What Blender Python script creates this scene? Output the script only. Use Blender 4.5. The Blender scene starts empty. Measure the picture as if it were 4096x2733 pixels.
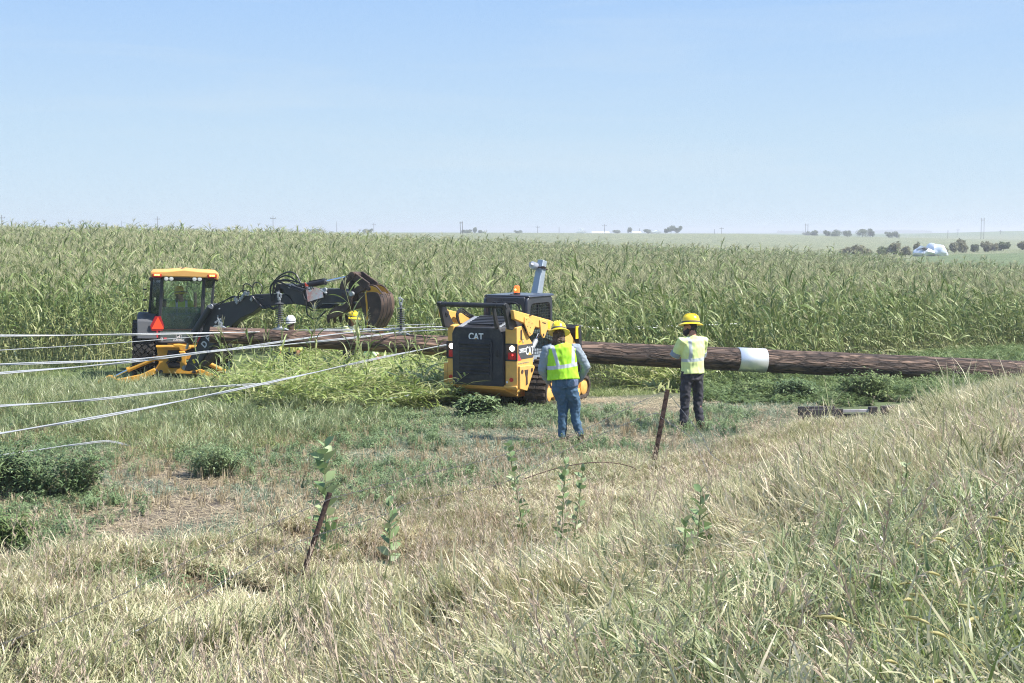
import bpy, bmesh, math, random
import numpy as np
from mathutils import Vector, Matrix, Euler, noise as mnoise
random.seed(7); rng = np.random.default_rng(11)
R = math.radians
scene = bpy.context.scene
col = scene.collection

# ---------------------------------------------------------------- camera
CAM_H = 3.1
PITCH = math.atan(251/3264.0)
cd = bpy.data.cameras.new("camera"); cam = bpy.data.objects.new("camera", cd); col.objects.link(cam)
cam.location = (0, 0, CAM_H); cam.rotation_euler = (math.pi/2 - PITCH, 0, 0)
cd.sensor_width = 36; cd.lens = 3264/2350*36; cd.clip_start = .05; cd.clip_end = 9000
scene.camera = cam
# ---------------------------------------------------------------- sky and sun
SUN_EL, SUN_X, SUN_Y = R(53), .965, -.19
w = bpy.data.worlds.new("World"); scene.world = w; w.use_nodes = True
nt = w.node_tree; nt.nodes.clear()
sky = nt.nodes.new('ShaderNodeTexSky'); sky.sky_type = 'NISHITA'; sky.sun_disc = False
sky.sun_elevation = SUN_EL; sky.sun_rotation = math.atan2(SUN_X, SUN_Y)
sky.altitude = 300; sky.air_density = 1.0; sky.dust_density = 0.2; sky.ozone_density = 1.6
bg = nt.nodes.new('ShaderNodeBackground'); bg.inputs[1].default_value = .115
out = nt.nodes.new('ShaderNodeOutputWorld')
tc = nt.nodes.new('ShaderNodeTexCoord'); mp = nt.nodes.new('ShaderNodeMapping'); mp.inputs['Scale'].default_value = (1.5, 1.5, 14)
nz = nt.nodes.new('ShaderNodeTexNoise'); nz.inputs['Scale'].default_value = 2.2; nz.inputs['Detail'].default_value = 6; nz.inputs['Distortion'].default_value = .6
rp = nt.nodes.new('ShaderNodeValToRGB'); rp.color_ramp.elements[0].position = .5; rp.color_ramp.elements[1].position = .9
rp.color_ramp.elements[0].color = (0, 0, 0, 1); rp.color_ramp.elements[1].color = (.5, .5, .5, 1)
mx = nt.nodes.new('ShaderNodeMixRGB'); mx.inputs[2].default_value = (3.2, 3.7, 4.1, 1)
L = nt.links.new
L(tc.outputs['Generated'], mp.inputs[0]); L(mp.outputs[0], nz.inputs[0]); L(nz.outputs[0], rp.inputs[0])
# the photographed sky is paler and more even than the clear-air model: a gradient by elevation carries most of the colour
sz = nt.nodes.new('ShaderNodeSeparateXYZ'); L(tc.outputs['Generated'], sz.inputs[0])
sr = nt.nodes.new('ShaderNodeValToRGB'); el = sr.color_ramp.elements; el.new(.10); el.new(.25)
for e, (p_, c_) in zip(el, ((0, (2.60, 3.32, 4.02)), (.07, (2.30, 3.10, 3.95)), (.17, (1.66, 2.62, 4.15)), (1, (.85, 1.75, 3.6)))): e.position = p_; e.color = tuple(a/8 for a in c_)+(1,)
L(sz.outputs[2], sr.inputs[0])
s8 = nt.nodes.new('ShaderNodeVectorMath'); s8.operation = 'SCALE'; s8.inputs[3].default_value = 8*1.03; L(sr.outputs[0], s8.inputs[0])
m0 = nt.nodes.new('ShaderNodeMixRGB'); m0.inputs[0].default_value = .93; L(sky.outputs[0], m0.inputs[1]); L(s8.outputs[0], m0.inputs[2])
L(rp.outputs[0], mx.inputs[0]); L(m0.outputs[0], mx.inputs[1]); L(mx.outputs[0], bg.inputs[0]); L(bg.outputs[0], out.inputs[0])
sd = bpy.data.lights.new("sun", 'SUN'); sd.energy = 5.0; sd.angle = R(.53); sd.color = (1, .95, .88)
so = bpy.data.objects.new("sun", sd); col.objects.link(so)
sdir = Vector((SUN_X, SUN_Y, 0)).normalized()*math.cos(SUN_EL) + Vector((0, 0, math.sin(SUN_EL)))
so.rotation_euler = sdir.to_track_quat('Z', 'Y').to_euler(); so.location = (20, -10, 40)
vs = scene.view_settings; vs.view_transform = 'Standard'; vs.look = 'None'; vs.gamma = 1; vs.exposure = 0.95
scene.cycles.use_denoising = True; scene.cycles.denoising_input_passes = 'RGB_ALBEDO_NORMAL'; scene.cycles.denoising_prefilter = 'NONE'; scene.cycles.pixel_filter_type = 'BLACKMAN_HARRIS'; scene.cycles.filter_width = 1.1
scene.cycles.max_bounces = 8; scene.cycles.transparent_max_bounces = 12; scene.cycles.volume_bounces = 0
scene.cycles.diffuse_bounces = 3; scene.cycles.glossy_bounces = 3
scene.cycles.use_adaptive_sampling = True; scene.cycles.adaptive_threshold = .01

# ---------------------------------------------------------------- calibration helpers (photo 4096 px wide)
FS = 3264*4096/2350.0
cp, sp = math.cos(PITCH), math.sin(PITCH)
CAMP = Vector((0, 0, CAM_H))
def ray(su, sv):
    a = (su-2048)/FS; b = -(sv-1366.5)/FS
    return Vector((a, cp + b*sp, -sp + b*cp))
def RW(su, sv, Y):
    r = ray(su, sv); return CAMP + r*(Y/r.y)
K = 4096/2350.0
def W(u, v, Y): return RW(u*K, v*K, Y)
def hit(su, sv, M, axis, val):
    """ray meets the plane local[axis]=val of frame M -> local point"""
    Mi = M.inverted(); o = Mi @ CAMP; d = Mi.to_3x3() @ ray(su, sv)
    t = (val - o[axis])/d[axis]; return o + d*t
def crop(x0, y0, s): return lambda cx, cy: (x0+cx/s, y0+cy/s)
c1 = crop(350, 1000, 2.614); c2 = crop(780, 1040, 2.554); c3 = crop(1740, 1020, 2.45); c4 = crop(2100, 1200, 2.529)
c5 = crop(1180, 1080, 5.341); c6 = crop(590, 1240, 5.227); c7 = crop(2000, 1280, 7.84)

# ---------------------------------------------------------------- terrain height
P1 = Vector((-1.59, 12.4)); FD = Vector((3.59, 5.9)).normalized(); FN = Vector((FD.y, -FD.x))
def fp(x, y): return (x-P1.x)*FN.x + (y-P1.y)*FN.y
def sstep(a, b, x):
    t = np.clip((x-a)/(b-a), 0, 1); return t*t*(3-2*t)
TU = np.array([0, 600, 1175, 1700, 2000, 2350.])
def vz(v, d): return CAM_H - d*math.tan(math.atan((v-784)/3264.)+PITCH)
rows = [(38, [-.40, -.40, -.40, -.5, -.6, -.8]), (120, [.85, .45, -.75, -1.25, -1.7, -2.1])]
for d, vv in ((200, [556, 560, 574, 590, 602, 604]), (300, [540, 548, 561, 578, 583, 574]), (450, [537, 543, 549, 560, 567, 567]),
              (700, [534, 534, 535, 536.5, 544, 552]), (950, [536, 536, 537, 539, 546, 549]), (1500, [534, 533, 534, 538, 539, 529.5]),
              (2400, [536]*6), (4200, [534]*6)):
    rows.append((d, [vz(v, d) for v in vv]))
TD = np.log(np.array([r[0] for r in rows], float)); TZ = np.array([r[1] for r in rows], float)
def hgt(x, y):
    x = np.asarray(x, float); y = np.asarray(y, float)
    yy = np.maximum(y, .5)
    u = 1175 + 3264*x/yy
    u = np.clip(u, TU[0], TU[-1])
    ld = np.log(np.clip(yy, 38, 4200))
    k = np.clip(np.searchsorted(TD, ld, side='right')-1, 0, len(TD)-2)
    t = (ld-TD[k])/(TD[k+1]-TD[k]); ts = t*t*(3-2*t)*.5 + t*.5
    ui = np.clip(np.searchsorted(TU, u, side='right')-1, 0, len(TU)-2); s = (u-TU[ui])/(TU[ui+1]-TU[ui])
    za = TZ[k, ui]*(1-s)+TZ[k, ui+1]*s; zb = TZ[k+1, ui]*(1-s)+TZ[k+1, ui+1]*s
    zf = za*(1-ts)+zb*ts
    base = np.where(yy < 38, -.40*sstep(24, 34, yy), zf)
    # blend near->table past 34
    near = -.40*sstep(24, 34, yy)
    f = sstep(34, 48, yy); base = near*(1-f) + zf*f
    p = fp(x, y)
    q = p-1.9
    bank = .295*(np.sqrt(q*q+.6)+q)/2
    bank = np.minimum(bank, 1.75+0*bank)
    fade = (1-sstep(30, 50, yy))*(1-.45*sstep(14, 26, yy))
    return base + bank*fade
def H(x, y): return float(hgt(x, y))

# ---------------------------------------------------------------- materials
def _n(nt, t, **k):
    n = nt.nodes.new(t)
    for a, b in k.items(): setattr(n, a, b)
    return n
def mat(name, base, rough=.5, metal=0, var=.15, vscale=6, bump=0, bscale=40, dirt=None, dscale=3, damt=.4, emit=None, estr=0, spec=.5, coat=0):
    m = bpy.data.materials.new(name); m.use_nodes = True; nt = m.node_tree; L = nt.links.new
    b = nt.nodes['Principled BSDF']
    b.inputs['Roughness'].default_value = rough; b.inputs['Metallic'].default_value = metal
    b.inputs['Specular IOR Level'].default_value = spec
    if coat: b.inputs['Coat Weight'].default_value = coat; b.inputs['Coat Roughness'].default_value = .15
    t = _n(nt, 'ShaderNodeTexCoord'); z = _n(nt, 'ShaderNodeTexNoise'); z.inputs['Scale'].default_value = vscale; z.inputs['Detail'].default_value = 6
    L(t.outputs['Object'], z.inputs[0])
    r = _n(nt, 'ShaderNodeValToRGB')
    r.color_ramp.elements[0].position = .3; r.color_ramp.elements[1].position = .7
    r.color_ramp.elements[0].color = tuple(c*(1-var) for c in base)+(1,); r.color_ramp.elements[1].color = tuple(min(1, c*(1+var)) for c in base)+(1,)
    L(z.outputs[0], r.inputs[0]); c = r.outputs[0]
    if dirt:
        z2 = _n(nt, 'ShaderNodeTexNoise'); z2.inputs['Scale'].default_value = dscale; z2.inputs['Detail'].default_value = 9; z2.inputs['Roughness'].default_value = .7
        L(t.outputs['Object'], z2.inputs[0]); mr = _n(nt, 'ShaderNodeMapRange'); mr.inputs[1].default_value = .48; mr.inputs[2].default_value = .75; mr.inputs[4].default_value = damt
        L(z2.outputs[0], mr.inputs[0]); x = _n(nt, 'ShaderNodeMixRGB'); x.inputs[2].default_value = tuple(dirt)+(1,)
        L(mr.outputs[0], x.inputs[0]); L(c, x.inputs[1]); c = x.outputs[0]
        mr2 = _n(nt, 'ShaderNodeMapRange'); mr2.inputs[3].default_value = rough; mr2.inputs[4].default_value = min(1, rough+.3)
        L(z2.outputs[0], mr2.inputs[0]); L(mr2.outputs[0], b.inputs['Roughness'])
    L(c, b.inputs['Base Color'])
    if bump:
        z3 = _n(nt, 'ShaderNodeTexNoise'); z3.inputs['Scale'].default_value = bscale; z3.inputs['Detail'].default_value = 5
        L(t.outputs['Object'], z3.inputs[0]); bp = _n(nt, 'ShaderNodeBump'); bp.inputs['Strength'].default_value = bump; bp.inputs['Distance'].default_value = .02
        L(z3.outputs[0], bp.inputs['Height']); L(bp.outputs[0], b.inputs['Normal'])
    if emit:
        b.inputs['Emission Color'].default_value = tuple(emit)+(1,); b.inputs['Emission Strength'].default_value = estr
    return m
def plantmat(name, ramp, rough=.45, trans=.3, inst=.35, spec=.4, patch=0, pscale=.25, fade=None):
    """ramp: list of (pos,color); driven by the blade's own random value + instance random"""
    m = bpy.data.materials.new(name); m.use_nodes = True; nt = m.node_tree; L = nt.links.new
    b = nt.nodes['Principled BSDF']; b.inputs['Roughness'].default_value = rough; b.inputs['Specular IOR Level'].default_value = spec
    at = _n(nt, 'ShaderNodeAttribute'); at.attribute_name = 'col'
    sx = _n(nt, 'ShaderNodeSeparateColor'); L(at.outputs['Color'], sx.inputs[0])
    oi = _n(nt, 'ShaderNodeObjectInfo')
    ma = _n(nt, 'ShaderNodeMath', operation='MULTIPLY_ADD'); ma.inputs[1].default_value = inst
    ms = _n(nt, 'ShaderNodeMath', operation='MULTIPLY'); ms.inputs[1].default_value = 1-inst
    L(sx.outputs[0], ms.inputs[0]); L(oi.outputs['Random'], ma.inputs[0]); L(ms.outputs[0], ma.inputs[2])
    fac = ma.outputs[0]
    if patch:
        g = _n(nt, 'ShaderNodeNewGeometry'); z = _n(nt, 'ShaderNodeTexNoise'); z.inputs['Scale'].default_value = pscale; z.inputs['Detail'].default_value = 3
        L(g.outputs['Position'], z.inputs[0]); m2 = _n(nt, 'ShaderNodeMath', operation='SUBTRACT'); m2.inputs[1].default_value = .5
        m3 = _n(nt, 'ShaderNodeMath', operation='MULTIPLY_ADD'); m3.inputs[1].default_value = patch
        L(z.outputs[0], m2.inputs[0]); L(m2.outputs[0], m3.inputs[0]); L(fac, m3.inputs[2]); fac = m3.outputs[0]
    r = _n(nt, 'ShaderNodeValToRGB'); el = r.color_ramp.elements
    while len(el) < len(ramp): el.new(.5)
    for e, (p_, c_) in zip(el, ramp): e.position = p_; e.color = tuple(c_)+(1,)
    L(fac, r.inputs[0]); L(r.outputs[0], b.inputs['Base Color'])
    if trans:
        tb = _n(nt, 'ShaderNodeBsdfTranslucent'); L(r.outputs[0], tb.inputs[0])
        ms2 = _n(nt, 'ShaderNodeMixShader'); ms2.inputs[0].default_value = trans
        L(b.outputs[0], ms2.inputs[1]); L(tb.outputs[0], ms2.inputs[2]); L(ms2.outputs[0], nt.nodes['Material Output'].inputs[0])
    return m
M = {}
YEL = (.62, .30, .022)
M['cat_yellow'] = mat('cat_yellow', (.74, .41, .10), .42, var=.06, dirt=(.32, .23, .14), dscale=5, damt=.45, coat=.1)
M['jd_yellow'] = mat('jd_yellow', (.60, .30, .03), .5, var=.1, dirt=(.20, .13, .07), dscale=4, damt=.6)
M['jd_roof'] = mat('jd_roof', (.70, .37, .10), .45, var=.05, dirt=(.5, .35, .2), damt=.2)
M['black'] = mat('black_paint', (.018, .019, .023), .4, var=.2, dirt=(.07, .06, .05), dscale=4, damt=.4)
M['cab_black'] = mat('cab_black', (.028, .03, .042), .28, var=.1, dirt=(.1, .09, .08), dscale=3, damt=.2, coat=.5)
M['hood_black'] = mat('hood_black', (.02, .022, .03), .5, var=.15, dirt=(.13, .12, .105), dscale=4, damt=.5)
M['jd_black'] = mat('jd_charcoal', (.026, .029, .036), .42, var=.15, dirt=(.1, .08, .06), dscale=2.5, damt=.4)
M['fender'] = mat('fender_grey', (.07, .075, .085), .55, var=.1, dirt=(.14, .12, .1), damt=.3)
M['rubber'] = mat('rubber', (.030, .028, .026), .85, var=.3, dirt=(.13, .10, .075), dscale=4, damt=.75, bump=.3)
M['track'] = mat('track_rubber', (.045, .036, .030), .85, var=.3, dirt=(.20, .15, .11), dscale=5, damt=.85, bump=.3)
M['rust'] = mat('worn_steel', (.06, .04, .033), .5, metal=.3, var=.4, vscale=5, dirt=(.24, .15, .095), dscale=2.5, damt=.75, bump=.2)
M['rustpost'] = mat('rusty_post', (.055, .032, .026), .8, var=.4, vscale=20, dirt=(.12, .06, .04), dscale=12, damt=.6, bump=.4)
M['chrome'] = mat('chrome', (.75, .77, .8), .15, metal=1, var=.03)
M['steel'] = mat('grey_steel', (.36, .38, .40), .5, metal=.6, var=.12, dirt=(.25, .24, .22), damt=.3)
M['galv'] = mat('galvanised', (.34, .39, .44), .5, metal=.35, var=.08, vscale=12)
M['alu'] = mat('aluminium_band', (.90, .90, .91), .36, metal=.65, var=.04, vscale=3, bump=.05, bscale=8)
M['wire'] = mat('conductor', (.50, .51, .53), .45, metal=.5, var=.08, vscale=30)
M['wire_dark'] = mat('barbed_wire', (.20, .20, .21), .5, metal=.6, var=.3, vscale=30)
M['poly'] = mat('grey_polymer', (.085, .088, .095), .7, var=.15)
M['polylight'] = mat('light_polymer', (.52, .53, .56), .4, var=.08)
M['hose'] = mat('hose', (.016, .016, .018), .4, var=.1)
M['white'] = mat('white_paint', (.75, .76, .78), .5, var=.05)
M['decal'] = mat('decal_black', (.06, .062, .065), .6, var=.1)
M['decal_red'] = mat('decal_red', (.62, .06, .07), .5, var=.05)
M['decal_grey'] = mat('decal_grey', (.33, .30, .22), .6, var=.1)
M['tri_orange'] = mat('fluorescent_orange', (1.0, .09, .025), .5, var=.02, emit=(1, .06, .01), estr=.0)
M['tri_red'] = mat('reflective_red', (.42, .012, .02), .3, var=.05)
M['flag'] = mat('flag_fabric', (.95, .80, .77), .7, var=.1, dirt=(1, .22, .12), dscale=4.5, damt=1.0)
M['amber'] = mat('amber_lens', (.9, .12, .02), .2, var=.05, emit=(1, .16, .02), estr=.8)
M['amber_hot'] = mat('amber_hot', (1, .5, .1), .2, emit=(1, .42, .08), estr=4)
M['redlamp'] = mat('red_lens', (.25, .01, .015), .15, var=.1, emit=(1, .02, .02), estr=.05)
M['red_hot'] = mat('red_hot', (.9, .05, .05), .3, emit=(1, .05, .04), estr=1.6)
M['lamp'] = mat('lamp_lit', (1, 1, .9), .2, emit=(1, .9, .72), estr=5)
M['lampglass'] = mat('lamp_glass', (.62, .63, .6), .15, var=.1)
M['redref'] = mat('red_reflector', (.55, .03, .02), .3, var=.05)
M['hat_y'] = mat('hard_hat_yellow', (.86, .62, .02), .28, var=.04, coat=.4)
M['hat_w'] = mat('hard_hat_white', (.8, .82, .86), .25, var=.03, coat=.4)
M['skin'] = mat('skin', (.42, .20, .13), .5, var=.1)
M['skin_d'] = mat('skin_dark', (.09, .045, .035), .5, var=.1)
M['hair'] = mat('hair_brown', (.085, .047, .026), .6, var=.5, vscale=40, bump=.8, bscale=60)
M['hair_b'] = mat('hair_black', (.012, .010, .010), .6, var=.3, vscale=40, bump=.6, bscale=60)
M['denim'] = mat('denim', (.05, .105, .175), .85, var=.22, vscale=7, bump=.3, bscale=30)
M['pants'] = mat('work_pants', (.034, .034, .045), .85, var=.2, vscale=6, dirt=(.10, .085, .07), dscale=6, damt=.3)
M['pants_n'] = mat('navy_pants', (.015, .018, .03), .85, var=.2)
M['shirt_grey'] = mat('grey_shirt', (.24, .285, .33), .9, var=.1, vscale=5)
M['shirt_blue'] = mat('blue_shirt', (.13, .17, .27), .9, var=.1)
M['gloves'] = mat('work_gloves', (.22, .11, .05), .8, var=.2)
M['boots'] = mat('boots', (.09, .055, .035), .8, var=.3)
M['lens'] = mat('sunglasses', (.01, .01, .012), .15)
M['seat'] = mat('seat_fabric', (.04, .04, .045), .8)
M['timber'] = mat('dark_timber', (.045, .04, .042), .85, var=.4, vscale=5, bump=.4)
M['timber_l'] = mat('pale_timber', (.38, .36, .38), .8, var=.2)
M['redmark'] = mat('red_decal', (.6, .05, .04), .5)
def glassmat(name, tint, alpha, rough=.02):
    m = bpy.data.materials.new(name); m.use_nodes = True; nt = m.node_tree; L = nt.links.new
    nt.nodes.remove(nt.nodes['Principled BSDF'])
    tr = _n(nt, 'ShaderNodeBsdfTransparent'); tr.inputs[0].default_value = tuple(tint)+(1,)
    gl = _n(nt, 'ShaderNodeBsdfGlossy'); gl.inputs['Roughness'].default_value = rough; gl.inputs[0].default_value = (.9, .95, 1, 1)
    df = _n(nt, 'ShaderNodeBsdfDiffuse'); df.inputs[0].default_value = (.25, .33, .33, 1)
    fr = _n(nt, 'ShaderNodeFresnel'); fr.inputs[0].default_value = 1.5
    m1 = _n(nt, 'ShaderNodeMixShader'); m2 = _n(nt, 'ShaderNodeMixShader'); m2.inputs[0].default_value = alpha
    L(fr.outputs[0], m1.inputs[0]); L(tr.outputs[0], m1.inputs[1]); L(gl.outputs[0], m1.inputs[2])
    L(m1.outputs[0], m2.inputs[1]); L(df.outputs[0], m2.inputs[2]); L(m2.outputs[0], nt.nodes['Material Output'].inputs[0])
    return m
M['glass'] = glassmat('tinted_glass', (.86, .92, .91), .03)
M['glass_dust_sheen'] = glassmat('dusty_sheen_glass', (.70, .80, .80), .34)  # pale diffuse layer stands for dust and for painted sky reflection
M['amber_glass'] = glassmat('amber_glass', (1, .22, .03), .35)
# pole wood: object Z runs along the pole
def polewood():
    m = bpy.data.materials.new('treated_pole_wood'); m.use_nodes = True; nt = m.node_tree; L = nt.links.new
    b = nt.nodes['Principled BSDF']; b.inputs['Roughness'].default_value = .75
    t = _n(nt, 'ShaderNodeTexCoord'); mp = _n(nt, 'ShaderNodeMapping'); mp.inputs['Scale'].default_value = (12, 12, 1.0)
    z = _n(nt, 'ShaderNodeTexNoise'); z.inputs['Scale'].default_value = 1.6; z.inputs['Detail'].default_value = 8; z.inputs['Distortion'].default_value = .8
    L(t.outputs['Object'], mp.inputs[0]); L(mp.outputs[0], z.inputs[0])
    v = _n(nt, 'ShaderNodeTexVoronoi'); v.feature = 'DISTANCE_TO_EDGE'; v.inputs['Scale'].default_value = 2.2
    mp2 = _n(nt, 'ShaderNodeMapping'); mp2.inputs['Scale'].default_value = (7, 7, 1.9); L(t.outputs['Object'], mp2.inputs[0])
    ad = _n(nt, 'ShaderNodeMixRGB'); ad.inputs[0].default_value = .5; L(mp2.outputs[0], ad.inputs[1]); L(z.outputs[1], ad.inputs[2]); L(ad.outputs[0], v.inputs[0])
    r = _n(nt, 'ShaderNodeValToRGB'); el = r.color_ramp.elements; el.new(.5)
    for e, (p_, c_) in zip(el, ((.3, (.018, .011, .009)), (.5, (.080, .048, .035)), (.68, (.24, .155, .108)))): e.position = p_; e.color = c_+(1,)
    L(z.outputs[0], r.inputs[0])
    mr = _n(nt, 'ShaderNodeMapRange'); mr.inputs[1].default_value = 0.0; mr.inputs[2].default_value = .13; L(v.outputs[0], mr.inputs[0])
    mul = _n(nt, 'ShaderNodeMixRGB', blend_type='MULTIPLY'); mul.inputs[0].default_value = .62; L(r.outputs[0], mul.inputs[1]); L(mr.outputs[0], mul.inputs[2])
    sx = _n(nt, 'ShaderNodeSeparateXYZ'); L(t.outputs['Object'], sx.inputs[0])
    m3 = _n(nt, 'ShaderNodeMapRange'); m3.inputs[1].default_value = 0; m3.inputs[2].default_value = 9; m3.inputs[3].default_value = 1.75; m3.inputs[4].default_value = 1.0
    L(sx.outputs[2], m3.inputs[0])
    hs = _n(nt, 'ShaderNodeHueSaturation'); L(m3.outputs[0], hs.inputs['Value']); L(mul.outputs[0], hs.inputs['Color'])
    L(hs.outputs[0], b.inputs['Base Color'])
    bp = _n(nt, 'ShaderNodeBump'); bp.inputs['Strength'].default_value = 1.0; bp.inputs['Distance'].default_value = .05
    mm = _n(nt, 'ShaderNodeMath', operation='MULTIPLY'); L(z.outputs[0], mm.inputs[0]); L(mr.outputs[0], mm.inputs[1])
    L(mm.outputs[0], bp.inputs['Height']); L(bp.outputs[0], b.inputs['Normal'])
    return m
M['pole'] = polewood()

# ---------------------------------------------------------------- object helpers
FR = {}          # world matrix of each empty
def tag(o, label=None, cat=None, group=None, kind=None):
    if label: o['label'] = label
    if cat: o['category'] = cat
    if group: o['group'] = group
    if kind: o['kind'] = kind
    return o
def thing(name, label, cat, loc, yaw=0, roll=0, group=None, tilt=0):
    o = bpy.data.objects.new(name, None); col.objects.link(o); o.empty_display_size = .2
    o.location = loc; o.rotation_euler = (tilt, roll, yaw)
    tag(o, label, cat, group); FR[o] = Matrix.Translation(Vector(loc)) @ Euler((tilt, roll, yaw)).to_matrix().to_4x4()
    return o
def setcol(me, arr):
    a = me.attributes.new('col', 'FLOAT_COLOR', 'POINT'); a.data.foreach_set('color', np.asarray(arr, np.float32).ravel())
class MB:
    """collects shapes in frame F (default: the parent's own frame)"""
    def __init__(s): s.v = []; s.f = []
    def add(s, vs_, fs_):
        n = len(s.v); s.v += [Vector(a) for a in vs_]; s.f += [tuple(i+n for i in f) for f in fs_]; return s
    def box(s, c, d, rot=None):
        c = Vector(c); h = Vector(d)/2; vs_ = []
        for x in (-1, 1):
            for y in (-1, 1):
                for z in (-1, 1):
                    p = Vector((x*h.x, y*h.y, z*h.z))
                    if rot is not None: p = (rot if isinstance(rot, Matrix) else Euler(rot).to_matrix()) @ p
                    vs_.append(c+p)
        return s.add(vs_, [(0, 1, 3, 2), (4, 6, 7, 5), (0, 4, 5, 1), (2, 3, 7, 6), (0, 2, 6, 4), (1, 5, 7, 3)])
    def prism(s, poly, axis, a, b):
        """poly: 2D points in the two other axes (in order), extruded on axis from a to b"""
        n = len(poly); vs_ = []
        for t in (a, b):
            for p in poly:
                q = [0, 0, 0]; o = [i for i in range(3) if i != axis]; q[o[0]] = p[0]; q[o[1]] = p[1]; q[axis] = t; vs_.append(q)
        fs_ = [tuple(range(n)), tuple(range(2*n-1, n-1, -1))] + [(i, i+n, (i+1) % n+n, (i+1) % n) for i in range(n)]
        return s.add(vs_, fs_)
    def tube(s, pts, r, seg=8, cap=True, flat=1.0, side=None):
        pts = [Vector(p) for p in pts]; n = len(pts)
        rs = r if isinstance(r, (list, tuple)) else [r]*n
        vs_ = []; prev = None
        for i, p in enumerate(pts):
            t = (pts[min(i+1, n-1)] - pts[max(i-1, 0)]).normalized()
            if side is not None: a = (Vector(side) - t*t.dot(Vector(side))).normalized()
            elif prev is None:
                a = t.orthogonal().normalized()
            else:
                a = (prev - t*prev.dot(t)); a = a.normalized() if a.length > 1e-6 else t.orthogonal().normalized()
            prev = a; b = t.cross(a)
            ra, rb = rs[i] if isinstance(rs[i], tuple) else (rs[i], rs[i]*flat)
            for k in range(seg):
                th = 2*math.pi*k/seg; vs_.append(p + a*math.cos(th)*ra + b*math.sin(th)*rb)
        fs_ = [(i*seg+k, i*seg+(k+1) % seg, (i+1)*seg+(k+1) % seg, (i+1)*seg+k) for i in range(n-1) for k in range(seg)]
        if cap: fs_ += [tuple(range(seg-1, -1, -1)), tuple((n-1)*seg+k for k in range(seg))]
        return s.add(vs_, fs_)
    def lathe(s, prof, axis=2, c=(0, 0, 0), seg=20, sq=(1, 1), closed=False):
        """prof: (radius, height) list"""
        o = [i for i in range(3) if i != axis]; vs_ = []
        for (r, h) in prof:
            for k in range(seg):
                th = 2*math.pi*k/seg; q = [0, 0, 0]; q[o[0]] = r*math.cos(th)*sq[0]; q[o[1]] = r*math.sin(th)*sq[1]; q[axis] = h
                vs_.append(Vector(q)+Vector(c))
        n = len(prof)
        fs_ = [(i*seg+k, i*seg+(k+1) % seg, (i+1)*seg+(k+1) % seg, (i+1)*seg+k) for i in range(n-1) for k in range(seg)]
        if closed: fs_ += [((n-1)*seg+k, (n-1)*seg+(k+1) % seg, (k+1) % seg, k) for k in range(seg)]
        else: fs_ += [tuple(range(seg)), tuple((n-1)*seg+k for k in range(seg))]
        return s.add(vs_, fs_)
    def ell(s, c, r, seg=12, rings=8, rot=None):
        vs_ = []; fs_ = []
        for i in range(rings+1):
            ph = math.pi*i/rings
            for k in range(seg):
                th = 2*math.pi*k/seg
                p = Vector((r[0]*math.sin(ph)*math.cos(th), r[1]*math.sin(ph)*math.sin(th), r[2]*math.cos(ph)))
                if rot is not None: p = Euler(rot).to_matrix() @ p
                vs_.append(Vector(c)+p)
        fs_ = [(i*seg+k, (i+1)*seg+k, (i+1)*seg+(k+1) % seg, i*seg+(k+1) % seg) for i in range(rings) for k in range(seg)]
        return s.add(vs_, fs_)
    def build(s, name, m, parent=None, F=None, bevel=0, smooth=None, world=False):
        """vertices are in F (a world matrix) when given, in world when world=True, else in the parent's frame"""
        T = None
        if F is not None or world:
            A = F if F is not None else Matrix.Identity(4)
            T = (top_frame(parent).inverted() @ A) if parent is not None else A
        vv = [T @ p for p in s.v] if T is not None else s.v
        me = bpy.data.meshes.new(name); me.from_pydata([tuple(p) for p in vv], [], s.f); me.validate(verbose=False)
        bm = bmesh.new(); bm.from_mesh(me); bmesh.ops.remove_doubles(bm, verts=bm.verts, dist=1e-5); bmesh.ops.recalc_face_normals(bm, faces=bm.faces)
        for f in bm.faces: f.smooth = True
        bm.to_mesh(me); bm.free()
        me.materials.append(M[m] if isinstance(m, str) else m)
        o = bpy.data.objects.new(name, me); col.objects.link(o)
        if parent is not None: o.parent = parent
        if bevel:
            b = o.modifiers.new('bevel', 'BEVEL'); b.width = bevel; b.segments = 2; b.limit_method = 'ANGLE'; b.angle_limit = R(35); b.harden_normals = False
        ang = R(35) if smooth is None else smooth
        try: me.set_sharp_from_angle(angle=ang)
        except Exception: pass
        return o
def top_frame(o):
    while o.parent is not None: o = o.parent
    return FR[o]
def text(name, s, size, F, parent, m, bold=0.0, extrude=.002, align='CENTER', xs=1.0):
    """F: world matrix whose x,y plane carries the writing"""
    c = bpy.data.curves.new(name, 'FONT'); c.body = s; c.size = size; c.offset = bold; c.extrude = extrude; c.align_x = align; c.align_y = 'CENTER'
    o = bpy.data.objects.new(name, c); col.objects.link(o)
    dg = bpy.context.evaluated_depsgraph_get(); me = bpy.data.meshes.new_from_object(o.evaluated_get(dg))
    bpy.data.objects.remove(o); bpy.data.curves.remove(c)
    T = (top_frame(parent).inverted() @ F) @ Matrix.Diagonal((xs, 1, 1, 1)); me.transform(T)
    me.materials.clear(); me.materials.append(M[m]); o = bpy.data.objects.new(name, me); col.objects.link(o); o.parent = parent
    return o
def frame(o, x, y):
    """world matrix from origin, x direction and approximate y direction"""
    x = Vector(x).normalized(); y = Vector(y); z = x.cross(y).normalized(); y = z.cross(x)
    m_ = Matrix.Identity(4)
    for i in range(3): m_[i][0] = x[i]; m_[i][1] = y[i]; m_[i][2] = z[i]; m_[i][3] = o[i]
    return m_
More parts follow.
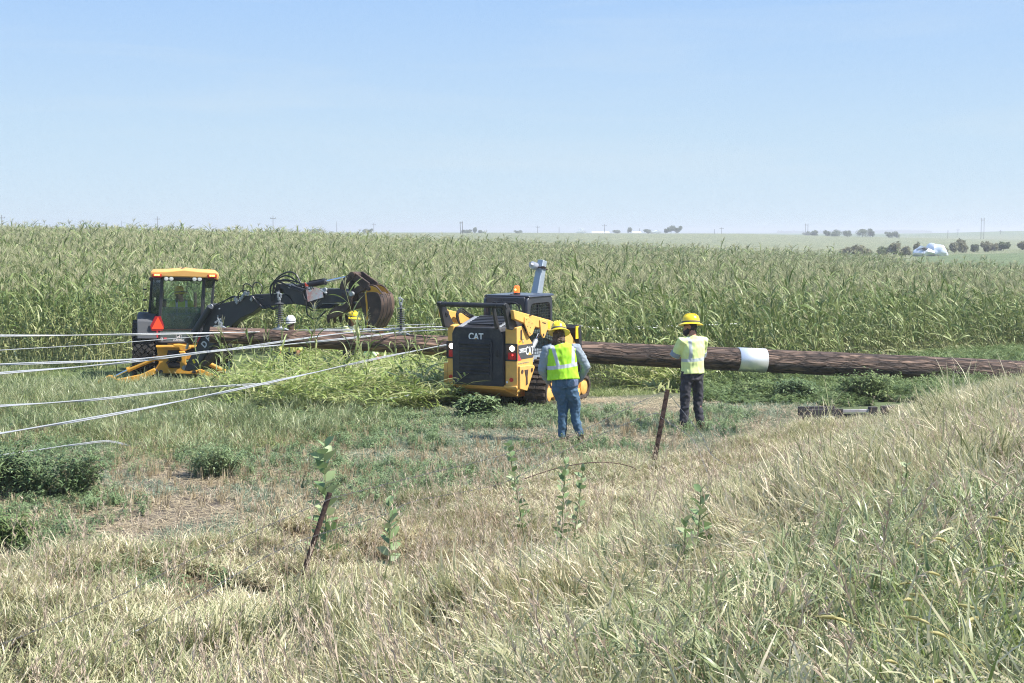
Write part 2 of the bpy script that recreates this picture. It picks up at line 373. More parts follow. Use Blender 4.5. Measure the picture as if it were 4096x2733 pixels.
# ================================================================ SETTING
def zone_noise(x, y, s, o=0): return mnoise.noise(Vector((x*s+o, y*s-o, o*.37)))
def grid_mesh(name, X, Y, Z, m, attr=None):
    ny, nx = X.shape; me = bpy.data.meshes.new(name)
    v = np.stack([X, Y, Z], -1).reshape(-1, 3); idx = np.arange(ny*nx).reshape(ny, nx)
    f = np.stack([idx[:-1, :-1], idx[:-1, 1:], idx[1:, 1:], idx[1:, :-1]], -1).reshape(-1, 4)
    me.vertices.add(len(v)); me.vertices.foreach_set('co', v.astype(np.float32).ravel())
    me.loops.add(f.size); me.loops.foreach_set('vertex_index', f.ravel().astype(np.int32))
    me.polygons.add(len(f)); me.polygons.foreach_set('loop_start', np.arange(0, f.size, 4, dtype=np.int32))
    me.polygons.foreach_set('use_smooth', np.ones(len(f), bool)); me.update(calc_edges=True)
    if attr is not None: setcol(me, attr)
    me.materials.append(m); o = bpy.data.objects.new(name, me); col.objects.link(o); return o
def groundmat():
    m = bpy.data.materials.new('field_soil'); m.use_nodes = True; nt = m.node_tree; L = nt.links.new
    b = nt.nodes['Principled BSDF']; b.inputs['Roughness'].default_value = .95
    g = _n(nt, 'ShaderNodeNewGeometry')
    def nz(sc, d=6, off=0):
        z = _n(nt, 'ShaderNodeTexNoise'); z.inputs['Scale'].default_value = sc; z.inputs['Detail'].default_value = d; z.inputs['Roughness'].default_value = .65
        L(g.outputs['Position'], z.inputs[0]); return z
    z1 = nz(6); r = _n(nt, 'ShaderNodeValToRGB'); el = r.color_ramp.elements; el.new(.5)
    for e, (p_, c_) in zip(el, ((.3, (.05, .038, .030)), (.52, (.095, .075, .060)), (.72, (.19, .16, .135)))): e.position = p_; e.color = c_+(1,)
    L(z1.outputs[0], r.inputs[0])
    z2 = nz(28, 4); r2 = _n(nt, 'ShaderNodeValToRGB'); r2.color_ramp.elements[0].position = .5; r2.color_ramp.elements[1].position = .62
    L(z2.outputs[0], r2.inputs[0]); x = _n(nt, 'ShaderNodeMixRGB'); x.inputs[2].default_value = (.34, .28, .19, 1)
    at = _n(nt, 'ShaderNodeAttribute'); at.attribute_name = 'col'; sx = _n(nt, 'ShaderNodeSeparateColor'); L(at.outputs['Color'], sx.inputs[0])
    mm = _n(nt, 'ShaderNodeMath', operation='MULTIPLY'); mm.inputs[1].default_value = .6; L(r2.outputs[0], mm.inputs[0])
    L(mm.outputs[0], x.inputs[0]); L(r.outputs[0], x.inputs[1])
    x2 = _n(nt, 'ShaderNodeMixRGB'); x2.inputs[2].default_value = (.075, .115, .035, 1); L(sx.outputs[0], x2.inputs[0]); L(x.outputs[0], x2.inputs[1])
    L(x2.outputs[0], b.inputs['Base Color'])
    z3 = nz(9, 8); bp = _n(nt, 'ShaderNodeBump'); bp.inputs['Strength'].default_value = .8; bp.inputs['Distance'].default_value = .05
    L(z3.outputs[0], bp.inputs['Height']); L(bp.outputs[0], b.inputs['Normal'])
    return m
def fieldmat():
    m = bpy.data.materials.new('distant_corn_canopy'); m.use_nodes = True; nt = m.node_tree; L = nt.links.new
    b = nt.nodes['Principled BSDF']; b.inputs['Roughness'].default_value = .8
    g = _n(nt, 'ShaderNodeNewGeometry')
    def nz(sc, d=4, s=(1, 1, 1)):
        mp = _n(nt, 'ShaderNodeMapping'); mp.inputs['Scale'].default_value = s; L(g.outputs['Position'], mp.inputs[0])
        z = _n(nt, 'ShaderNodeTexNoise'); z.inputs['Scale'].default_value = sc; z.inputs['Detail'].default_value = d; z.inputs['Roughness'].default_value = .7
        L(mp.outputs[0], z.inputs[0]); return z
    z1 = nz(.55, 6, (1, .35, 1)); r = _n(nt, 'ShaderNodeValToRGB'); el = r.color_ramp.elements; el.new(.5)
    for e, (p_, c_) in zip(el, ((.34, (.07, .095, .038)), (.5, (.16, .18, .08)), (.66, (.32, .30, .17)))): e.position = p_; e.color = c_+(1,)
    L(z1.outputs[0], r.inputs[0])
    z2 = nz(.012, 3, (1, .6, 1)); r2 = _n(nt, 'ShaderNodeValToRGB'); r2.color_ramp.elements[0].position = .4; r2.color_ramp.elements[1].position = .62
    L(z2.outputs[0], r2.inputs[0]); x = _n(nt, 'ShaderNodeMixRGB'); x.inputs[2].default_value = (.155, .175, .07, 1)
    m1 = _n(nt, 'ShaderNodeMath', operation='MULTIPLY'); m1.inputs[1].default_value = .4; L(r2.outputs[0], m1.inputs[0]); L(m1.outputs[0], x.inputs[0]); L(r.outputs[0], x.inputs[1])
    at = _n(nt, 'ShaderNodeAttribute'); at.attribute_name = 'col'; sx = _n(nt, 'ShaderNodeSeparateColor'); L(at.outputs['Color'], sx.inputs[0])
    x2 = _n(nt, 'ShaderNodeMixRGB'); x2.inputs[2].default_value = (.085, .135, .035, 1); L(sx.outputs[0], x2.inputs[0]); L(x.outputs[0], x2.inputs[1])
    x3 = _n(nt, 'ShaderNodeMixRGB'); x3.inputs[2].default_value = (.28, .27, .14, 1); L(sx.outputs[1], x3.inputs[0]); L(x2.outputs[0], x3.inputs[1])
    L(x3.outputs[0], b.inputs['Base Color'])
    bp = _n(nt, 'ShaderNodeBump'); bp.inputs['Strength'].default_value = 1; bp.inputs['Distance'].default_value = 1.2
    L(z1.outputs[0], bp.inputs['Height']); L(bp.outputs[0], b.inputs['Normal'])
    return m
# --- near ground: rectangle to y=60 (fine in view), then perspective grid
def near_ground():
    xs = np.concatenate([np.arange(-62, -16, 2), np.arange(-16, 16.01, .14), np.arange(18, 63, 2)])
    ys = np.concatenate([np.arange(-14, 3, 1.), np.arange(3, 40, .14), np.arange(40, 60.1, .8)])
    X, Y = np.meshgrid(xs, ys); Z = hgt(X, Y)
    bmp = np.zeros_like(X); g = np.zeros_like(X)
    sub = (np.abs(X) <= 17) & (Y > 2) & (Y < 41)
    for i, j in zip(*np.nonzero(sub)):
        x, y = X[i, j], Y[i, j]
        bmp[i, j] = .035*mnoise.noise(Vector((x*.9, y*.9, 3))) + .018*mnoise.noise(Vector((x*3.1, y*3.1, 8)))
        g[i, j] = .5+.9*mnoise.noise(Vector((x*.35, y*.35, 1)))
    p = fp(X, Y); u = 1175+3264*X/np.maximum(Y, 1)
    nn = g-.5; gr = .45*sstep(-2, -.6, p+nn*1.5) + .75*sstep(17.3, 20.5, Y+nn*3)*(1-sstep(900, 1150, u+nn*200)) + .55*sstep(23, 26.5, Y+nn*3)
    gr = np.clip(gr*(.6+.6*g), 0, .9)
    o = grid_mesh('ground', X, Y, Z+bmp, groundmat(), np.stack([gr, gr*0, gr*0, gr*0+1], -1).reshape(-1, 4))
    tag(o, kind='structure'); return o
near_ground()
def far_ground():
    ds = np.exp(np.linspace(math.log(60), math.log(4200), 170)); ts = np.linspace(-1.6, 1.6, 330)
    T, D = np.meshgrid(ts, ds); X = T*D; Y = D; Z = hgt(X, Y)
    lift = 2.2*sstep(140, 170, Y)*0
    u = 1175+3264*T
    v = 784 + 3264*np.tan(np.arctan((CAM_H-Z)/D)-PITCH)
    dark = sstep(980, 1250, Y)*.75
    # bright green field on the right, between the crest and the hedge
    bg_ = ((u > 2080) & (Y > 125) & (Y < 265)).astype(float)*.75
    tanl = np.exp(-((Y-(330+.05*(u-1175)))/16)**2)*.35*(u > 1100)
    ge = np.clip(dark+bg_, 0, 1)
    o = grid_mesh('field', X, Y, Z-.01, fieldmat(), np.stack([ge, tanl, ge*0, ge*0+1], -1).reshape(-1, 4))
    tag(o, kind='structure')
far_ground()

# ================================================================ PLANT PROTOTYPES (kept out of the scene, instanced)
class PM:
    """plant mesh with a per-vertex 'col' value; several material slots"""
    def __init__(s): s.v = []; s.f = []; s.c = []; s.m = []
    def ribbon(s, pts, wid, side, cv, mi=0, fold=0.0, up=(0, 0, 1)):
        n0 = len(s.v); n = len(pts); tri = fold != 0
        for i, p in enumerate(pts):
            w_ = wid[i]; sd_ = side if not isinstance(side, list) else side[i]
            if tri:
                s.v += [p - sd_*w_/2, p - Vector(up)*fold*w_, p + sd_*w_/2]; s.c += [(cv, i/(n-1), 0, 1)]*3
            else:
                s.v += [p - sd_*w_/2, p + sd_*w_/2]; s.c += [(cv, i/(n-1), 0, 1)]*2
        k = 3 if tri else 2
        for i in range(n-1):
            a = n0+i*k
            for j in range(k-1): s.f.append((a+j, a+j+1, a+k+j+1, a+k+j)); s.m.append(mi)
    def tube(s, pts, rs, cv, mi=0, seg=5):
        n0 = len(s.v); n = len(pts)
        for i, p in enumerate(pts):
            t = (pts[min(i+1, n-1)]-pts[max(i-1, 0)]).normalized(); a = t.cross(Vector((.3, 1, .2))).normalized(); b = t.cross(a)
            for k in range(seg):
                th = 2*math.pi*k/seg; s.v.append(p+(a*math.cos(th)+b*math.sin(th))*rs[i]); s.c.append((cv, i/(n-1), 0, 1))
        for i in range(n-1):
            for k in range(seg): s.f.append((n0+i*seg+k, n0+i*seg+(k+1) % seg, n0+(i+1)*seg+(k+1) % seg, n0+(i+1)*seg+k)); s.m.append(mi)
    def merge(s, o, mo=0):
        n = len(s.v); s.v += o.v; s.c += o.c; s.f += [tuple(i+n for i in f) for f in o.f]; s.m += [m_+mo for m_ in o.m]; return s
    def mesh(s, name, mats):
        me = bpy.data.meshes.new(name); me.from_pydata([tuple(p) for p in s.v], [], s.f); setcol(me, s.c)
        for m_ in mats: me.materials.append(m_)
        me.polygons.foreach_set('material_index', s.m); me.polygons.foreach_set('use_smooth', [True]*len(s.f)); me.update()
        return me
def hidden_coll(name, meshes):
    c = bpy.data.collections.new(name)
    for i, me in enumerate(meshes):
        o = bpy.data.objects.new(name+'_kind', me); c.objects.link(o)
    return c
def scatter(name, coll, pts, yaw, tilt, scl, nk, label, cat='plants'):
    n = len(pts); me = bpy.data.meshes.new(name); me.vertices.add(n); me.vertices.foreach_set('co', np.asarray(pts, np.float32).ravel())
    rot = np.stack([tilt[:, 0], tilt[:, 1], yaw], -1).astype(np.float32)
    a = me.attributes.new('rot', 'FLOAT_VECTOR', 'POINT'); a.data.foreach_set('vector', rot.ravel())
    a = me.attributes.new('scl', 'FLOAT_VECTOR', 'POINT'); a.data.foreach_set('vector', np.asarray(scl, np.float32).ravel())
    a = me.attributes.new('idx', 'INT', 'POINT'); a.data.foreach_set('value', rng.integers(0, nk, n).astype(np.int32))
    o = bpy.data.objects.new(name, me); col.objects.link(o)
    g = bpy.data.node_groups.new(name+'_scatter', 'GeometryNodeTree')
    g.interface.new_socket('Geometry', in_out='INPUT', socket_type='NodeSocketGeometry'); g.interface.new_socket('Geometry', in_out='OUTPUT', socket_type='NodeSocketGeometry')
    gi = g.nodes.new('NodeGroupInput'); go = g.nodes.new('NodeGroupOutput'); ip = g.nodes.new('GeometryNodeInstanceOnPoints'); ci = g.nodes.new('GeometryNodeCollectionInfo')
    ci.inputs['Collection'].default_value = coll; ci.inputs['Separate Children'].default_value = True; ci.inputs['Reset Children'].default_value = True
    def na(nm, dt):
        q = g.nodes.new('GeometryNodeInputNamedAttribute'); q.data_type = dt; q.inputs['Name'].default_value = nm
        return [s_ for s_ in q.outputs if s_.name == 'Attribute' and s_.enabled][0]
    e = g.nodes.new('FunctionNodeEulerToRotation')
    g.links.new(na('rot', 'FLOAT_VECTOR'), e.inputs[0])
    g.links.new(gi.outputs[0], ip.inputs['Points']); g.links.new(ci.outputs[0], ip.inputs['Instance']); ip.inputs['Pick Instance'].default_value = True
    g.links.new(na('idx', 'INT'), ip.inputs['Instance Index']); g.links.new(e.outputs[0], ip.inputs['Rotation']); g.links.new(na('scl', 'FLOAT_VECTOR'), ip.inputs['Scale'])
    g.links.new(ip.outputs[0], go.inputs[0])
    md = o.modifiers.new('scatter', 'NODES'); md.node_group = g
    tag(o, label, cat, kind='stuff'); return o
rr = random.random
def ru(a, b): return a+(b-a)*rr()
def blade(pm, base, h, w_, az, lean, curl, cv, mi=0, seg=4, straight=0):
    d = Vector((math.cos(az), math.sin(az), 0)); side = Vector((-d.y, d.x, 0)); side = (side + d*ru(-.6, .6)).normalized()
    pts = []; ang = lean; p = Vector(base)
    for i in range(seg+1):
        pts.append(p.copy()); p = p + (d*math.sin(ang)+Vector((0, 0, 1))*math.cos(ang))*h/seg; ang += curl/seg
    wd = [w_*(.6, 1, .9, .62, .06)[int(round(i*4/seg))] for i in range(seg+1)]
    pm.ribbon(pts, wd, side, cv, mi)
def grass_clump(n, h, w_, spread, lean, curl, mi=0, seg=4, bias=None, bl=0):
    pm = PM()
    for _ in range(n):
        r_ = spread*math.sqrt(rr()); a = rr()*6.283; b = (r_*math.cos(a), r_*math.sin(a), -.02)
        az = rr()*6.283 if bias is None else random.gauss(bias, 1.0)
        blade(pm, b, h*ru(.5, 1.1), w_*ru(.6, 1.3), az, abs(random.gauss(0, lean)), curl*ru(.2, 1.4), rr(), mi, seg)
    return pm
def leafy_tall(n, h, bias=0):
    """reed-canary style: upright culms carrying arching leaves"""
    pm = PM()
    for _ in range(n):
        r_ = .16*math.sqrt(rr()); a = rr()*6.283; x, y = r_*math.cos(a), r_*math.sin(a); hh = h*ru(.6, 1.15); cv = rr()
        az = rr()*6.283; ln = ru(.02, .3); pts = []
        for i in range(5):
            t = i/4; pts.append(Vector((x+math.cos(az)*ln*hh*t*t, y+math.sin(az)*ln*hh*t*t, hh*t-.02)))
        pm.tube(pts, [.0024, .0022, .002, .0016, .001], rr(), 1, 3)
        for k in range(random.randint(4, 7)):
            t = ru(.25, 1); i = min(3, int(t*4)); q = pts[i].lerp(pts[i+1], t*4-i)
            blade(pm, q, ru(.13, .29), ru(.0055, .0115), rr()*6.283, ru(.1, .6), ru(.3, 1.6), min(1, max(0, cv+ru(-.25, .25))), 0, 4)
    return pm
def seed_stalk(h):
    pm = PM(); az = rr()*6.283; ln = ru(.05, .35); pts = []
    for i in range(7):
        t = i/6; pts.append(Vector((math.cos(az)*ln*h*t*t, math.sin(az)*ln*h*t*t, h*t)))
    pm.tube(pts, [.0024, .0023, .0022, .002, .0018, .0014, .001], rr(), 0, 3)
    for k in range(16):
        t = ru(.74, 1); i = min(5, int(t*6)); q = pts[i].lerp(pts[i+1], t*6-i); a = rr()*6.283; L_ = ru(.03, .08)*(1.3-t)
        blade(pm, q, L_*2, .006, a, ru(.2, .6), .5, rr(), 0, 2)
    return pm
def weed(n, h, ll, lw, spread=.06):
    """branching broad-leaf weed: stems with many small folded leaves"""
    pm = PM()
    for _ in range(n):
        a = rr()*6.283; r_ = spread*rr(); hh = h*ru(.6, 1.1); az = rr()*6.283; ln = ru(.05, .5)
        pts = [Vector((math.cos(a)*r_+math.cos(az)*ln*hh*t*t, math.sin(a)*r_+math.sin(az)*ln*hh*t*t, hh*t)) for t in (0, .25, .5, .75, 1)]
        pm.tube(pts, [.004, .0035, .003, .002, .001], .4, 0, 3); cv = rr()
        for k in range(int(14+hh*26)):
            t = ru(.1, 1); i = min(3, int(t*4)); q = pts[i].lerp(pts[i+1], t*4-i)+Vector((ru(-1, 1), ru(-1, 1), ru(-.5, .5)))*.035*(1.3-t)
            az2 = rr()*6.283; d = Vector((math.cos(az2), math.sin(az2), ru(-.3, .7))).normalized(); s_ = d.cross(Vector((0, 0, 1))).normalized()
            l_ = ll*ru(.6, 1.3); w2 = lw*ru(.7, 1.3)
            p0 = q; pm.ribbon([p0, p0+d*l_*.4, p0+d*l_*.75-Vector((0, 0, l_*.1)), p0+d*l_-Vector((0, 0, l_*.28))], [w2*.25, w2, w2*.75, w2*.05], s_, min(1, max(0, cv+ru(-.3, .3))), 0)
    return pm
def litter(n, r_):
    pm = PM()
    for _ in range(n):
        a = rr()*6.283; q = Vector((ru(-r_, r_), ru(-r_, r_), ru(.003, .03))); d = Vector((math.cos(a), math.sin(a), ru(-.06, .12))); l_ = ru(.05, .3)
        pm.ribbon([q, q+d*l_*.5+Vector((0, 0, ru(0, .01))), q+d*l_], [.005, .006, .003], d.cross(Vector((0, 0, 1))).normalized(), rr(), 0)
    return pm
def stubble():
    pm = PM(); bx_, by_ = 0, 0; az = rr()*6.283
    for _ in range(random.randint(7, 14)):
        x, y = random.gauss(0, .022), random.gauss(0, .022); h = ru(.08, .2); a = random.gauss(az, .4); l_ = ru(0, .3)
        pm.tube([Vector((x, y, -.01)), Vector((x+math.cos(a)*h*l_, y+math.sin(a)*h*l_, h))], [.0035, .003], rr(), 0, 4)
    return pm
def corn_leaf(pm, base, L_, w_, az, up, droop, cv, mi, tw=0):
    d = Vector((math.cos(az), math.sin(az), 0)); ang = up; p = Vector(base); pts = []; sides = []; n = 7
    sd_ = Vector((-d.y, d.x, 0)); kink = random.randint(3, 7) if rr() < .45 else 99
    for i in range(n):
        pts.append(p.copy()); dirv = d*math.cos(ang)+Vector((0, 0, 1))*math.sin(ang)
        th = tw*i/n; up2 = sd_.cross(dirv)
        sides.append((sd_*math.cos(th)+up2*math.sin(th)).normalized())
        p = p+dirv*L_/(n-1); ang -= droop/(n-1)*(1.0 if i != kink else 7)
        ang = max(ang, -1.5)
    wd = [w_*q for q in (.55, .95, 1, .92, .75, .45, .04)]
    pm.ribbon(pts, wd, sides, cv, mi, fold=.22)
def corn_plant(h=2.25, lean=0.1, leanaz=0.0, battered=.5, lw=1.0):
    st, lv, ta, ea = PM(), PM(), PM(), PM(); n = 8; pts = []
    p = Vector((0, 0, -.05)); ang = lean*.6
    for i in range(n):
        pts.append(p.copy()); p = p+(Vector((math.cos(leanaz), math.sin(leanaz), 0))*math.sin(ang)+Vector((0, 0, 1))*math.cos(ang))*h/(n-1); ang = ang+lean*.12
    st.tube(pts, [.014, .013, .012, .011, .01, .008, .006, .004], rr(), 0, 5)
    az = rr()*6.283; nl = random.randint(11, 14)
    for k in range(nl):
        t = .10+.82*k/(nl-1); i = min(n-2, int(t*(n-1))); q = pts[i].lerp(pts[i+1], t*(n-1)-i); az += math.pi+ru(-.5, .5)
        low = t < .3
        if low and rr() < .35: continue
        L_ = ru(.55, .85)*(1-.45*abs(t-.5)); corn_leaf(lv, q, L_, ru(.032, .056)*lw, az+random.gauss(0, .35), ru(.85, 1.4) if not low else ru(-.2, .7), ru(.5, 2.2)*(1+battered*.3), rr()*.75 if not low else ru(.6, 1), 0, ru(-1.6, 1.6)*battered)
    top = pts[-1]; d0 = (pts[-1]-pts[-2]).normalized()
    for k in range(random.randint(6, 8)):
        a = rr()*6.283; d = (d0+Vector((math.cos(a), math.sin(a), 0))*ru(.05, .55)).normalized(); l_ = ru(.16, .32); m_ = top+d*l_*.55
        ta.tube([top, m_, m_+(d+Vector((0, 0, -.5))).normalized()*l_*.45], [.0035, .0055, .002], rr(), 0, 3)
    if rr() < .6:
        i = 3; q = pts[i].lerp(pts[i+1], rr()); a = rr()*6.283; d = (Vector((math.cos(a), math.sin(a), 0))*.5+Vector((0, 0, 1))).normalized()
        ea.tube([q, q+d*.06, q+d*.14, q+d*.21, q+d*.25], [.012, .026, .027, .018, .003], rr(), 0, 6)
    return st, lv, ta, ea
M['corn_leaf'] = plantmat('corn_leaf', ((0, (.075, .125, .03)), (.3, (.16, .22, .065)), (.6, (.30, .35, .14)), (.85, (.42, .43, .24)), (1, (.52, .48, .30))), .45, .28, .30, .35, patch=.5, pscale=.12)
M['corn_stalk'] = plantmat('corn_stalk', ((0, (.16, .20, .07)), (1, (.36, .34, .16))), .5, 0, .3)
M['corn_tassel'] = plantmat('corn_tassel', ((0, (.33, .35, .19)), (1, (.58, .55, .35))), .8, .2, .5, .2)
M['corn_ear'] = plantmat('corn_ear', ((0, (.26, .33, .12)), (1, (.42, .42, .2))), .5, .1, .5)
M['corn_flat'] = plantmat('flattened_corn', ((0, (.13, .20, .04)), (.35, (.27, .35, .09)), (.62, (.46, .48, .22)), (1, (.70, .62, .40))), .4, .35, .3, .5)
M['tan_grass'] = plantmat('tall_dry_grass', ((0, (.16, .19, .075)), (.3, (.36, .37, .19)), (.6, (.61, .56, .36)), (1, (.82, .72, .54))), .45, .35, .35, .45, patch=.8, pscale=.5)
M['dry_stem'] = plantmat('dry_stems', ((0, (.17, .12, .075)), (.5, (.33, .24, .16)), (1, (.52, .42, .29))), .7, .15, .35, .3)
M['rank_grass'] = plantmat('green_verge_grass', ((0, (.13, .19, .075)), (.5, (.26, .31, .14)), (1, (.48, .48, .29))), .4, .35, .35, .5, patch=.5, pscale=.6)
M['seed'] = plantmat('dry_seed_heads', ((0, (.34, .26, .19)), (1, (.62, .52, .40))), .7, .2, .5)
M['short_green'] = plantmat('short_green_grass', ((0, (.12, .175, .045)), (.5, (.24, .305, .10)), (1, (.45, .44, .22))), .45, .3, .35, .4, patch=.5, pscale=.4)
M['blue_grass'] = plantmat('blue_green_grass', ((0, (.10, .16, .10)), (.5, (.20, .27, .18)), (1, (.38, .42, .29))), .4, .25, .35, .5)
M['weedleaf'] = plantmat('weed_leaves', ((0, (.085, .135, .055)), (.5, (.17, .245, .105)), (1, (.33, .41, .21))), .5, .3, .35, .4)
M['weedbright'] = plantmat('bright_weed_leaves', ((0, (.07, .12, .035)), (.5, (.15, .215, .07)), (1, (.32, .38, .17))), .5, .35, .35, .4)
M['straw'] = plantmat('straw', ((0, (.22, .17, .10)), (.5, (.42, .34, .21)), (1, (.66, .57, .39))), .6, .1, .4)
M['milkweed'] = plantmat('milkweed_leaf', ((0, (.13, .21, .08)), (.6, (.22, .31, .14)), (1, (.42, .46, .27))), .5, .25, 0, .4)
M['milkstem'] = plantmat('milkweed_stem', ((0, (.16, .20, .09)), (1, (.30, .28, .16))), .6, 0, 0)
M['foxtail'] = plantmat('foxtail_heads', ((0, (.38, .36, .14)), (1, (.62, .55, .28))), .8, .4, .5)
M['crown'] = plantmat('distant_crown', ((0, (.05, .08, .03)), (.5, (.10, .135, .055)), (1, (.19, .23, .10))), .7, .45, .2)
M['crown_brown'] = plantmat('hedge_crown', ((0, (.15, .15, .085)), (.5, (.24, .235, .14)), (1, (.36, .36, .21))), .7, .5, .2)
M['bark'] = mat('bark', (.08, .065, .05), .9)

# ---------------------------------------------------------------- corn
def corn_edge(x, y):
    u = 1175+3264*x/y
    return np.interp(u, [-600, 0, 550, 700, 1000, 1200, 1450, 1700, 1900, 2100, 2350, 2900], [35.5, 36, 36, 35.8, 34, 31.2, 30.6, 31.6, 32.8, 35.5, 40, 43])
def corn_positions():
    P = []
    # rows run roughly away to the right
    ang = R(62); rx, ry = math.cos(ang), math.sin(ang); nx_, ny_ = -ry, rx
    def add(y0, y1, row, step, tmax, jit):
        xm = y1*tmax+10; n_r = int(2*(xm+y1)/row)
        R1, S1 = np.meshgrid(np.arange(-n_r//2, n_r//2)*row, np.arange(-260, 260, step))
        X = rx*S1+nx_*R1; Y = ry*S1+ny_*R1+(y0+y1)/2
        m_ = (Y > y0) & (Y < y1) & (np.abs(X/np.maximum(Y, 1)) < tmax)
        X = X[m_]; Y = Y[m_]; X = X+rng.normal(0, jit, X.shape); Y = Y+rng.normal(0, jit, Y.shape)
        k_ = Y > corn_edge(X, Y)+rng.normal(0, .35, X.shape); P.append(np.stack([X[k_], Y[k_]], -1))
    add(29, 60, .76, .17, .60, .06); add(60, 95, .76, .27, .52, .1); add(95, 150, .9, .5, .48, .2)
    P_ = np.concatenate(P); X, Y = P_[:, 0], P_[:, 1]; u = 1175+3264*X/Y
    keep = ~((X > -9.8) & (X < -6.0) & (Y < 40.5) & (Y > 30))   # the backhoe stands here
    keep &= ~((u > 2080+ (0)) & (Y > 128))
    P_ = P_[keep]
    dens = np.array([mnoise.noise(Vector((a*.12, b*.12, 0))) for a, b in P_])
    return P_[dens > -.62]
CP = corn_positions()
order = np.argsort(CP[:, 1]-corn_edge(CP[:, 0], CP[:, 1])+.12*CP[:, 1]); CP = CP[order]
inview = np.abs(CP[:, 0]/CP[:, 1]) < .362
isel = np.nonzero(inview)[0][:285]; mask = np.ones(len(CP), bool); mask[isel] = False
def lean_at(x, y):
    u = 1175+3264*x/y
    L_ = np.interp(u, [0, 500, 1000, 1250, 1700, 2350], [.12, .15, .22, .36, .55, .60]); return L_
kinds = []
for k in range(14):
    random.seed(100+k); kinds.append(corn_plant(ru(2.05, 2.45), ru(.02, .25), rr()*6.283, ru(.3, 1)))
cornmats = [M['corn_leaf'], M['corn_stalk'], M['corn_tassel'], M['corn_ear']]
full = []
for (st, lv, ta, ea) in kinds:
    pm = PM(); pm.merge(lv, 0); pm.merge(st, 1); pm.merge(ta, 2); pm.merge(ea, 3); full.append(pm.mesh('corn_plant', cornmats))
ccorn = hidden_coll('corn_kinds', full)
def corn_rot(P_):
    n = len(P_); lean = np.abs(rng.normal(0, 1, n))*.10 + lean_at(P_[:, 0], P_[:, 1])*rng.uniform(.1, 1.15, n)
    az = rng.normal(math.pi, .55, n)   # battered by wind: tops thrown to the left
    u = 1175+3264*P_[:, 0]/P_[:, 1]; az = np.where(u < 1150, rng.uniform(0, 6.283, n), az)
    yaw = rng.uniform(0, 6.283, n)
    return yaw, lean, az
def eul(yaw, lean, az):
    out = np.zeros((len(yaw), 3))
    for i in range(len(yaw)):
        ax = Vector((-math.sin(az[i]), math.cos(az[i]), 0)); m_ = Matrix.Rotation(lean[i], 3, ax) @ Matrix.Rotation(yaw[i], 3, 'Z'); e = m_.to_euler(); out[i] = e
    return out
CR = CP[mask]; yaw, lean, az = corn_rot(CR); e = eul(yaw, lean, az)
Z = hgt(CR[:, 0], CR[:, 1]); s = rng.normal(1, .07, len(CR)); s = np.where(rng.random(len(CR)) < np.where(CR[:, 1] > 100, .05, .02), s*1.2, s)
s *= np.interp(CR[:, 1], [30, 60, 150], [.93, 1, 1])
scatter('corn_field', ccorn, np.stack([CR[:, 0], CR[:, 1], Z], -1), e[:, 2], e[:, :2], np.stack([s*np.interp(CR[:, 1], [30, 60, 95, 150], [1, 1.0, 1.5, 2.0]), s*np.interp(CR[:, 1], [30, 60, 95, 150], [1, 1.0, 1.5, 2.0]), s], -1), len(full), 'battered green corn with tan tassels filling the field behind the machines', 'corn')
# individual plants of the front rows
names = ('stalk', 'leaves', 'tassel', 'ear'); proto = []
for (st, lv, ta, ea) in kinds:
    L_ = []
    for pm, nm, mm in ((st, 'stalk', 'corn_stalk'), (lv, 'leaves', 'corn_leaf'), (ta, 'tassel', 'corn_tassel'), (ea, 'ear', 'corn_ear')):
        L_.append((nm, pm.mesh(nm, [M[mm]])) if pm.v else None)
    proto.append(L_)
IS = CP[isel]; yaw, lean, az = corn_rot(IS)
e = eul(yaw, lean, az)
def corn_label(x, y):
    u = 1175+3264*x/y
    if u < 300: return 'upright green corn plant in the front row left of the backhoe', 'front corn left of the backhoe'
    if u < 560: return 'green corn plant in the front row beside the backhoe', 'front corn around the backhoe'
    if u < 1000: return 'green corn plant at the field edge behind the hanging bucket', 'front corn behind the bucket'
    if u < 1350: return 'green corn plant at the field edge just beyond the compact track loader', 'front corn beyond the loader'
    if u < 1650: return 'leaning corn plant right behind the fallen pole, between loader and standing men', 'front corn behind the pole and men'
    if u < 1950: return 'leaning battered corn plant behind the metal-banded stretch of the pole', 'front corn behind the metal band'
    return 'leaning battered corn plant at the field edge near the thick end of the pole', 'front corn at the thick end of the pole'
def place_corn(x, y, z, rot, sc, lab, grp, pr):
    o = bpy.data.objects.new('corn_plant', None); col.objects.link(o); o.location = (x, y, z); o.rotation_euler = rot; o.scale = (sc, sc, sc); o.empty_display_size = .1
    tag(o, lab, 'corn plant', grp)
    for it in pr:
        if it: c_ = bpy.data.objects.new(it[0], it[1]); col.objects.link(c_); c_.parent = o
for i, (x, y) in enumerate(IS):
    lab, grp = corn_label(x, y)
    place_corn(x, y, H(x, y), tuple(e[i]), random.gauss(.93, .06), lab, grp, proto[i % len(proto)])

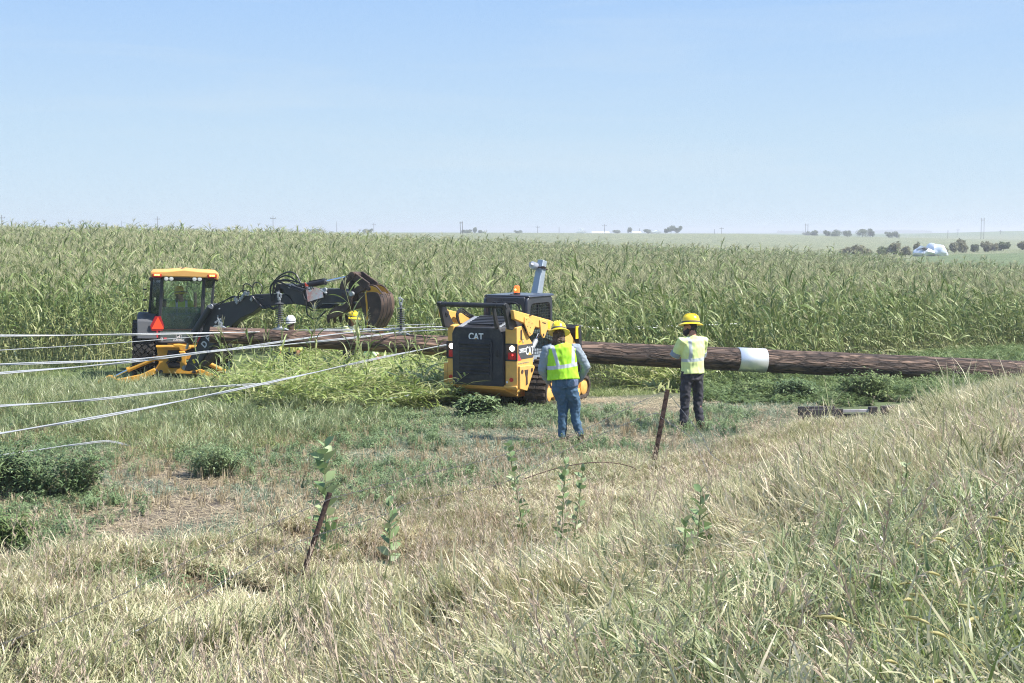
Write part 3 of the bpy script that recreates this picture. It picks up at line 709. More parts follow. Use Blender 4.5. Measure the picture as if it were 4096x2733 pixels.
# ---------------------------------------------------------------- flattened corn in front of the pole
flat = []
for k in range(7):
    random.seed(300+k); pm = PM()
    for j in range(2):
        a = rr()*6.283; st, lv, ta, ea = corn_plant(ru(1.3, 2.0), ru(.5, 1.3), a, 1, .8); off = Vector((ru(-.2, .2), ru(-.2, .2), 0))
        for q in (lv, st, ta):
            q.v = [Vector((p.x, p.y, max(.015, p.z*.3)))+off for p in q.v]
        pm.merge(lv, 0); pm.merge(st, 0)
    flat.append(pm.mesh('flat_corn', [M['corn_flat'], M['corn_flat'], M['corn_tassel']]))
cflat = hidden_coll('flat_corn_kinds', flat)
def region_pts(n, x0, x1, y0, y1, test):
    X = rng.uniform(x0, x1, n); Y = rng.uniform(y0, y1, n); u = 1175+3264*X/Y; v = 784+3264*np.tan(np.arctan((CAM_H-hgt(X, Y))/Y)-PITCH)
    m_ = test(X, Y, u, v); return X[m_], Y[m_]
def nzv(X, Y, s, o): return np.array([mnoise.noise(Vector((a*s+o, b*s, o))) for a, b in zip(X, Y)])
def loader_keep(X, Y): return ~((X > -1.15) & (X < 1.9) & (Y > 24.6) & (Y < 29) & (np.abs((X+.5)*.88-(Y-25.2)*.47) < 1.1))
def flat_test(X, Y, u, v):
    n_ = nzv(X, Y, .35, 4)
    a = (u > 440+50*n_) & (u < 1080) & (v > np.interp(u, [430, 500, 560, 640, 720], [965, 935, 920, 885, 830])) & (v < np.interp(u, [480, 700, 900, 1080], [915, 960, 955, 930])+25*n_)
    b = (u > 1340) & (u < 1540) & (v > 865) & (v < 900) & (n_ > -.2)
    return (a | b) & loader_keep(X, Y) & ~((X > -9.9) & (X < -6.2) & (Y > 29.5))
X, Y = region_pts(8000, -9, 5, 22, 36, flat_test)
n = len(X); Z = hgt(X, Y)
scatter('flattened_corn', cflat, np.stack([X, Y, Z], -1), rng.uniform(0, 6.283, n), rng.normal(0, .18, (n, 2)), np.repeat(rng.uniform(.6, 1.1, n)[:, None], 3, 1), len(flat), 'yellow green corn stalks knocked flat between backhoe and loader', 'corn')
# still-standing broken stalks there, one by one
random.seed(41)
sg = [(730, 850, 27, 1.0), (857, 868, 26.5, 1.15), (700, 880, 27.5, .9), (640, 875, 28, .75), (790, 880, 27.2, .85), (905, 885, 26.6, .8), (940, 870, 27, .9), (985, 895, 26, .7), (560, 955, 24.5, .8), (590, 930, 25, .7),
      (655, 930, 25.3, .75), (760, 930, 25.4, .8), (830, 935, 25, .75), (890, 940, 25.4, .7), (520, 905, 27.6, .75), (505, 900, 29.3, .75), (537, 897, 29.6, .7), (470, 935, 26.5, .6), (610, 900, 27, .7), (960, 930, 25.3, .65), (440, 975, 23.6, .6), (1010, 870, 27.4, .85), (675, 850, 29, .8), (820, 850, 28.9, .8)]
for i, (u, v, d, sc) in enumerate(sg):
    x = (u-1175)/3264*d; z = H(x, d); lab = ('broken light green corn stalk standing in the flattened corn, among the wires' if i not in (0, 1) else
         ('tallest bare corn stalk standing in front of the hanging bucket' if i == 1 else 'tall light green corn stalk standing before the grapple thumb'))
    pr = proto[i % len(proto)]
    o = bpy.data.objects.new('corn_plant', None); col.objects.link(o); o.location = (x, d, z); o.rotation_euler = (ru(-.25, .25), ru(-.3, .3), rr()*6.283); o.scale = (sc*.8, sc*.8, sc*.85)
    tag(o, lab, 'corn plant', None if i < 2 else 'broken stalks in the flattened corn')
    for it in pr:
        if it: c_ = bpy.data.objects.new(it[0], it[1]); col.objects.link(c_); c_.parent = o

# ---------------------------------------------------------------- grasses
random.seed(50)
def scat(name, pms, mats, X, Y, smin, smax, tilt, label, hs=None, bias=None, cat='grass', field=None):
    meshes = [p.mesh(name, mats) for p in pms]; c = hidden_coll(name+'_kinds', meshes); n = len(X); Z = hgt(X, Y)
    s_ = rng.uniform(smin, smax, n); sz = s_.copy()
    if hs is not None: sz = sz*hs
    tl = rng.normal(0, tilt, (n, 2)); yw = rng.uniform(0, 6.283, n)
    if field is not None:
        e_ = eul(yw, field[1]+np.abs(rng.normal(0, .12, n)), field[0]+rng.normal(0, .45, n)); tl = e_[:, :2]; yw = e_[:, 2]
    if bias is not None:   # a common wind lean: (azimuth, amount) in world
        e_ = eul(yw, np.abs(rng.normal(bias[1], .12, n)), rng.normal(bias[0], .5, n)); tl = e_[:, :2]; yw = e_[:, 2]
    return scatter(name, c, np.stack([X, Y, Z], -1), yw, tl, np.stack([s_, s_, sz], -1), len(meshes), label, cat)
# tall tan grass on the bank
def tan_test(X, Y, u, v):
    pn = fp(X, Y); n_ = nzv(X, Y, .5, 9); return (pn > np.interp(Y, [9, 13.5, 15.5, 18, 20.5], [-2.8, -2.3, -1.6, -1.0, -.2])+.8*n_) & (u > -900) & (u < 3100) & ~((pn < .3) & (nzv(X, Y, .9, 2) < -.2)) & (Y < np.interp(u, [0, 1500, 1900, 2100, 2350, 2700], [40, 18.5, 22, 22.8, 25, 27])+1.2*n_)
X, Y = region_pts(130000, -9, 18, 3.2, 34, tan_test)
dd = np.minimum(1, 11.0/Y)**1.0; k_ = rng.random(len(X)) < np.clip(.45+.55*np.minimum(1, Y/14), 0, 1); X, Y = X[k_], Y[k_]
hfac = lambda X, Y: np.interp(fp(X, Y), [-2.5, -1, .9, 1.7, 3.2], [.5, .38, .36, .5, .95])+.45*np.exp(-((Y-9.0)/1.5)**2)*sstep(0, 1.5, -X)+.10*sstep(15, 17.5, Y)*sstep(1650, 1850, 1175+3264*X/Y)
hn = (1+.45*nzv(X, Y, .6, 5))*hfac(X, Y)
u_ = 1175+3264*X/Y
hn *= np.interp(Y, [3, 6, 9], [.6, .75, 1])
tanp = [leafy_tall(13, .37) for _ in range(8)]
cl_ = nzv(X, Y, 2.6, 15); k_ = rng.random(len(X)) < np.clip(.5+2.3*cl_, .04, 1); X, Y, hn = X[k_], Y[k_], (hn*(1+.35*cl_))[k_]
def lean_field(X, Y, k=1.0):
    a = nzv(X, Y, .22, 61)*4+nzv(X, Y, .9, 62)*1.5+math.pi*.9; l = np.clip(.18+.75*nzv(X, Y, .33, 63)+.35*(fp(X, Y) > 3.0), .03, .85)*k; return a, l
scat('tall_grass', tanp, [M['tan_grass'], M['dry_stem']], X, Y, .75, 1.15, .16, 'tall pale dry grass covering the roadside bank', hs=hn, field=lean_field(X, Y))
thatch = [grass_clump(26, .28, .006, .16, .9, 1.2) for _ in range(5)]
X, Y = region_pts(27000, -9, 18, 3.2, 34, tan_test)
scat('dry_undergrass', thatch, [M['dry_stem']], X, Y, .8, 1.3, .2, 'dense low dry grass at the foot of the tall bank grass')
def green_test(X, Y, u, v):
    n_ = nzv(X, Y, .45, 21); return tan_test(X, Y, u, v) & ((n_ > .38) | ((u > 1900) & (v > 1250)) | ((v > 1350) & (n_ > .12)))
X, Y = region_pts(10000, -6, 9, 3.2, 20, green_test)
scat('green_verge_grass', [leafy_tall(9, .38) for _ in range(5)], [M['rank_grass'], M['dry_stem']], X, Y, .7, 1.15, .25, 'greener leafy grass tufts mixed into the dry bank grass', hs=hfac(X, Y)*np.interp(Y, [3, 6, 9], [.7, .85, 1]))
X, Y = region_pts(11500, -9, 16, 4.5, 32, lambda X, Y, u, v: tan_test(X, Y, u, v))
scat('seed_stalks', [seed_stalk(ru(.6, .85)) for _ in range(8)], [M['seed']], X, Y, .75, 1.12, .18, 'thin pale seed stalks rising above the bank grass', hs=np.interp(Y, [10, 20], [1, .6]), field=lean_field(X, Y, .8))
# foxtails lower right
def foxtail():
    pm = PM(); az = rr()*6.283; h = ru(.35, .55); pts = [Vector((math.cos(az)*h*.5*t**2.5, math.sin(az)*h*.5*t**2.5, h*(t-.22*t**3))) for t in (0, .2, .4, .6, .8, 1)]
    pm.tube(pts, [.0013]*6, .2, 0, 3); d = (pts[-1]-pts[-2]).normalized()
    hp = [pts[-1]+d*.085*t+Vector((0, 0, -.02*t*t)) for t in (0, .2, .5, .8, 1)]
    pm.tube(hp, [.003, .0055, .006, .0045, .001], .5, 0, 6)
    for k in range(90):
        t = rr(); q = hp[0].lerp(hp[-1], t); a = rr()*6.283; dd_ = (d*.8+Vector((math.cos(a), math.sin(a), ru(-.5, 1)))).normalized()
        pm.ribbon([q, q+dd_*.014], [.0012, .0003], dd_.cross(d).normalized() if dd_.cross(d).length > .01 else Vector((1, 0, 0)), rr(), 0)
    return pm
X, Y = region_pts(150, .8, 2.8, 4.0, 6.4, lambda X, Y, u, v: (u > 2150) & (u < 2480) & (v > 1400))
scat('foxtail_grass', [foxtail() for _ in range(6)], [M['foxtail']], X, Y, .8, 1.15, .12, 'nodding bristly foxtail heads in the lower right corner')
X, Y = region_pts(500, .5, 3.0, 3.6, 7.0, lambda X, Y, u, v: (u > 1950) & (u < 2600) & (v > 1310))
scat('broad_green_grass', [grass_clump(14, .42, .013, .08, .4, 1.3, seg=5) for _ in range(5)], [M['rank_grass'] if False else M['short_green']], X, Y, .8, 1.2, .15, 'broad bright green grass blades in the lower right corner')
# lush short green grass left and around the machines
def lush(X, Y, u, v):
    n_ = nzv(X, Y, .4, 13); return (fp(X, Y) < -1) & (v < np.interp(u, [0, 500, 800, 1000, 1650, 2400], [1040, 1050, 1005, 945, 890, 895])+40*n_) & (Y < 44) & (u > -1000) & (u < 2700) & (Y < corn_edge(X, Y)+1.5)
X, Y = region_pts(43000, -26, 16, 15, 44, lush); k_ = ~((X > -11.6) & (X < -4.6) & (Y > 31.2) & (Y < 40) & (rng.random(len(X)) < .8)); X, Y = X[k_], Y[k_]
X0, Y0 = X, Y
scat('short_grass', [grass_clump(30, .13, .007, .17, .6, 1.2) for _ in range(6)], [M['short_green']], X, Y, .55, 1.7, .15, 'short lush green grass under the backhoe and around the field edge')
X, Y = region_pts(5700, -24, 2, 15, 36, lambda X, Y, u, v: lush(X, Y, u, v) & (u < 900) & ~((X > -11.6) & (X < -4.6) & (Y > 31)))
scat('grass_with_tan_tips', [leafy_tall(8, .26) for _ in range(4)], [M['rank_grass'], M['dry_stem']], X, Y, .6, 1.1, .2, 'taller green grass tufts in the mown swath left of the loader')
# blue-green tufts / weeds / straw in the stubble
def stub(X, Y, u, v):
    return (fp(X, Y) < -.6) & (Y > 8) & (Y < 27) & (u > -900) & (u < 1900) & loader_keep(X, Y)
X, Y = region_pts(32000, -16, 6, 9, 27, lambda X, Y, u, v: stub(X, Y, u, v) & (nzv(X, Y, .55, 33) > np.where(u > 800, -.38, .08)) & (v > 930))
scat('blue_grass_tufts', [grass_clump(26, .13, .006, .10, .6, 1.3) for _ in range(5)], [M['blue_grass']], X, Y, .6, 1.25, .1, 'low blue green grass tufts growing in the stubble')
X, Y = region_pts(16000, -16, 6, 9, 27, lambda X, Y, u, v: stub(X, Y, u, v) & (nzv(X, Y, .5, 47) > np.where(u > 700, -.04, .1)) & (v > 940))
scat('low_weeds', [weed(3, .16, .05, .012, .08) for _ in range(6)], [M['weedleaf']], X, Y, .7, 1.3, .15, 'low leafy weeds scattered over the stubble', cat='weeds')
X, Y = region_pts(11500, -16, 7, 9, 27, lambda X, Y, u, v: stub(X, Y, u, v))
scat('straw_litter', [litter(20, .22) for _ in range(6)], [M['straw']], X, Y, .8, 1.3, .03, 'loose straw lying over the bare soil of the stubble', cat='straw')
# stubble in rows
Xr = []; Yr = []
for k in range(-40, 60):
    for j in range(0, 184):
        x = -18+j*.17*math.cos(R(8))+random.gauss(0, .03); y = 9+k*.19*1.0+j*.17*math.sin(R(8))+random.gauss(0, .025)
        Xr.append(x); Yr.append(y)
Xr = np.array(Xr); Yr = np.array(Yr); u = 1175+3264*Xr/Yr; v = 784+3264*np.tan(np.arctan((CAM_H-hgt(Xr, Yr))/np.maximum(Yr, 1))-PITCH)
k_ = stub(Xr, Yr, u, v) & (v > 955) & (rng.random(len(Xr)) < .42) & (nzv(Xr, Yr, .4, 71) > -.25); X, Y = Xr[k_], Yr[k_]
scat('stubble', [stubble() for _ in range(7)], [M['straw']], X, Y, .7, 1.1, .15, 'cut straw stubble tufts standing in rows', cat='stubble')
# vivid weeds under the right half of the pole, and at its far side
def wtest(X, Y, u, v): return (u > 1600) & (u < 2520) & (fp(X, Y) < 1.6+(u-1600)*.0012) & (Y > 25.3) & (Y < 33.5) & (nzv(X, Y, .5, 3) > -.45+.3*(Y < 27))
X, Y = region_pts(9000, 2, 15, 24, 35, wtest)
scat('pole_weeds', [weed(5, .24, .07, .018, .14) for _ in range(6)], [M['weedbright']], X, Y, .75, 1.3, .15, 'vivid green leafy weeds growing under the thick half of the pole', cat='weeds', hs=np.interp(Y, [26, 28, 32], [.6, .95, 1.1])*(1+.9*nzv(X, Y, 1.3, 5)))
X, Y = region_pts(9000, 4, 18, 29, 44, lambda X, Y, u, v: (u > 1980) & (u < 2550) & (Y > 32.3) & (Y < corn_edge(X, Y)+.3))
scat('field_edge_weeds', [weed(5, .42, .08, .02, .16) for _ in range(5)], [M['weedbright']], X, Y, .8, 1.35, .15, 'light green weeds and grass between the pole and the corn', cat='weeds')
X, Y = region_pts(3800, -18, 2, 13, 24, lambda X, Y, u, v: (u < 1050) & (u > -700) & (v > 950) & (v < 1130) & (nzv(X, Y, .45, 81) > .05))
scat('dark_weeds', [weed(4, .24, .055, .010, .14) for _ in range(6)], [M['weedleaf']], X, Y, .5, 1.15, .15, 'dark green bushy weeds in front of the mown swath', cat='weeds')
X, Y = region_pts(90, 1, 14, 12, 28, lambda X, Y, u, v: (u > 1850) & (fp(X, Y) > .5) & (v < 1150))
scat('arching_grass', [grass_clump(16, .95, .009, .1, .3, 1.0, seg=5) for _ in range(4)], [M['tan_grass']], X, Y, .8, 1.15, .1, 'long pale arching grass blades above the bank grass on the right')
# ================================================================ FALLEN POLE AND ITS FITTINGS
def pole_point(t):   # t metres from the tip
    A = W(481, 768, 28.0); B = W(2350, 856, 31.2); return A + (B-A).normalized()*t
PA, PB = pole_point(0), pole_point(1); PD = (PB-PA).normalized()
q = PD.to_track_quat('Z', 'Y')
po = bpy.data.objects.new('fallen_pole', None); col.objects.link(po); po.location = PA; po.rotation_mode = 'QUATERNION'; po.rotation_quaternion = q
tag(po, 'long fallen brown treated wooden power pole lying across the field edge', 'utility pole')
FR[po] = Matrix.Translation(PA) @ q.to_matrix().to_4x4()
mb = MB(); pts = []; rs = []; Lp = 21.0; N = 90; random.seed(3)
ring = []; seg = 26
for i in range(N+1):
    t = Lp*i/N; r_ = .155+.105*(1-math.exp(-t/11))*1.35
    for k in range(seg):
        th = 2*math.pi*k/seg; rr_ = r_*(1+.03*mnoise.noise(Vector((math.cos(th)*2, math.sin(th)*2, t*.9)))+.012*mnoise.noise(Vector((math.cos(th)*9, math.sin(th)*9, t*3))))
        mb.v.append(Vector((math.cos(th)*rr_, math.sin(th)*rr_, t)))
mb.f = [(i*seg+k, i*seg+(k+1) % seg, (i+1)*seg+(k+1) % seg, (i+1)*seg+k) for i in range(N) for k in range(seg)]+[tuple(range(seg-1, -1, -1)), tuple(N*seg+k for k in range(seg))]
mb.build('shaft', 'pole', po)
def pr(t): return .155+.105*(1-math.exp(-t/11))*1.35
def pole_t(u):
    lo, hi = 0, 20
    for _ in range(40):
        m_ = (lo+hi)/2; P = pole_point(m_); uu = 1175+3264*P.x/(P.y*cp - (P.z-CAM_H)*sp)
        if uu < u: lo = m_
        else: hi = m_
    return lo
ta_, tb_ = pole_t(1692), pole_t(1755)
mb = MB(); mb.lathe([(pr(ta_)+.004, ta_), (pr(ta_)+.012, ta_+.003), (pr(tb_)+.012, tb_-.003), (pr(tb_)+.004, tb_)], 2, seg=40); mb.build('metal_band', 'alu', po, smooth=R(80))
# world-up direction on the pole
UPW = (Vector((0, 0, 1)) - PD*PD.z).normalized()
def insulator(u, label):
    t = pole_t(u); base = pole_point(t)+UPW*(pr(t)*.98)
    o = thing('line_post_insulator', label, 'insulator', base, 0, 0, 'insulators standing on the pole'); mb = MB()
    prof = []
    z0 = .10; n = 11
    for i in range(n):
        z = z0+.045+i*.038; r_ = .08 if i not in (0, n-1) else .09
        prof += [(.024, z-.012), (r_, z-.006), (r_*.98, z), (.026, z+.008)]
    mb.lathe([(.024, z0)]+prof+[(.024, z0+.49)], 2, seg=20); mb.build('shed_stack', 'poly', o)
    b = MB(); b.prism([(-.18, -.012), (.18, -.012), (.10, .03), (-.10, .03)], 1, -.07, .07); b.lathe([(.055, .03), (.04, .06), (.032, .11)], 2, seg=14); b.build('base_fitting', 'steel', o, bevel=.004)
    c_ = MB(); c_.lathe([(.03, .58), (.034, .60), (.03, .645)], 2, seg=12); c_.box((-.025, 0, .68), (.02, .05, .10)); c_.box((.03, 0, .67), (.022, .05, .08)); c_.box((0, 0, .715), (.12, .03, .03), (0, .4, 0)); c_.tube([(0, 0, .70), (-.01, 0, .77)], .009); c_.build('clamp_top', 'steel', o, bevel=.003)
    return o
insulator(641, 'ribbed grey insulator on the pole left of the white hard hat')
insulator(919, 'ribbed grey insulator on the pole right of the hanging bucket')
# small tip bracket
t = pole_t(503); base = pole_point(t)+UPW*(pr(t)*.98)
o = thing('pole_bracket', 'small galvanised clamp bracket standing on the tip of the fallen pole', 'bracket', base)
mb = MB(); mb.prism([(-.10, -.01), (.13, -.01), (.07, .025), (-.05, .03)], 1, -.04, .04); mb.box((0, 0, .07), (.035, .04, .12), (0, -.2, 0)); mb.box((.035, 0, .05), (.03, .05, .09)); mb.build('foot', 'steel', o, bevel=.003)
mb = MB(); mb.box((-.03, 0, .13), (.14, .025, .025), (0, -.5, 0)); mb.tube([(-.02, 0, .11), (-.035, 0, .19)], .012); mb.tube([(-.09, 0, .08), (-.06, 0, .10)], .018); mb.build('jaw', 'steel', o, bevel=.003)
# bolts under the pole
for i, u in enumerate((665, 925, 1012)):
    t = pole_t(u); b0 = pole_point(t)-UPW*(pr(t)*.97)
    o = MB(); o.tube([b0, b0-UPW*.10], .012, 6); o = o.build('bolt', 'steel', po, world=True)
# steel davit arm behind the loader cab
t = pole_t(1212); Bp = W(1209, 800, 29.5); Tp = W(1245, 598, 29.9)
o = thing('steel_arm', 'grey square steel crossarm rising from the pole behind the loader cab', 'crossarm', Bp)
ax = (Tp-Bp); Mx = frame(Bp, Vector((.72, -.69, 0)), ax.cross(Vector((.72, -.69, 0)))*1)
X_ = Vector((.80, -.60, 0)); Z_ = ax.normalized(); Y_ = Z_.cross(X_).normalized(); X_ = Y_.cross(Z_)
def armsec(p, s_): return [p+X_*a*s_+Y_*b*s_ for a, b in ((-1, -1), (1, -1), (1, 1), (-1, 1))]
mb = MB(); vs_ = armsec(Bp, .115)+armsec(Tp, .072); mb.add(vs_, [(0, 1, 2, 3), (7, 6, 5, 4), (0, 4, 5, 1), (1, 5, 6, 2), (2, 6, 7, 3), (3, 7, 4, 0)]); mb.build('tube', 'galv', o, world=True, bevel=.012)
mb = MB(); C_ = Tp-Z_*.17
for r_, h_ in ((.012, .0),): pass
mb.tube([C_-X_*.10-Y_*.095, C_+X_*.10-Y_*.095, C_+X_*.18-Y_*.08], .013); mb.tube([C_+X_*.095-Y_*.10, C_+X_*.095+Y_*.1], .012); mb.box(C_+X_*.11-Y_*.09, (.07, .03, .05)); mb.build('clamp', 'rust', o, world=True)
mb = MB(); Q = W(1231, 604, 29.7); dirq = (W(1224, 601, 29.55)-W(1240, 608, 29.8)).normalized(); P0 = C_-X_*.09-Y_*.03+Z_*.02
pts = []; rs = []
for i in range(4):
    for dt, r_ in ((0, .03), (.018, .075), (.03, .078), (.045, .035)): pts.append(P0+dirq*(.02+i*.05+dt)); rs.append(r_)
pts.append(P0+dirq*.27); rs.append(.03); pts.append(P0+dirq*.29); rs.append(.02)
mb.tube(pts, rs, 16); mb.build('insulator', 'polylight', o, world=True)
mb = MB(); mb.box(P0+dirq*.30, (.04, .04, .07)); mb.build('end_clamp', 'steel', o, world=True)

# ================================================================ WIRES
def smooth_path(P_, n=14):
    out = []
    for i in range(len(P_)-1):
        a = P_[max(i-1, 0)]; b = P_[i]; c_ = P_[i+1]; d = P_[min(i+2, len(P_)-1)]
        for k in range(n):
            t = k/n; out.append(.5*((2*b)+(c_-a)*t+(2*a-5*b+4*c_-d)*t*t+(3*b-a-3*c_+d)*t**3))
    out.append(P_[-1]); return out
def cable(label, pts, r=.009, twist=.0105, group='twisted pairs of fallen conductors', mm='wire', phase=0, cat='cable', name='conductor_cable', two=True):
    """pts: (u,v,depth). one conductor = two twisted strands"""
    C_ = [W(*p) for p in pts]
    if pts[0][0] == -160:   # the span runs on well past the edge of the picture
        C_ = [C_[0]+(C_[0]-C_[1])*5, C_[0]+(C_[0]-C_[1])*2]+C_
        for q_ in C_[:2]: q_.z = max(q_.z, H(q_.x, q_.y)+.05)
    P_ = smooth_path(C_, 16); mb = MB()
    # resample by length
    acc = [0]
    for a, b in zip(P_, P_[1:]): acc.append(acc[-1]+(b-a).length)
    n = max(8, int(acc[-1]/.14)); S = []; j = 0
    for i in range(n+1):
        s_ = acc[-1]*i/n
        while j < len(P_)-2 and acc[j+1] < s_: j += 1
        S.append(P_[j].lerp(P_[j+1], (s_-acc[j])/max(1e-6, acc[j+1]-acc[j])))
    for k in ((0, 1) if two else (0,)):
        path = []
        for i, p in enumerate(S):
            d = (S[min(i+1, n)]-S[max(i-1, 0)]).normalized(); a = d.cross(Vector((0, 0, 1))).normalized(); b = a.cross(d); th = i*.14*.9+math.pi*k+phase
            path.append(p+(a*math.cos(th)+b*math.sin(th))*twist*(1 if two else 0))
        mb.tube(path, r, 6)
    o = mb.build(name, mm, None); tag(o, label, cat, group); return o
cable('topmost pair of silver wires, passing level across the backhoe cab base to the insulators', [(-160, 771, 23.5), (150, 770, 25), (400, 766, 26.8), (620, 762, 28.2), (800, 757, 28.75), (930, 753, 28.9), (1035, 751, 29.4), (1240, 757, 30.3)])
cable('thin single wire drooping over the backhoe rear frame', [(-160, 816, 24), (0, 804, 25), (220, 791, 27.5), (400, 777, 29.5), (520, 768, 31.3), (640, 760, 32.5), (760, 754, 32.6), (905, 747, 32.6), (1000, 744, 33)], r=.007, two=False, group=None)
cable('pair of silver wires crossing the backhoe frame and rising to the second insulator', [(-160, 846, 20), (0, 837, 21), (300, 825, 23), (520, 803, 25), (700, 787, 26.8), (860, 770, 28.2), (925, 762, 28.6), (1035, 757, 28.8), (1150, 757, 30.2)], phase=.7)
cable('lower of the two close wire pairs in front of the stabiliser', [(-160, 873, 19.5), (0, 857, 20.5), (250, 836, 22.5), (450, 812, 24.5), (560, 797, 25.8), (690, 778, 27.3), (800, 764, 28.2), (930, 755, 28.8)], phase=1.9)
cable('pair of silver wires sinking into the flattened corn right of the backhoe', [(-160, 945, 17.5), (0, 932, 19), (200, 919, 21), (360, 901, 22.6), (520, 886, 24.2), (640, 880, 25.3)], phase=.3)
cable('lowest pair of silver wires, rising from the lower left to the loader', [(-160, 1020, 15.5), (0, 995, 17), (250, 953, 19.2), (500, 903, 21.5), (700, 860, 23.5), (880, 820, 25.8), (1030, 791, 27.9), (1100, 779, 28.5)], phase=1.1)
cable('silver wire lying in the green grass at the left edge', [(-160, 1072, 16.9), (0, 1045, 17.9), (100, 1031, 18.6), (180, 1020, 19.2), (260, 1014, 20.0), (340, 1040, 20.6)], phase=.1, twist=.008, r=.006, group=None)
cable('silver wire lying over the corn between the loader and the standing man', [(1300, 742, 33), (1400, 757, 33.3), (1470, 752, 33.6), (1560, 748, 34), (1700, 744, 35)], r=.007, group=None, twist=.02)
cable('bright wire on the flattened corn beside the loader tracks', [(880, 917, 24.4), (940, 908, 25), (1010, 899, 25.4)], r=.012, group=None, twist=.02)

# ================================================================ FENCE
def bez(pts, n=14): return smooth_path(pts, n)
def barbed(label, P_, grp='strands of barbed wire', r=.0035):
    P_ = smooth_path(P_, 12); acc = [0]
    for a, b in zip(P_, P_[1:]): acc.append(acc[-1]+(b-a).length)
    n = int(acc[-1]/.035); S = []; j = 0
    for i in range(n+1):
        s_ = acc[-1]*i/n
        while j < len(P_)-2 and acc[j+1] < s_: j += 1
        S.append(P_[j].lerp(P_[j+1], (s_-acc[j])/max(1e-6, acc[j+1]-acc[j])))
    mb = MB()
    for k in (0, 1):
        path = []
        for i, p in enumerate(S):
            d = (S[min(i+1, n)]-S[max(i-1, 0)]).normalized(); a = d.cross(Vector((0, 0, 1))).normalized(); b = a.cross(d); th = i*.75+math.pi*k
            path.append(p+(a*math.cos(th)+b*math.sin(th))*.0035)
        mb.tube(path, r*.62, 3, cap=False)
    for i in range(3, n, 4):
        p = S[i]; a = Vector((ru(-1, 1), ru(-1, 1), ru(-1, 1))).normalized(); b = Vector((ru(-1, 1), ru(-1, 1), ru(-1, 1))).normalized()
        mb.tube([p-a*.016, p+a*.016], .0017, 3, cap=False); mb.tube([p-b*.016, p+b*.016], .0017, 3, cap=False)
    o = mb.build('barbed_wire', 'wire_dark', None); tag(o, label, 'wire', grp); return o
random.seed(9)
top1, bot1 = W(757, 1131, 12.3), W(672, 1385, 12.15)
o = thing('fence_post', 'rusty hollow pipe fence post leaning right in the near grass', 'fence post', (bot1.x, bot1.y, H(bot1.x, bot1.y)), 0, 0, 'rusty fence posts')
mb = MB(); d = (top1-bot1).normalized(); a = d.orthogonal().normalized(); b = d.cross(a); n = 16; vs_ = []
mb.tube([bot1-d*.15, bot1.lerp(top1, .5)+a*.004, top1], .0235, 14, cap=False)
mb.tube([top1, top1+d*.0005], [(.0235, .0235), (.019, .019)], 14, cap=False); mb.tube([top1, top1-d*.12], .019, 14, cap=False)
mb.build('pipe', 'rustpost', o, world=True, smooth=R(60))
top2, bot2 = W(1532, 894, 18.2), W(1494, 1100, 18.1)
o = thing('fence_post', 'rusty steel fence post leaning right before the man in the pale shirt', 'fence post', (bot2.x, bot2.y, H(bot2.x, bot2.y)), 0, 0, 'rusty fence posts')
mb = MB(); d = (top2-bot2).normalized(); sx_ = Vector((1, 0, 0)); sx_ = (sx_-d*d.dot(sx_)).normalized(); sy_ = d.cross(sx_)
def barx(mb, p, q_, hx, hy):
    vs_ = [e_+sx_*a_*hx+sy_*b_*hy for e_ in (p, q_) for a_, b_ in ((-1, -1), (1, -1), (1, 1), (-1, 1))]
    mb.add(vs_, [(0, 1, 2, 3), (7, 6, 5, 4), (0, 4, 5, 1), (1, 5, 6, 2), (2, 6, 7, 3), (3, 7, 4, 0)])
barx(mb, bot2-d*.2, top2, .030, .004); mb.build('flange', 'rustpost', o, world=True)
mb = MB(); barx(mb, bot2-d*.2+sy_*.022, top2+sy_*.022, .004, .018)
for k in range(9): pp = bot2.lerp(top2, .1+k*.1); mb.box(pp-sy_*.008, (.022, .012, .016))
mb.build('web', 'rustpost', o, world=True)
j1a = W(759, 1144, 12.28); j1b = W(727, 1228, 12.2); j2a = W(1529, 897, 18.2); j2b = W(1519, 960, 18.15)
barbed('upper barbed wire from the lower left edge to the leaning pipe post', [W(-140, 1535, 8.3), W(0, 1480, 8.9), W(264, 1372, 10), W(416, 1295, 10.7), W(570, 1226, 11.4), j1a])
barbed('lower barbed wire running down to the left from the pipe post, half hidden in grass', [W(250, 1482, 9.3), W(400, 1400, 10.2), W(560, 1308, 11.1), W(640, 1262, 11.6), j1b])
barbed('upper barbed wire from the pipe post to the steel post', [j1a, W(953, 1094, 13.8), W(1160, 1043, 15.3), W(1330, 990, 16.6), W(1470, 922, 17.8), j2a])
barbed('lower barbed wire from the pipe post to the steel post', [j1b, W(890, 1179, 13.2), W(953, 1150, 13.8), W(1160, 1106, 15.2), W(1305, 1030, 16.5), W(1490, 952, 17.9), j2b])
barbed('loose barbed wire drooping right from the steel post into the grass', [j2a, W(1560, 935, 18.2), W(1610, 1000, 18.0), W(1640, 1050, 17.6), W(1720, 1085, 17.2), W(1780, 1112, 17)])
barbed('slack barbed wire falling from the steel post down the bank', [j2b, W(1590, 1010, 17.8), W(1625, 1090, 17.0), W(1660, 1160, 16.2)])
o = MB(); P_ = smooth_path([W(1200, 1100, 15.4), W(1290, 1072, 15.8), W(1380, 1061, 16.4), W(1450, 1072, 17), W(1490, 1098, 17.8)], 12); o.tube(P_, .006, 5); o = o.build('old_wire', 'rustpost', None)
tag(o, 'dark loop of old wire arching low in the grass left of the steel post', 'wire')
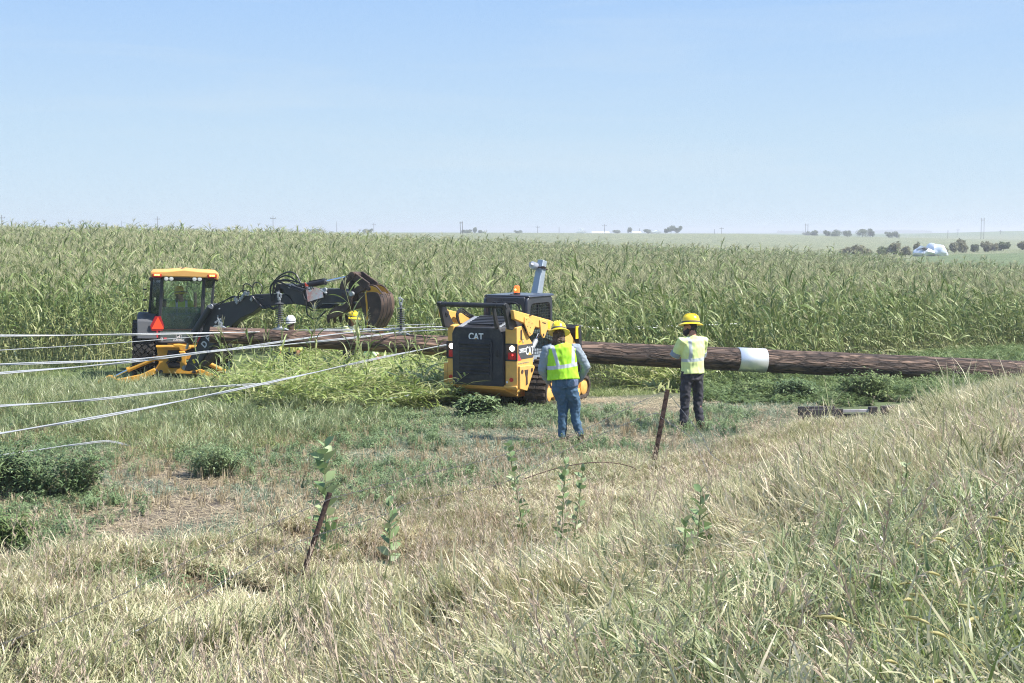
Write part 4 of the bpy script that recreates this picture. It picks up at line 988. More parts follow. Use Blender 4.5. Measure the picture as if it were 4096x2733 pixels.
# dark timber half hidden in the grass
P_ = W(1905, 958, 22.6); o = thing('timber_frame', 'dark weathered timber frame with a pale rail half hidden in the grass', 'timber', (P_.x, P_.y, H(P_.x, P_.y)), R(8))
zt = .0+W(1905, 940, 22.6).z-H(P_.x, P_.y)
mb = MB()
mb.box((-.1, 0, zt-.14), (.62, .05, .30)); mb.box((-.1, .35, zt-.12), (.62, .05, .26)); mb.box((-.28, .17, zt-.25), (.06, .40, .1)); mb.build('side_board', 'timber', o, bevel=.006)
mb = MB(); mb.box((.72, .02, zt-.10), (.13, .1, .26)); mb.box((1.0, .1, zt-.08), (.2, .1, .22)); mb.build('block', 'timber', o, bevel=.006)
mb = MB(); mb.box((.45, .03, zt-.035), (.70, .04, .045)); mb.build('rail', 'timber_l', o, bevel=.004)
mb = MB(); mb.box((-.05, -.032, zt-.16), (.2, .012, .11)); mb.build('plate', 'steel', o, bevel=.003)
mb = MB(); mb.box((.42, .05, zt-.14), (.42, .04, .12)); mb.build('lower_board', 'timber', o, bevel=.005)

# ================================================================ COMPACT TRACK LOADER
LO = RW(*c3(465, 1492), 25.2)
ld = thing('track_loader', 'yellow and black compact track loader seen from behind, holding up the pole', 'loader', (LO.x, LO.y, -.01), R(-28))
FL = FR[ld]
def S_(cx, cy, lx): p = hit(*c3(cx, cy), FL, 0, lx); return (p.y, p.z)
def B_(cx, cy, ly): p = hit(*c3(cx, cy), FL, 1, ly); return (p.x, p.z)
side_poly = [(0, 1.44), (.17, 1.46), (.24, 1.43), (.60, 1.12), (.64, .88), (.59, .66), (.25, .34), (0, .34)]
b = MB(); b.prism(side_poly, 0, .46, .70); rt = b.build('rear_tower', 'cat_yellow', ld, bevel=.015)
b = MB(); b.prism(side_poly, 0, -.72, -.58); lt = b.build('rear_tower', 'cat_yellow', ld, bevel=.015)
# chassis and belly
b = MB(); b.prism([(.02, .40), (.02, .33), (.55, .14), (2.25, .16), (2.3, .7), (.9, .8), (.6, 1.0), (.1, 1.0)], 0, -.57, .45); b.build('chassis', 'cat_yellow', ld, bevel=.01)
b = MB(); b.prism([(-.03, .37), (-.03, .41), (.10, .43), (.10, .35)], 0, -.72, .70); b.build('rear_bumper', 'cat_yellow', ld, bevel=.008)
for sgn, x0, x1 in ((1, .46, .70), (-1, -.76, -.58)):   # flared lower corner brackets
    b = MB()
    if sgn > 0: b.prism([(.03, .36), (.03, .76), (.56, .74), (.60, .70), (.30, .30)], 0, .702, .745)
    else: b.prism([(.0, .33), (.0, .76), (.30, .76), (.30, .33)], 0, -.80, -.722)
    b.build('corner_bracket', 'cat_yellow', ld, bevel=.008)
b = MB(); b.lathe([(.035, .745), (.035, .757)], 0, (0, .10, .66), 14); b.lathe([(.035, .745), (.035, .757)], 0, (0, .47, .66), 14); b.prism([(.19, .68), (.33, .68), (.30, .55), (.31, .42), (.24, .40), (.24, .54)], 0, .746, .752); b.build('tie_down_slot', 'rust', ld)
# rear door (hood)
b = MB(); b.prism([(-.585, .385), (-.60, 1.30), (-.545, 1.425), (.37, 1.435), (.435, 1.30), (.455, .39)], 1, -.05, .60); hood = b.build('engine_door', 'hood_black', ld, bevel=.02)
b = MB(); b.prism([(-.43, .50), (-.47, 1.17), (-.44, 1.215), (.21, 1.215), (.235, 1.17), (.23, .50)], 1, -.078, -.052)
pan = b.build('door_panel', 'hood_black', hood, bevel=.006)
b = MB()
for k in range(9):
    z = .60+k*.066; b.box((-.115, -.090, z), (.62, .026, .030), (R(28), 0, 0))
b.build('grille', 'hood_black', hood, bevel=.003)
b = MB(); b.box((.33, -.062, .98), (.075, .02, .12)); b.box((.33, -.08, .98), (.025, .03, .09)); b.build('handle', 'black', hood, bevel=.004)
# sloping louvred top
b = MB(); b.prism([(-.03, 1.40), (.62, 1.56), (.95, 1.56), (.95, 1.0), (0, 1.0)], 0, -.53, .36); top = b.build('hood_top', 'hood_black', ld, bevel=.01)
b = MB(); sl = math.atan2(.16, .65)
for k in range(6): y = .10+k*.085; b.box((-.02, y, 1.44+(y+.03)*.246+.008), (.66, .05, .02), (sl, 0, 0))
b.build('louvre', 'black', top)
b = MB(); b.box((-.46, .29, 1.492), (.10, .66, .012), (sl, 0, 0)); b.box((.29, .29, 1.492), (.10, .66, .012), (sl, 0, 0)); b.build('edge_trim', 'steel', top, bevel=.003)
# loader arm rear tower uprights and cross tube
up = [(-.36, 1.86), (-.30, 1.89), (-.22, 1.87), (.13, 1.46), (-.05, 1.40), (-.18, 1.42)]
for x0, x1 in ((.58, .64), (-.72, -.66)):
    b = MB(); b.prism(up, 0, x0, x1); g_ = b.build('lift_upright', 'black', ld, bevel=.01)
    b = MB(); b.lathe([(.055, x1-.001), (.055, x1+.014), (.03, x1+.014), (.03, x1+.03), (.001, x1+.03)], 0, (0, -.12, 1.66), 16); b.build('pin', 'black', g_)
b = MB(); b.prism([(-.33, 1.86), (-.27, 1.88), (-.08, 1.44), (-.20, 1.40)], 0, .36, .395); b.build('inner_upright', 'black', ld, bevel=.006)
b = MB(); b.lathe([(.044, -.74), (.044, .66)], 0, (0, -.30, 1.835), 20); b.lathe([(.052, -.60), (.052, -.58)], 0, (0, -.30, 1.835), 20); b.lathe([(.052, .44), (.052, .46)], 0, (0, -.30, 1.835), 20); b.build('cross_tube', 'black', ld)
# lift arms
arm = [(-.19, 1.76), (-.16, 1.60), (.10, 1.50), (.22, 1.50), (.22, 1.36), (.36, 1.28), (.47, 1.30), (.62, 1.46), (.80, 1.44), (.84, 1.26), (.93, 1.20), (1.02, 1.25), (1.10, 1.38), (1.55, 1.30), (1.85, 1.08), (2.25, .55), (2.42, .55), (2.36, .98), (2.05, 1.25), (1.73, 1.38), (1.22, 1.51)]
arm_s = [(-.19, 1.76), (-.16, 1.60), (.30, 1.48), (1.10, 1.33), (1.55, 1.24), (1.85, 1.02), (2.25, .55), (2.42, .55), (2.36, .98), (2.05, 1.25), (1.73, 1.38), (1.22, 1.51)]
for x0, x1 in ((.66, .745), (-.80, -.725)):
    b = MB(); b.prism(arm_s, 0, x0, x1-.012 if x0 > 0 else x1); am = b.build('lift_arm', 'cat_yellow', ld, bevel=.012)
    if x0 > 0:
        b = MB(); b.prism([(.18, 1.50), (.19, 1.62), (.36, 1.60), (.62, 1.46), (.48, 1.29), (.38, 1.26), (.33, 1.30)], 0, .735, .755); b.build('gusset', 'cat_yellow', am, bevel=.008)
        b = MB(); b.prism([(.78, 1.53), (.82, 1.55), (1.10, 1.49), (1.08, 1.36), (.96, 1.20), (.90, 1.20), (.82, 1.28)], 0, .735, .757); b.build('cylinder_lug', 'cat_yellow', am, bevel=.008)
        b = MB(); b.lathe([(.024, .757), (.024, .765)], 0, (0, .91, 1.26), 12)
        for yy, zz in ((.25, 1.57), (.34, 1.52), (.46, 1.49), (.29, 1.45), (.40, 1.42), (.36, 1.33), (.40, 1.31), (.40, 1.64), (.43, 1.635)): b.lathe([(.010, .734), (.010, .759)], 0, (0, yy, zz), 8)
        b.build('bolt', 'rust', am)
        b = MB(); b.prism([(.86, 1.495), (.87, 1.475), (1.0, 1.45), (1.0, 1.47)], 0, .757, .760); b.build('slot', 'black', am)
        b = MB(); b.prism([(1.14, 1.49), (1.15, 1.36), (1.22, 1.35), (1.22, 1.475)], 0, .735, .737); b.build('caution_decal', 'hat_y', am)
# lift cylinder
b = MB(); b.tube([(.66, .58, .98), (.66, .80, 1.16)], .045, 14); b.build('lift_cylinder', 'steel', ld)
b = MB(); b.tube([(.66, .80, 1.16), (.66, .92, 1.27)], .022, 12); b.build('cylinder_rod', 'chrome', ld)
# cab
cabp = [(.86, .95), (.86, 1.80), (.90, 1.895), (1.0, 1.935), (1.88, 1.945), (1.93, 1.92), (1.90, 1.80), (1.84, 1.2), (2.0, .85)]
def ringframe(mb, outer, inner, axis, a, b_):
    n = len(outer); vs_ = []
    for t in (a, b_):
        for P_ in (outer, inner):
            for p in P_:
                q_ = [0, 0, 0]; o_ = [i for i in range(3) if i != axis]; q_[o_[0]] = p[0]; q_[o_[1]] = p[1]; q_[axis] = t; vs_.append(q_)
    f = []
    for i in range(n):
        j = (i+1) % n
        f += [(i, j, n+j, n+i), (2*n+j, 2*n+i, 3*n+i, 3*n+j), (i, 2*n+i, 2*n+j, j), (n+i, n+j, 3*n+j, 3*n+i)]
    mb.add(vs_, f)
def rrect(x0, z0, x1, z1, r_, n=4):
    P_ = []
    for cx, cz, a0 in ((x1-r_, z1-r_, 0), (x0+r_, z1-r_, 90), (x0+r_, z0+r_, 180), (x1-r_, z0+r_, 270)):
        for k in range(n+1): a = R(a0+90*k/n); P_.append((cx+r_*math.cos(a), cz+r_*math.sin(a)))
    return P_
b = MB()
out_side = rrect(.86, .86, 1.88, 1.935, .10); in_side = rrect(.98, .98, 1.79, 1.80, .12)
ringframe(b, out_side, in_side, 0, .40, .46); ringframe(b, out_side, in_side, 0, -.46, -.40)
out_r = rrect(-.40, .86, .40, 1.93, .02); in_r = rrect(-.33, 1.50, .33, 1.80, .07); ringframe(b, out_r, in_r, 1, .862, .91)
b.prism([(.93, 1.885), (.98, 1.935), (1.86, 1.935), (1.88, 1.885)], 0, -.40, .40)
b.box((0, 1.0, 1.1), (.78, .2, .5)); cab = b.build('cab', 'cab_black', ld, bevel=.018)
b = MB(); rp_ = [(-.49, 1.925), (-.44, 1.965), (.44, 1.965), (.49, 1.925)]; b.prism(rp_, 1, .90, 1.94); b.build('roof', 'cab_black', cab, bevel=.018)
for nm, x in (('side_window', .425), ('side_window', -.425)):
    b = MB(); b.prism(in_side, 0, x-.003, x+.003); b.build(nm, 'glass', cab)
    b = MB(); xx = x+(.022 if x > 0 else -.022)
    for k in range(13): y = .98+k*.0675; b.tube([(xx, y, .98), (xx, y, 1.80)], .0035, 4)
    for k in range(16): z = 1.0+k*.052; b.tube([(xx, .98, z), (xx, 1.79, z)], .0035, 4)
    b.box((xx-.01 if x > 0 else xx+.01, 1.32, 1.39), (.012, .03, .82)); b.build('window_guard', 'black', cab)
b = MB(); b.prism(in_r, 1, .884, .890); b.build('rear_window', 'glass', cab)
b = MB()
for k in range(11): x = -.31+k*.062; b.tube([(x, .95, 1.50), (x, .95, 1.80)], .003, 4)
for k in range(6): z = 1.52+k*.052; b.tube([(-.33, .95, z), (.33, .95, z)], .003, 4)
b.build('rear_guard', 'black', cab)
b = MB(); hb = rrect(-.34, 1.40, .30, 1.83, .12, 6); b.tube([(p[0], .845, p[1]) for p in hb if p[1] > 1.45][:], .014, 8); b.build('grab_rail', 'black', cab)
b = MB(); b.prism([(1.15, 1.0), (1.2, 1.55), (1.32, 1.60), (1.36, 1.1), (1.7, 1.05), (1.7, .95), (1.15, .95)], 0, -.22, .22); b.build('seat', 'seat', cab, bevel=.03)
# operator silhouette is not visible; lower side mesh panel and grey skirt
b = MB(); b.prism([(.62, .62), (.60, .90), (.70, 1.0), (1.9, .95), (2.1, .55), (1.9, .50)], 0, .47, .50); b.build('side_skirt', 'galv', ld, bevel=.005)
b = MB()
for k in range(16): y = .78+k*.07; b.tube([(.505, y, .88), (.505, y, 1.36)], .0035, 4)
for k in range(9): z = .88+k*.06; b.tube([(.505, .74, z), (.505, 1.86, z)], .0035, 4)
b.build('door_guard', 'black', ld)
b = MB(); b.box((.47, 1.32, 1.1), (.02, 1.05, .45)); b.build('lower_window', 'glass_dust_sheen', ld)
# beacon
bx_, bz_ = .0, 1.965
bc = MB(); bc.lathe([(.062, 1.965), (.066, 1.985), (.06, 2.0)], 2, (.06, 1.2, 0), 18); bc = bc.build('beacon', 'black', ld)
b = MB(); b.lathe([(.056, 2.0), (.056, 2.07), (.050, 2.115), (.035, 2.125), (.001, 2.128)], 2, (.06, 1.2, 0), 20); b.build('lens', 'amber', bc)
b = MB(); b.ell((.06, 1.16, 2.055), (.022, .03, .022)); b.build('bulb', 'amber_hot', bc)
b = MB(); P_ = [Vector((.05, 1.13, 1.98)), Vector((-.02, .93, 1.94)), Vector((-.06, .84, 1.80)), Vector((-.05, .83, 1.5))]; b.tube(smooth_path(P_, 8), .008, 6); SP_ = smooth_path(P_, 60); b.tube([p+Vector((math.cos(i*1.1)*.014, math.sin(i*1.1)*.014, 0)) for i, p in enumerate(SP_)], .005, 4); b.build('beacon_cable', 'hose', ld)
# lights
for x in (.585, -.65):
    wd_ = .13 if x > 0 else .085
    b = MB(); ringframe(b, rrect(x-wd_, .845, x+wd_*.95, 1.155, .02), rrect(x-wd_+.02, .865, x+wd_*.95-.02, 1.135, .015), 1, -.012, .004)
    fr_ = b.build('tail_light', 'black', ld)
    b = MB(); b.box((x, .0, 1.0), (wd_*1.75, .006, .27)); b.build('light_housing', 'rust', fr_)
    b = MB(); b.lathe([(.001, -.018), (.045, -.012), (.05, 0)], 1, (x+.015, 0, 1.07), 16); b.build('lamp', 'lamp', fr_)
    b = MB(); b.box((x+.015, -.008, .935), (wd_*1.2, .012, .12)); b.build('red_lens', 'redlamp', fr_, bevel=.004)
    if x > 0: b = MB(); b.ell((x+.03, -.016, .955), (.015, .006, .018)); b.build('lit_bulb', 'red_hot', fr_)
for x in (.585, -.65):
    b = MB(); b.lathe([(.001, -.012), (.038, -.010), (.04, .003)], 1, (x, 0, .515), 20); b.build('reflector', 'redref', ld)
b = MB(); b.box((.50, -.004, .47), (.035, .006, .035)); b.build('sticker', 'white', ld)
# coiled hoses at the left
b = MB()
for k in range(3):
    P_ = [Vector((-.60+.0*k, .25, 1.42)), Vector((-.62, .15+.03*k, 1.62)), Vector((-.60, .30, 1.73-.035*k)), Vector((-.56, .52, 1.62-.03*k)), Vector((-.50, .80, 1.52))]; b.tube(smooth_path(P_, 8), .014, 8)
b.build('hose', 'hose', ld)
# decals on right side
def side_F(y, z, up_=(0, 0, 1), x=.703): return FL @ frame(Vector((x, y, z)), (0, 1, 0), up_)
b = MB(); b.prism([(.035, 1.125), (.035, .87), (.60, .87), (.635, .92), (.628, 1.02), (.60, 1.115), (.585, 1.125)], 0, .7012, .7035)
for i, v_ in enumerate(b.v): v_.z += (v_.y-.035)*(-.0)
b.build('side_decal', 'decal', ld)
b = MB(); b.prism([(.035, .985), (.035, .855), (.15, .855)], 0, .704, .7055); b.build('red_stripe', 'decal_red', ld)
text('lettering', '299D2', .105, side_F(.205, 1.02, x=.7045), ld, 'white', .0015, align='CENTER', xs=.9)
text('logo', 'CAT', .205, side_F(.47, 1.0, x=.7045), ld, 'white', .0022, xs=.74)
b = MB(); b.prism([(.40, .925), (.47, .995), (.54, .925)], 0, .706, .708); b.build('logo_triangle', 'cat_yellow', ld)
b = MB(); b.prism([(.03, 1.22), (.03, 1.145), (.19, 1.15), (.19, 1.225)], 0, .7012, .7030); b.build('small_decal', 'hat_y', ld)
text('lettering', 'XPS', .05, side_F(.105, 1.185, x=.7035), ld, 'decal_red', .001, xs=1.3)
b = MB(); b.prism([(.195, 1.225), (.195, 1.15), (.235, 1.15), (.235, 1.225)], 0, .7012, .7032); b.build('small_decal', 'decal', ld)
text('lettering', '2', .055, side_F(.215, 1.187, x=.7036), ld, 'white', .001)
text('lettering', 'TWO SPEED  HIGH FLOW XPS', .028, side_F(.24, .80, x=.7032), ld, 'decal_grey', .0008, xs=1.1)
b = MB(); b.prism(rrect(.12, 1.20, .18, 1.40, .03), 0, .7005, .704); b.build('latch_slot', 'rust', ld)
text('logo', 'CAT', .17, FL @ frame(Vector((-.10, -.058, 1.255)), (1, 0, 0), (0, 0, 1)), hood, 'white', .004, xs=.9)
b = MB(); b.prism([(-.155, 1.19), (-.10, 1.24), (-.045, 1.19)], 1, -.066, -.062); b.build('logo_triangle', 'cat_yellow', hood)
# tracks
def track(xc, wd_, nm='track'):
    path = [(.72, 0.02), (.60, .06), (.53, .16), (.53, .28), (.60, .42), (.72, .58), (.82, .74), (.98, .80), (1.12, .74), (1.6, .52), (2.2, .42), (2.38, .33), (2.42, .2), (2.35, .06), (2.2, .01), (1.5, 0.0)]
    P_ = smooth_path([Vector((0, y, z)) for y, z in path+[path[0]]], 6)[:-1]; n = len(P_)
    cen = sum(P_, Vector())/n; vs_ = []
    for i, p in enumerate(P_):
        t = (P_[(i+1) % n]-P_[i-1]).normalized(); nn = Vector((0, t.z, -t.y));
        if nn.dot(p-cen) < 0: nn = -nn
        vs_ += [Vector((xc-wd_/2, p.y, p.z)), Vector((xc+wd_/2, p.y, p.z)), Vector((xc+wd_/2, p.y, p.z))-nn*.05, Vector((xc-wd_/2, p.y, p.z))-nn*.05]
    b = MB(); f = []
    for i in range(n):
        j = (i+1) % n
        for k in range(4): f.append((i*4+k, i*4+(k+1) % 4, j*4+(k+1) % 4, j*4+k))
    b.add(vs_, f)
    acc = 0; last = 0
    for i in range(n):
        p, q_ = P_[i], P_[(i+1) % n]; seg_ = (q_-p).length; acc += seg_
        if acc > .10:
            acc = 0; t = (q_-p).normalized(); nn = Vector((0, t.z, -t.y)); nn = -nn if nn.dot(p-cen) < 0 else nn; ang = math.atan2(t.z, t.y)
            for xx in (-1, 1): b.box(Vector((xc+xx*wd_*.245, 0, 0))+p+nn*.018, (wd_*.42, .055, .045), (ang, 0, 0))
    tr = b.build(nm, 'track', ld, bevel=0, smooth=R(25))
    b = MB(); xo = xc
    for y, z, r_ in ((.70, .19, .14), (2.22, .20, .15), (.96, .60, .16), (1.1, .13, .10), (1.4, .12, .10), (1.7, .12, .10), (1.95, .12, .1)):
        b.lathe([(r_, xo-wd_*.36), (r_, xo+wd_*.40), (r_*.6, xo+wd_*.46), (.03, xo+wd_*.46)], 0, (0, y, z), 16)
    b.build('roller', 'cat_yellow', tr)
    b = MB(); b.prism([(.72, .12), (2.2, .12), (2.25, .3), (1.2, .55), (.95, .55)], 0, xo-wd_*.3, xo+wd_*.3); b.build('track_frame', 'cat_yellow', tr, bevel=.01)
    return tr
track(.79, .42); track(-.72, .40)
# front coupler and grapple forks that carry the pole
b = MB(); b.prism([(2.30, 1.30), (2.36, 1.36), (2.42, 1.34), (2.52, .25), (2.40, .22)], 0, -.75, .80); b.build('coupler_plate', 'black', ld, bevel=.01)
b = MB(); b.box((.78, 2.30, 1.22), (.02, .16, .24)); b.build('yellow_panel', 'hat_y', ld)
b = MB()
for x in (-.4, .4): b.prism([(2.45, .30), (2.48, .22), (3.4, .24), (3.45, .30), (2.6, .33)], 0, x-.05, x+.05)
b.build('fork', 'black', ld, bevel=.005)
b = MB()
for x in (-.3, .3): b.prism([(2.45, .9), (2.5, 1.10), (2.9, 1.08), (3.2, .85), (3.25, .55), (3.17, .56), (3.08, .82), (2.85, .98), (2.55, .98)], 0, x-.04, x+.04)
b.build('grapple_arm', 'black', ld, bevel=.005)

# ================================================================ BACKHOE
BO = (-7.93, 34.2, -.37)
bh = thing('backhoe', 'yellow and charcoal backhoe with glazed cab, stabilisers down and boom swung right', 'backhoe', BO, R(13), R(1.2))
FB = FR[bh]
def BB(cx, cy, ly, cr=c1): p = hit(*cr(cx, cy), FB, 1, ly); return (p.x, p.z)
def tyre(x, y, z, R_, wd_, name='tyre'):
    b = MB(); h = wd_/2
    b.lathe([(R_*.55, -h*.75), (R_*.72, -h), (R_*.93, -h*.95), (R_*.985, -h*.7), (R_, 0), (R_*.985, h*.7), (R_*.93, h*.95), (R_*.72, h), (R_*.55, h*.75)], 0, (x, y, z), 40)
    n = 22
    for k in range(n):
        for sgn in (-1, 1):
            th = 2*math.pi*(k+(.5 if sgn > 0 else 0))/n
            for j in range(3):
                xx = x+sgn*h*(.16+.30*j); tt = th+sgn*0+.10*j
                c_ = Vector((xx, y+math.cos(tt)*R_*.995, z+math.sin(tt)*R_*.995))
                m_ = Matrix.Rotation(tt-math.pi/2, 3, 'X') @ Matrix.Rotation(sgn*R(38), 3, 'Z')
                b.box(c_, (h*.42, .075, .07), m_)
            c_ = Vector((x+sgn*h*.98, y+math.cos(th+.33)*R_*.93, z+math.sin(th+.33)*R_*.93)); b.box(c_, (.04, .07, .14), Matrix.Rotation(th+.33-math.pi/2, 3, 'X'))
    w_ = MB(); s_ = 1 if x > 0 else -1
    w_.lathe([(R_*.56, -h*.6), (R_*.56, h*.6), (R_*.5, h*.5), (R_*.3, h*.2), (.05, h*.2)], 0, (x, y, z), 24)
    t_ = b.build(name, 'rubber', bh, bevel=0, smooth=R(30)); w_.build('rim', 'jd_yellow', t_)
tyre(-.93, 0, .66, .66, .50); tyre(.90, 0, .66, .66, .46)
tyre(-.80, 2.25, .45, .45, .32); tyre(.80, 2.25, .45, .45, .32)
# fenders
for sgn, x0, x1 in ((-1, -1.08, -.62), (1, .58, 1.0)):
    b = MB(); fo = [(-.72, .95), (-.60, 1.36), (-.35, 1.52), (.5, 1.52), (.75, 1.2), (.78, .95)]; fi = [(-.67, .95), (-.56, 1.32), (-.33, 1.46), (.48, 1.46), (.70, 1.18), (.72, .95)]
    ringp = fo+fi[::-1]; b.prism(ringp, 0, x0, x1); f_ = b.build('fender', 'fender', bh, bevel=.02)
# chassis, hood
b = MB(); b.prism([(-.62, .45), (-.62, .90), (2.4, .95), (2.9, .9), (2.9, .5), (1.5, .42)], 0, -.38, .38); b.build('chassis', 'jd_yellow', bh, bevel=.02)
b = MB(); b.prism([(1.0, .9), (1.0, 1.48), (2.6, 1.36), (2.95, 1.2), (2.95, .9)], 0, -.40, .40); b.build('engine_hood', 'jd_yellow', bh, bevel=.03)
b = MB(); b.tube([(.28, 1.8, 1.4), (.28, 1.8, 1.95)], .04, 10); b.build('exhaust', 'rust', bh)
b = MB()
for x in (-.62, .62): b.prism([(.95, .95), (1.0, 1.15), (2.6, 1.0), (3.6, .45), (3.5, .35), (2.5, .82)], 0, x-.05, x+.05)
b.build('loader_arm', 'jd_yellow', bh, bevel=.01)
b = MB(); b.prism([(3.4, .75), (3.5, .78), (3.55, .2), (4.1, .12), (4.1, .06), (3.45, .1)], 0, -1.05, 1.05); b.build('front_bucket', 'jd_yellow', bh, bevel=.01)
# cab : frames
cb = MB()
def bar(mb, a, b_, s_): 
    a = Vector(a); b_ = Vector(b_); d = (b_-a).normalized(); x_ = Vector((1, 0, 0)); x_ = (x_-d*d.dot(x_)); x_ = x_.normalized() if x_.length > .1 else Vector((0, 1, 0)); y_ = d.cross(x_)
    vs_ = [e_+x_*p*s_[0]/2+y_*q_*s_[1]/2 for e_ in (a, b_) for p, q_ in ((-1, -1), (1, -1), (1, 1), (-1, 1))]
    mb.add(vs_, [(0, 1, 2, 3), (7, 6, 5, 4), (0, 4, 5, 1), (1, 5, 6, 2), (2, 6, 7, 3), (3, 7, 4, 0)])
yr, yq, yf = -.62, -.10, 1.02
rl, rr_l = (-.555, 1.16), (.44, 1.16)
# rear posts (slightly splayed), quarter posts, front posts
for s_, xb, xt in ((-1, -.57, -.505), (1, .40, .455)):
    bar(cb, (xb, yr, .86), (xb, yr, 1.20), (.07, .08)); bar(cb, (xb, yr, 1.20), (xt, yr, 2.36), (.075, .08))
    bar(cb, (xb+s_*.24, yq, 1.46), (xt+s_*.25, yq, 2.36), (.05, .07)); bar(cb, (xb+s_*.22, yf, .9), (xt+s_*.22, yf-.1, 2.36), (.06, .07))
    bar(cb, (xb, yr, .88), (xb+s_*.24, yq, 1.46), (.05, .05))
    bar(cb, (xt, yr, 2.36), (xt+s_*.25, yq, 2.36), (.06, .06)); bar(cb, (xt+s_*.25, yq, 2.36), (xt+s_*.22, yf-.1, 2.36), (.06, .06))
    bar(cb, (xb+s_*.24, yq, 1.46), (xb+s_*.22, yf, .95), (.05, .05))
bar(cb, (-.505, yr, 2.36), (.455, yr, 2.36), (.09, .08)); bar(cb, (-.59, yr, .87), (.42, yr, .87), (.06, .05)); bar(cb, (-.8, yf-.1, 2.36), (.7, yf-.1, 2.36), (.06, .06)); bar(cb, (-.8, yf, .95), (.62, yf, .95), (.06, .06))
cab2 = cb.build('cab_frame', 'jd_black', bh, bevel=.012)
b = MB(); b.box((-.07, .3, .82), (1.2, 1.5, .06)); b.build('cab_floor', 'black', cab2)
b = MB(); b.prism([(-.58, 1.20), (.40, 1.20), (.455, 2.32), (-.50, 2.32)], 1, yr-.004, yr+.004)
b.build('rear_window', 'glass', cab2)
b = MB(); b.prism([(-.52, 1.16), (.36, 1.16), (.395, 1.70), (-.49, 1.70)], 1, yr+.03, yr+.036); b.build('lowered_pane', 'glass_dust_sheen', cab2)  # whitish reflection in the lower window half is put into this pale glass
b = MB(); b.prism([(-.555, .90), (.40, .90), (.40, 1.16), (-.555, 1.16)], 1, yr-.01, yr+.0); lp = b.build('lower_panel', 'glass_dust_sheen', bh)
b = MB(); b.prism([(-.52, .92), (.36, .92), (.36, 1.14), (-.52, 1.14)], 1, yr+.05, yr+.07); b.build('panel_backing', 'jd_black', lp)
b = MB(); b.box((-.06, yr-.012, 1.17), (.95, .014, .022)); b.build('window_seal', 'rust', cab2)
b = MB(); b.box((-.08, yr-.02, .895), (1.0, .02, .012)); b.build('chrome_strip', 'steel', cab2)
for s_, xb, xt in ((-1, -.57, -.505), (1, .40, .455)):
    b = MB(); A_, B2, C2, D2 = Vector((xb, yr, 1.0)), Vector((xb+s_*.24, yq, 1.48)), Vector((xt+s_*.25, yq, 2.34)), Vector((xt, yr, 2.34)); n_ = (B2-A_).cross(D2-A_).normalized()*.003
    b.add([A_-n_, B2-n_, C2-n_, D2-n_, A_+n_, B2+n_, C2+n_, D2+n_], [(0, 1, 2, 3), (7, 6, 5, 4), (0, 4, 5, 1), (1, 5, 6, 2), (2, 6, 7, 3), (3, 7, 4, 0)]); b.build('quarter_window', 'glass', cab2)
    b = MB(); A_, B2, C2, D2 = Vector((xb+s_*.24, yq, 1.48)), Vector((xb+s_*.22, yf, 1.0)), Vector((xt+s_*.22, yf-.1, 2.34)), Vector((xt+s_*.25, yq, 2.34))
    n_ = Vector((.003, 0, 0)); b.add([A_-n_, B2-n_, C2-n_, D2-n_, A_+n_, B2+n_, C2+n_, D2+n_], [(0, 1, 2, 3), (7, 6, 5, 4), (0, 4, 5, 1), (1, 5, 6, 2), (2, 6, 7, 3), (3, 7, 4, 0)]); b.build('side_window', 'glass', cab2)
b = MB(); b.prism([(-.76, 1.0), (.60, 1.0), (.66, 2.33), (-.74, 2.33)], 1, yf-.06, yf-.054); b.build('front_window', 'glass', cab2)
# side window left ajar
b = MB(); b.prism([(-.55, 1.50), (.10, 1.50), (.10, 2.28), (-.50, 2.28)], 0, -.94, -.935); b.build('open_window', 'glass', cab2)
b = MB()
for z in (1.6, 1.85, 2.1): b.box((-.90, -.35, z), (.08, .03, .04))
b.build('window_hinge', 'black', cab2)
# roof
b = MB(); rfp = [(-.76, 2.40), (-.78, 2.52), (-.73, 2.55), (-.4, 2.555), (0, 2.60), (.35, 2.565), (.74, 2.55), (.80, 2.50), (.78, 2.34), (.68, 2.40), (-.68, 2.42)]
b.prism(rfp, 1, -.82, 1.15); rf = b.build('roof', 'jd_roof', bh, bevel=.03)
for x in (-.60, .66):
    b = MB(); b.box((x-.02, -.835, 2.445), (.21, .05, .085)); l_ = b.build('roof_light', 'redlamp', bh, bevel=.01)
    b = MB(); b.box((x-.02, -.86, 2.460), (.15, .03, .045)); b.build('amber_lens', 'amber', l_, bevel=.008)
    for k in (-.04, 0, .04): b = MB(); b.ell((x-.02+k, -.877, 2.462), (.018, .008, .018)); b.build('bulb', 'amber_hot', l_)
for x in (-.41, -.295, .235, .355):
    b = MB(); b.lathe([(.055, -.70), (.06, -.78), (.055, -.80)], 1, (x, 0, 2.375), 16); b.box((x, -.72, 2.43), (.05, .05, .05)); h_ = b.build('work_light', 'black', bh)
    b = MB(); b.lathe([(.001, -.815), (.045, -.81), (.05, -.80)], 1, (x, 0, 2.375), 16); b.build('lens', 'lampglass', h_)
b = MB(); b.prism([(-.22, 2.36), (-.20, 2.44), (.14, 2.43), (.16, 2.35)], 1, -.80, -.62); b.build('rear_hatch', 'jd_black', rf, bevel=.01)
b = MB(); b.tube([(-.12, -.67, 2.40), (.36, -.68, 2.24)], .007, 5); b.build('wiper', 'black', cab2)
b = MB(); b.tube([(.70, -.75, 2.38), (.76, -.8, 2.72)], .005, 4); b.build('antenna', 'black', rf)
b = MB(); b.prism([(-.10, 2.585), (-.04, 2.62), (.02, 2.615)], 1, 0.0, .2); b.build('roof_vent', 'fender', rf)
for x, s_ in ((-.76, -1), (.75, 1)): b = MB(); b.ell((x, -.74, 2.36), (.045, .05, .045)); b.build('corner_bracket', 'black', rf)
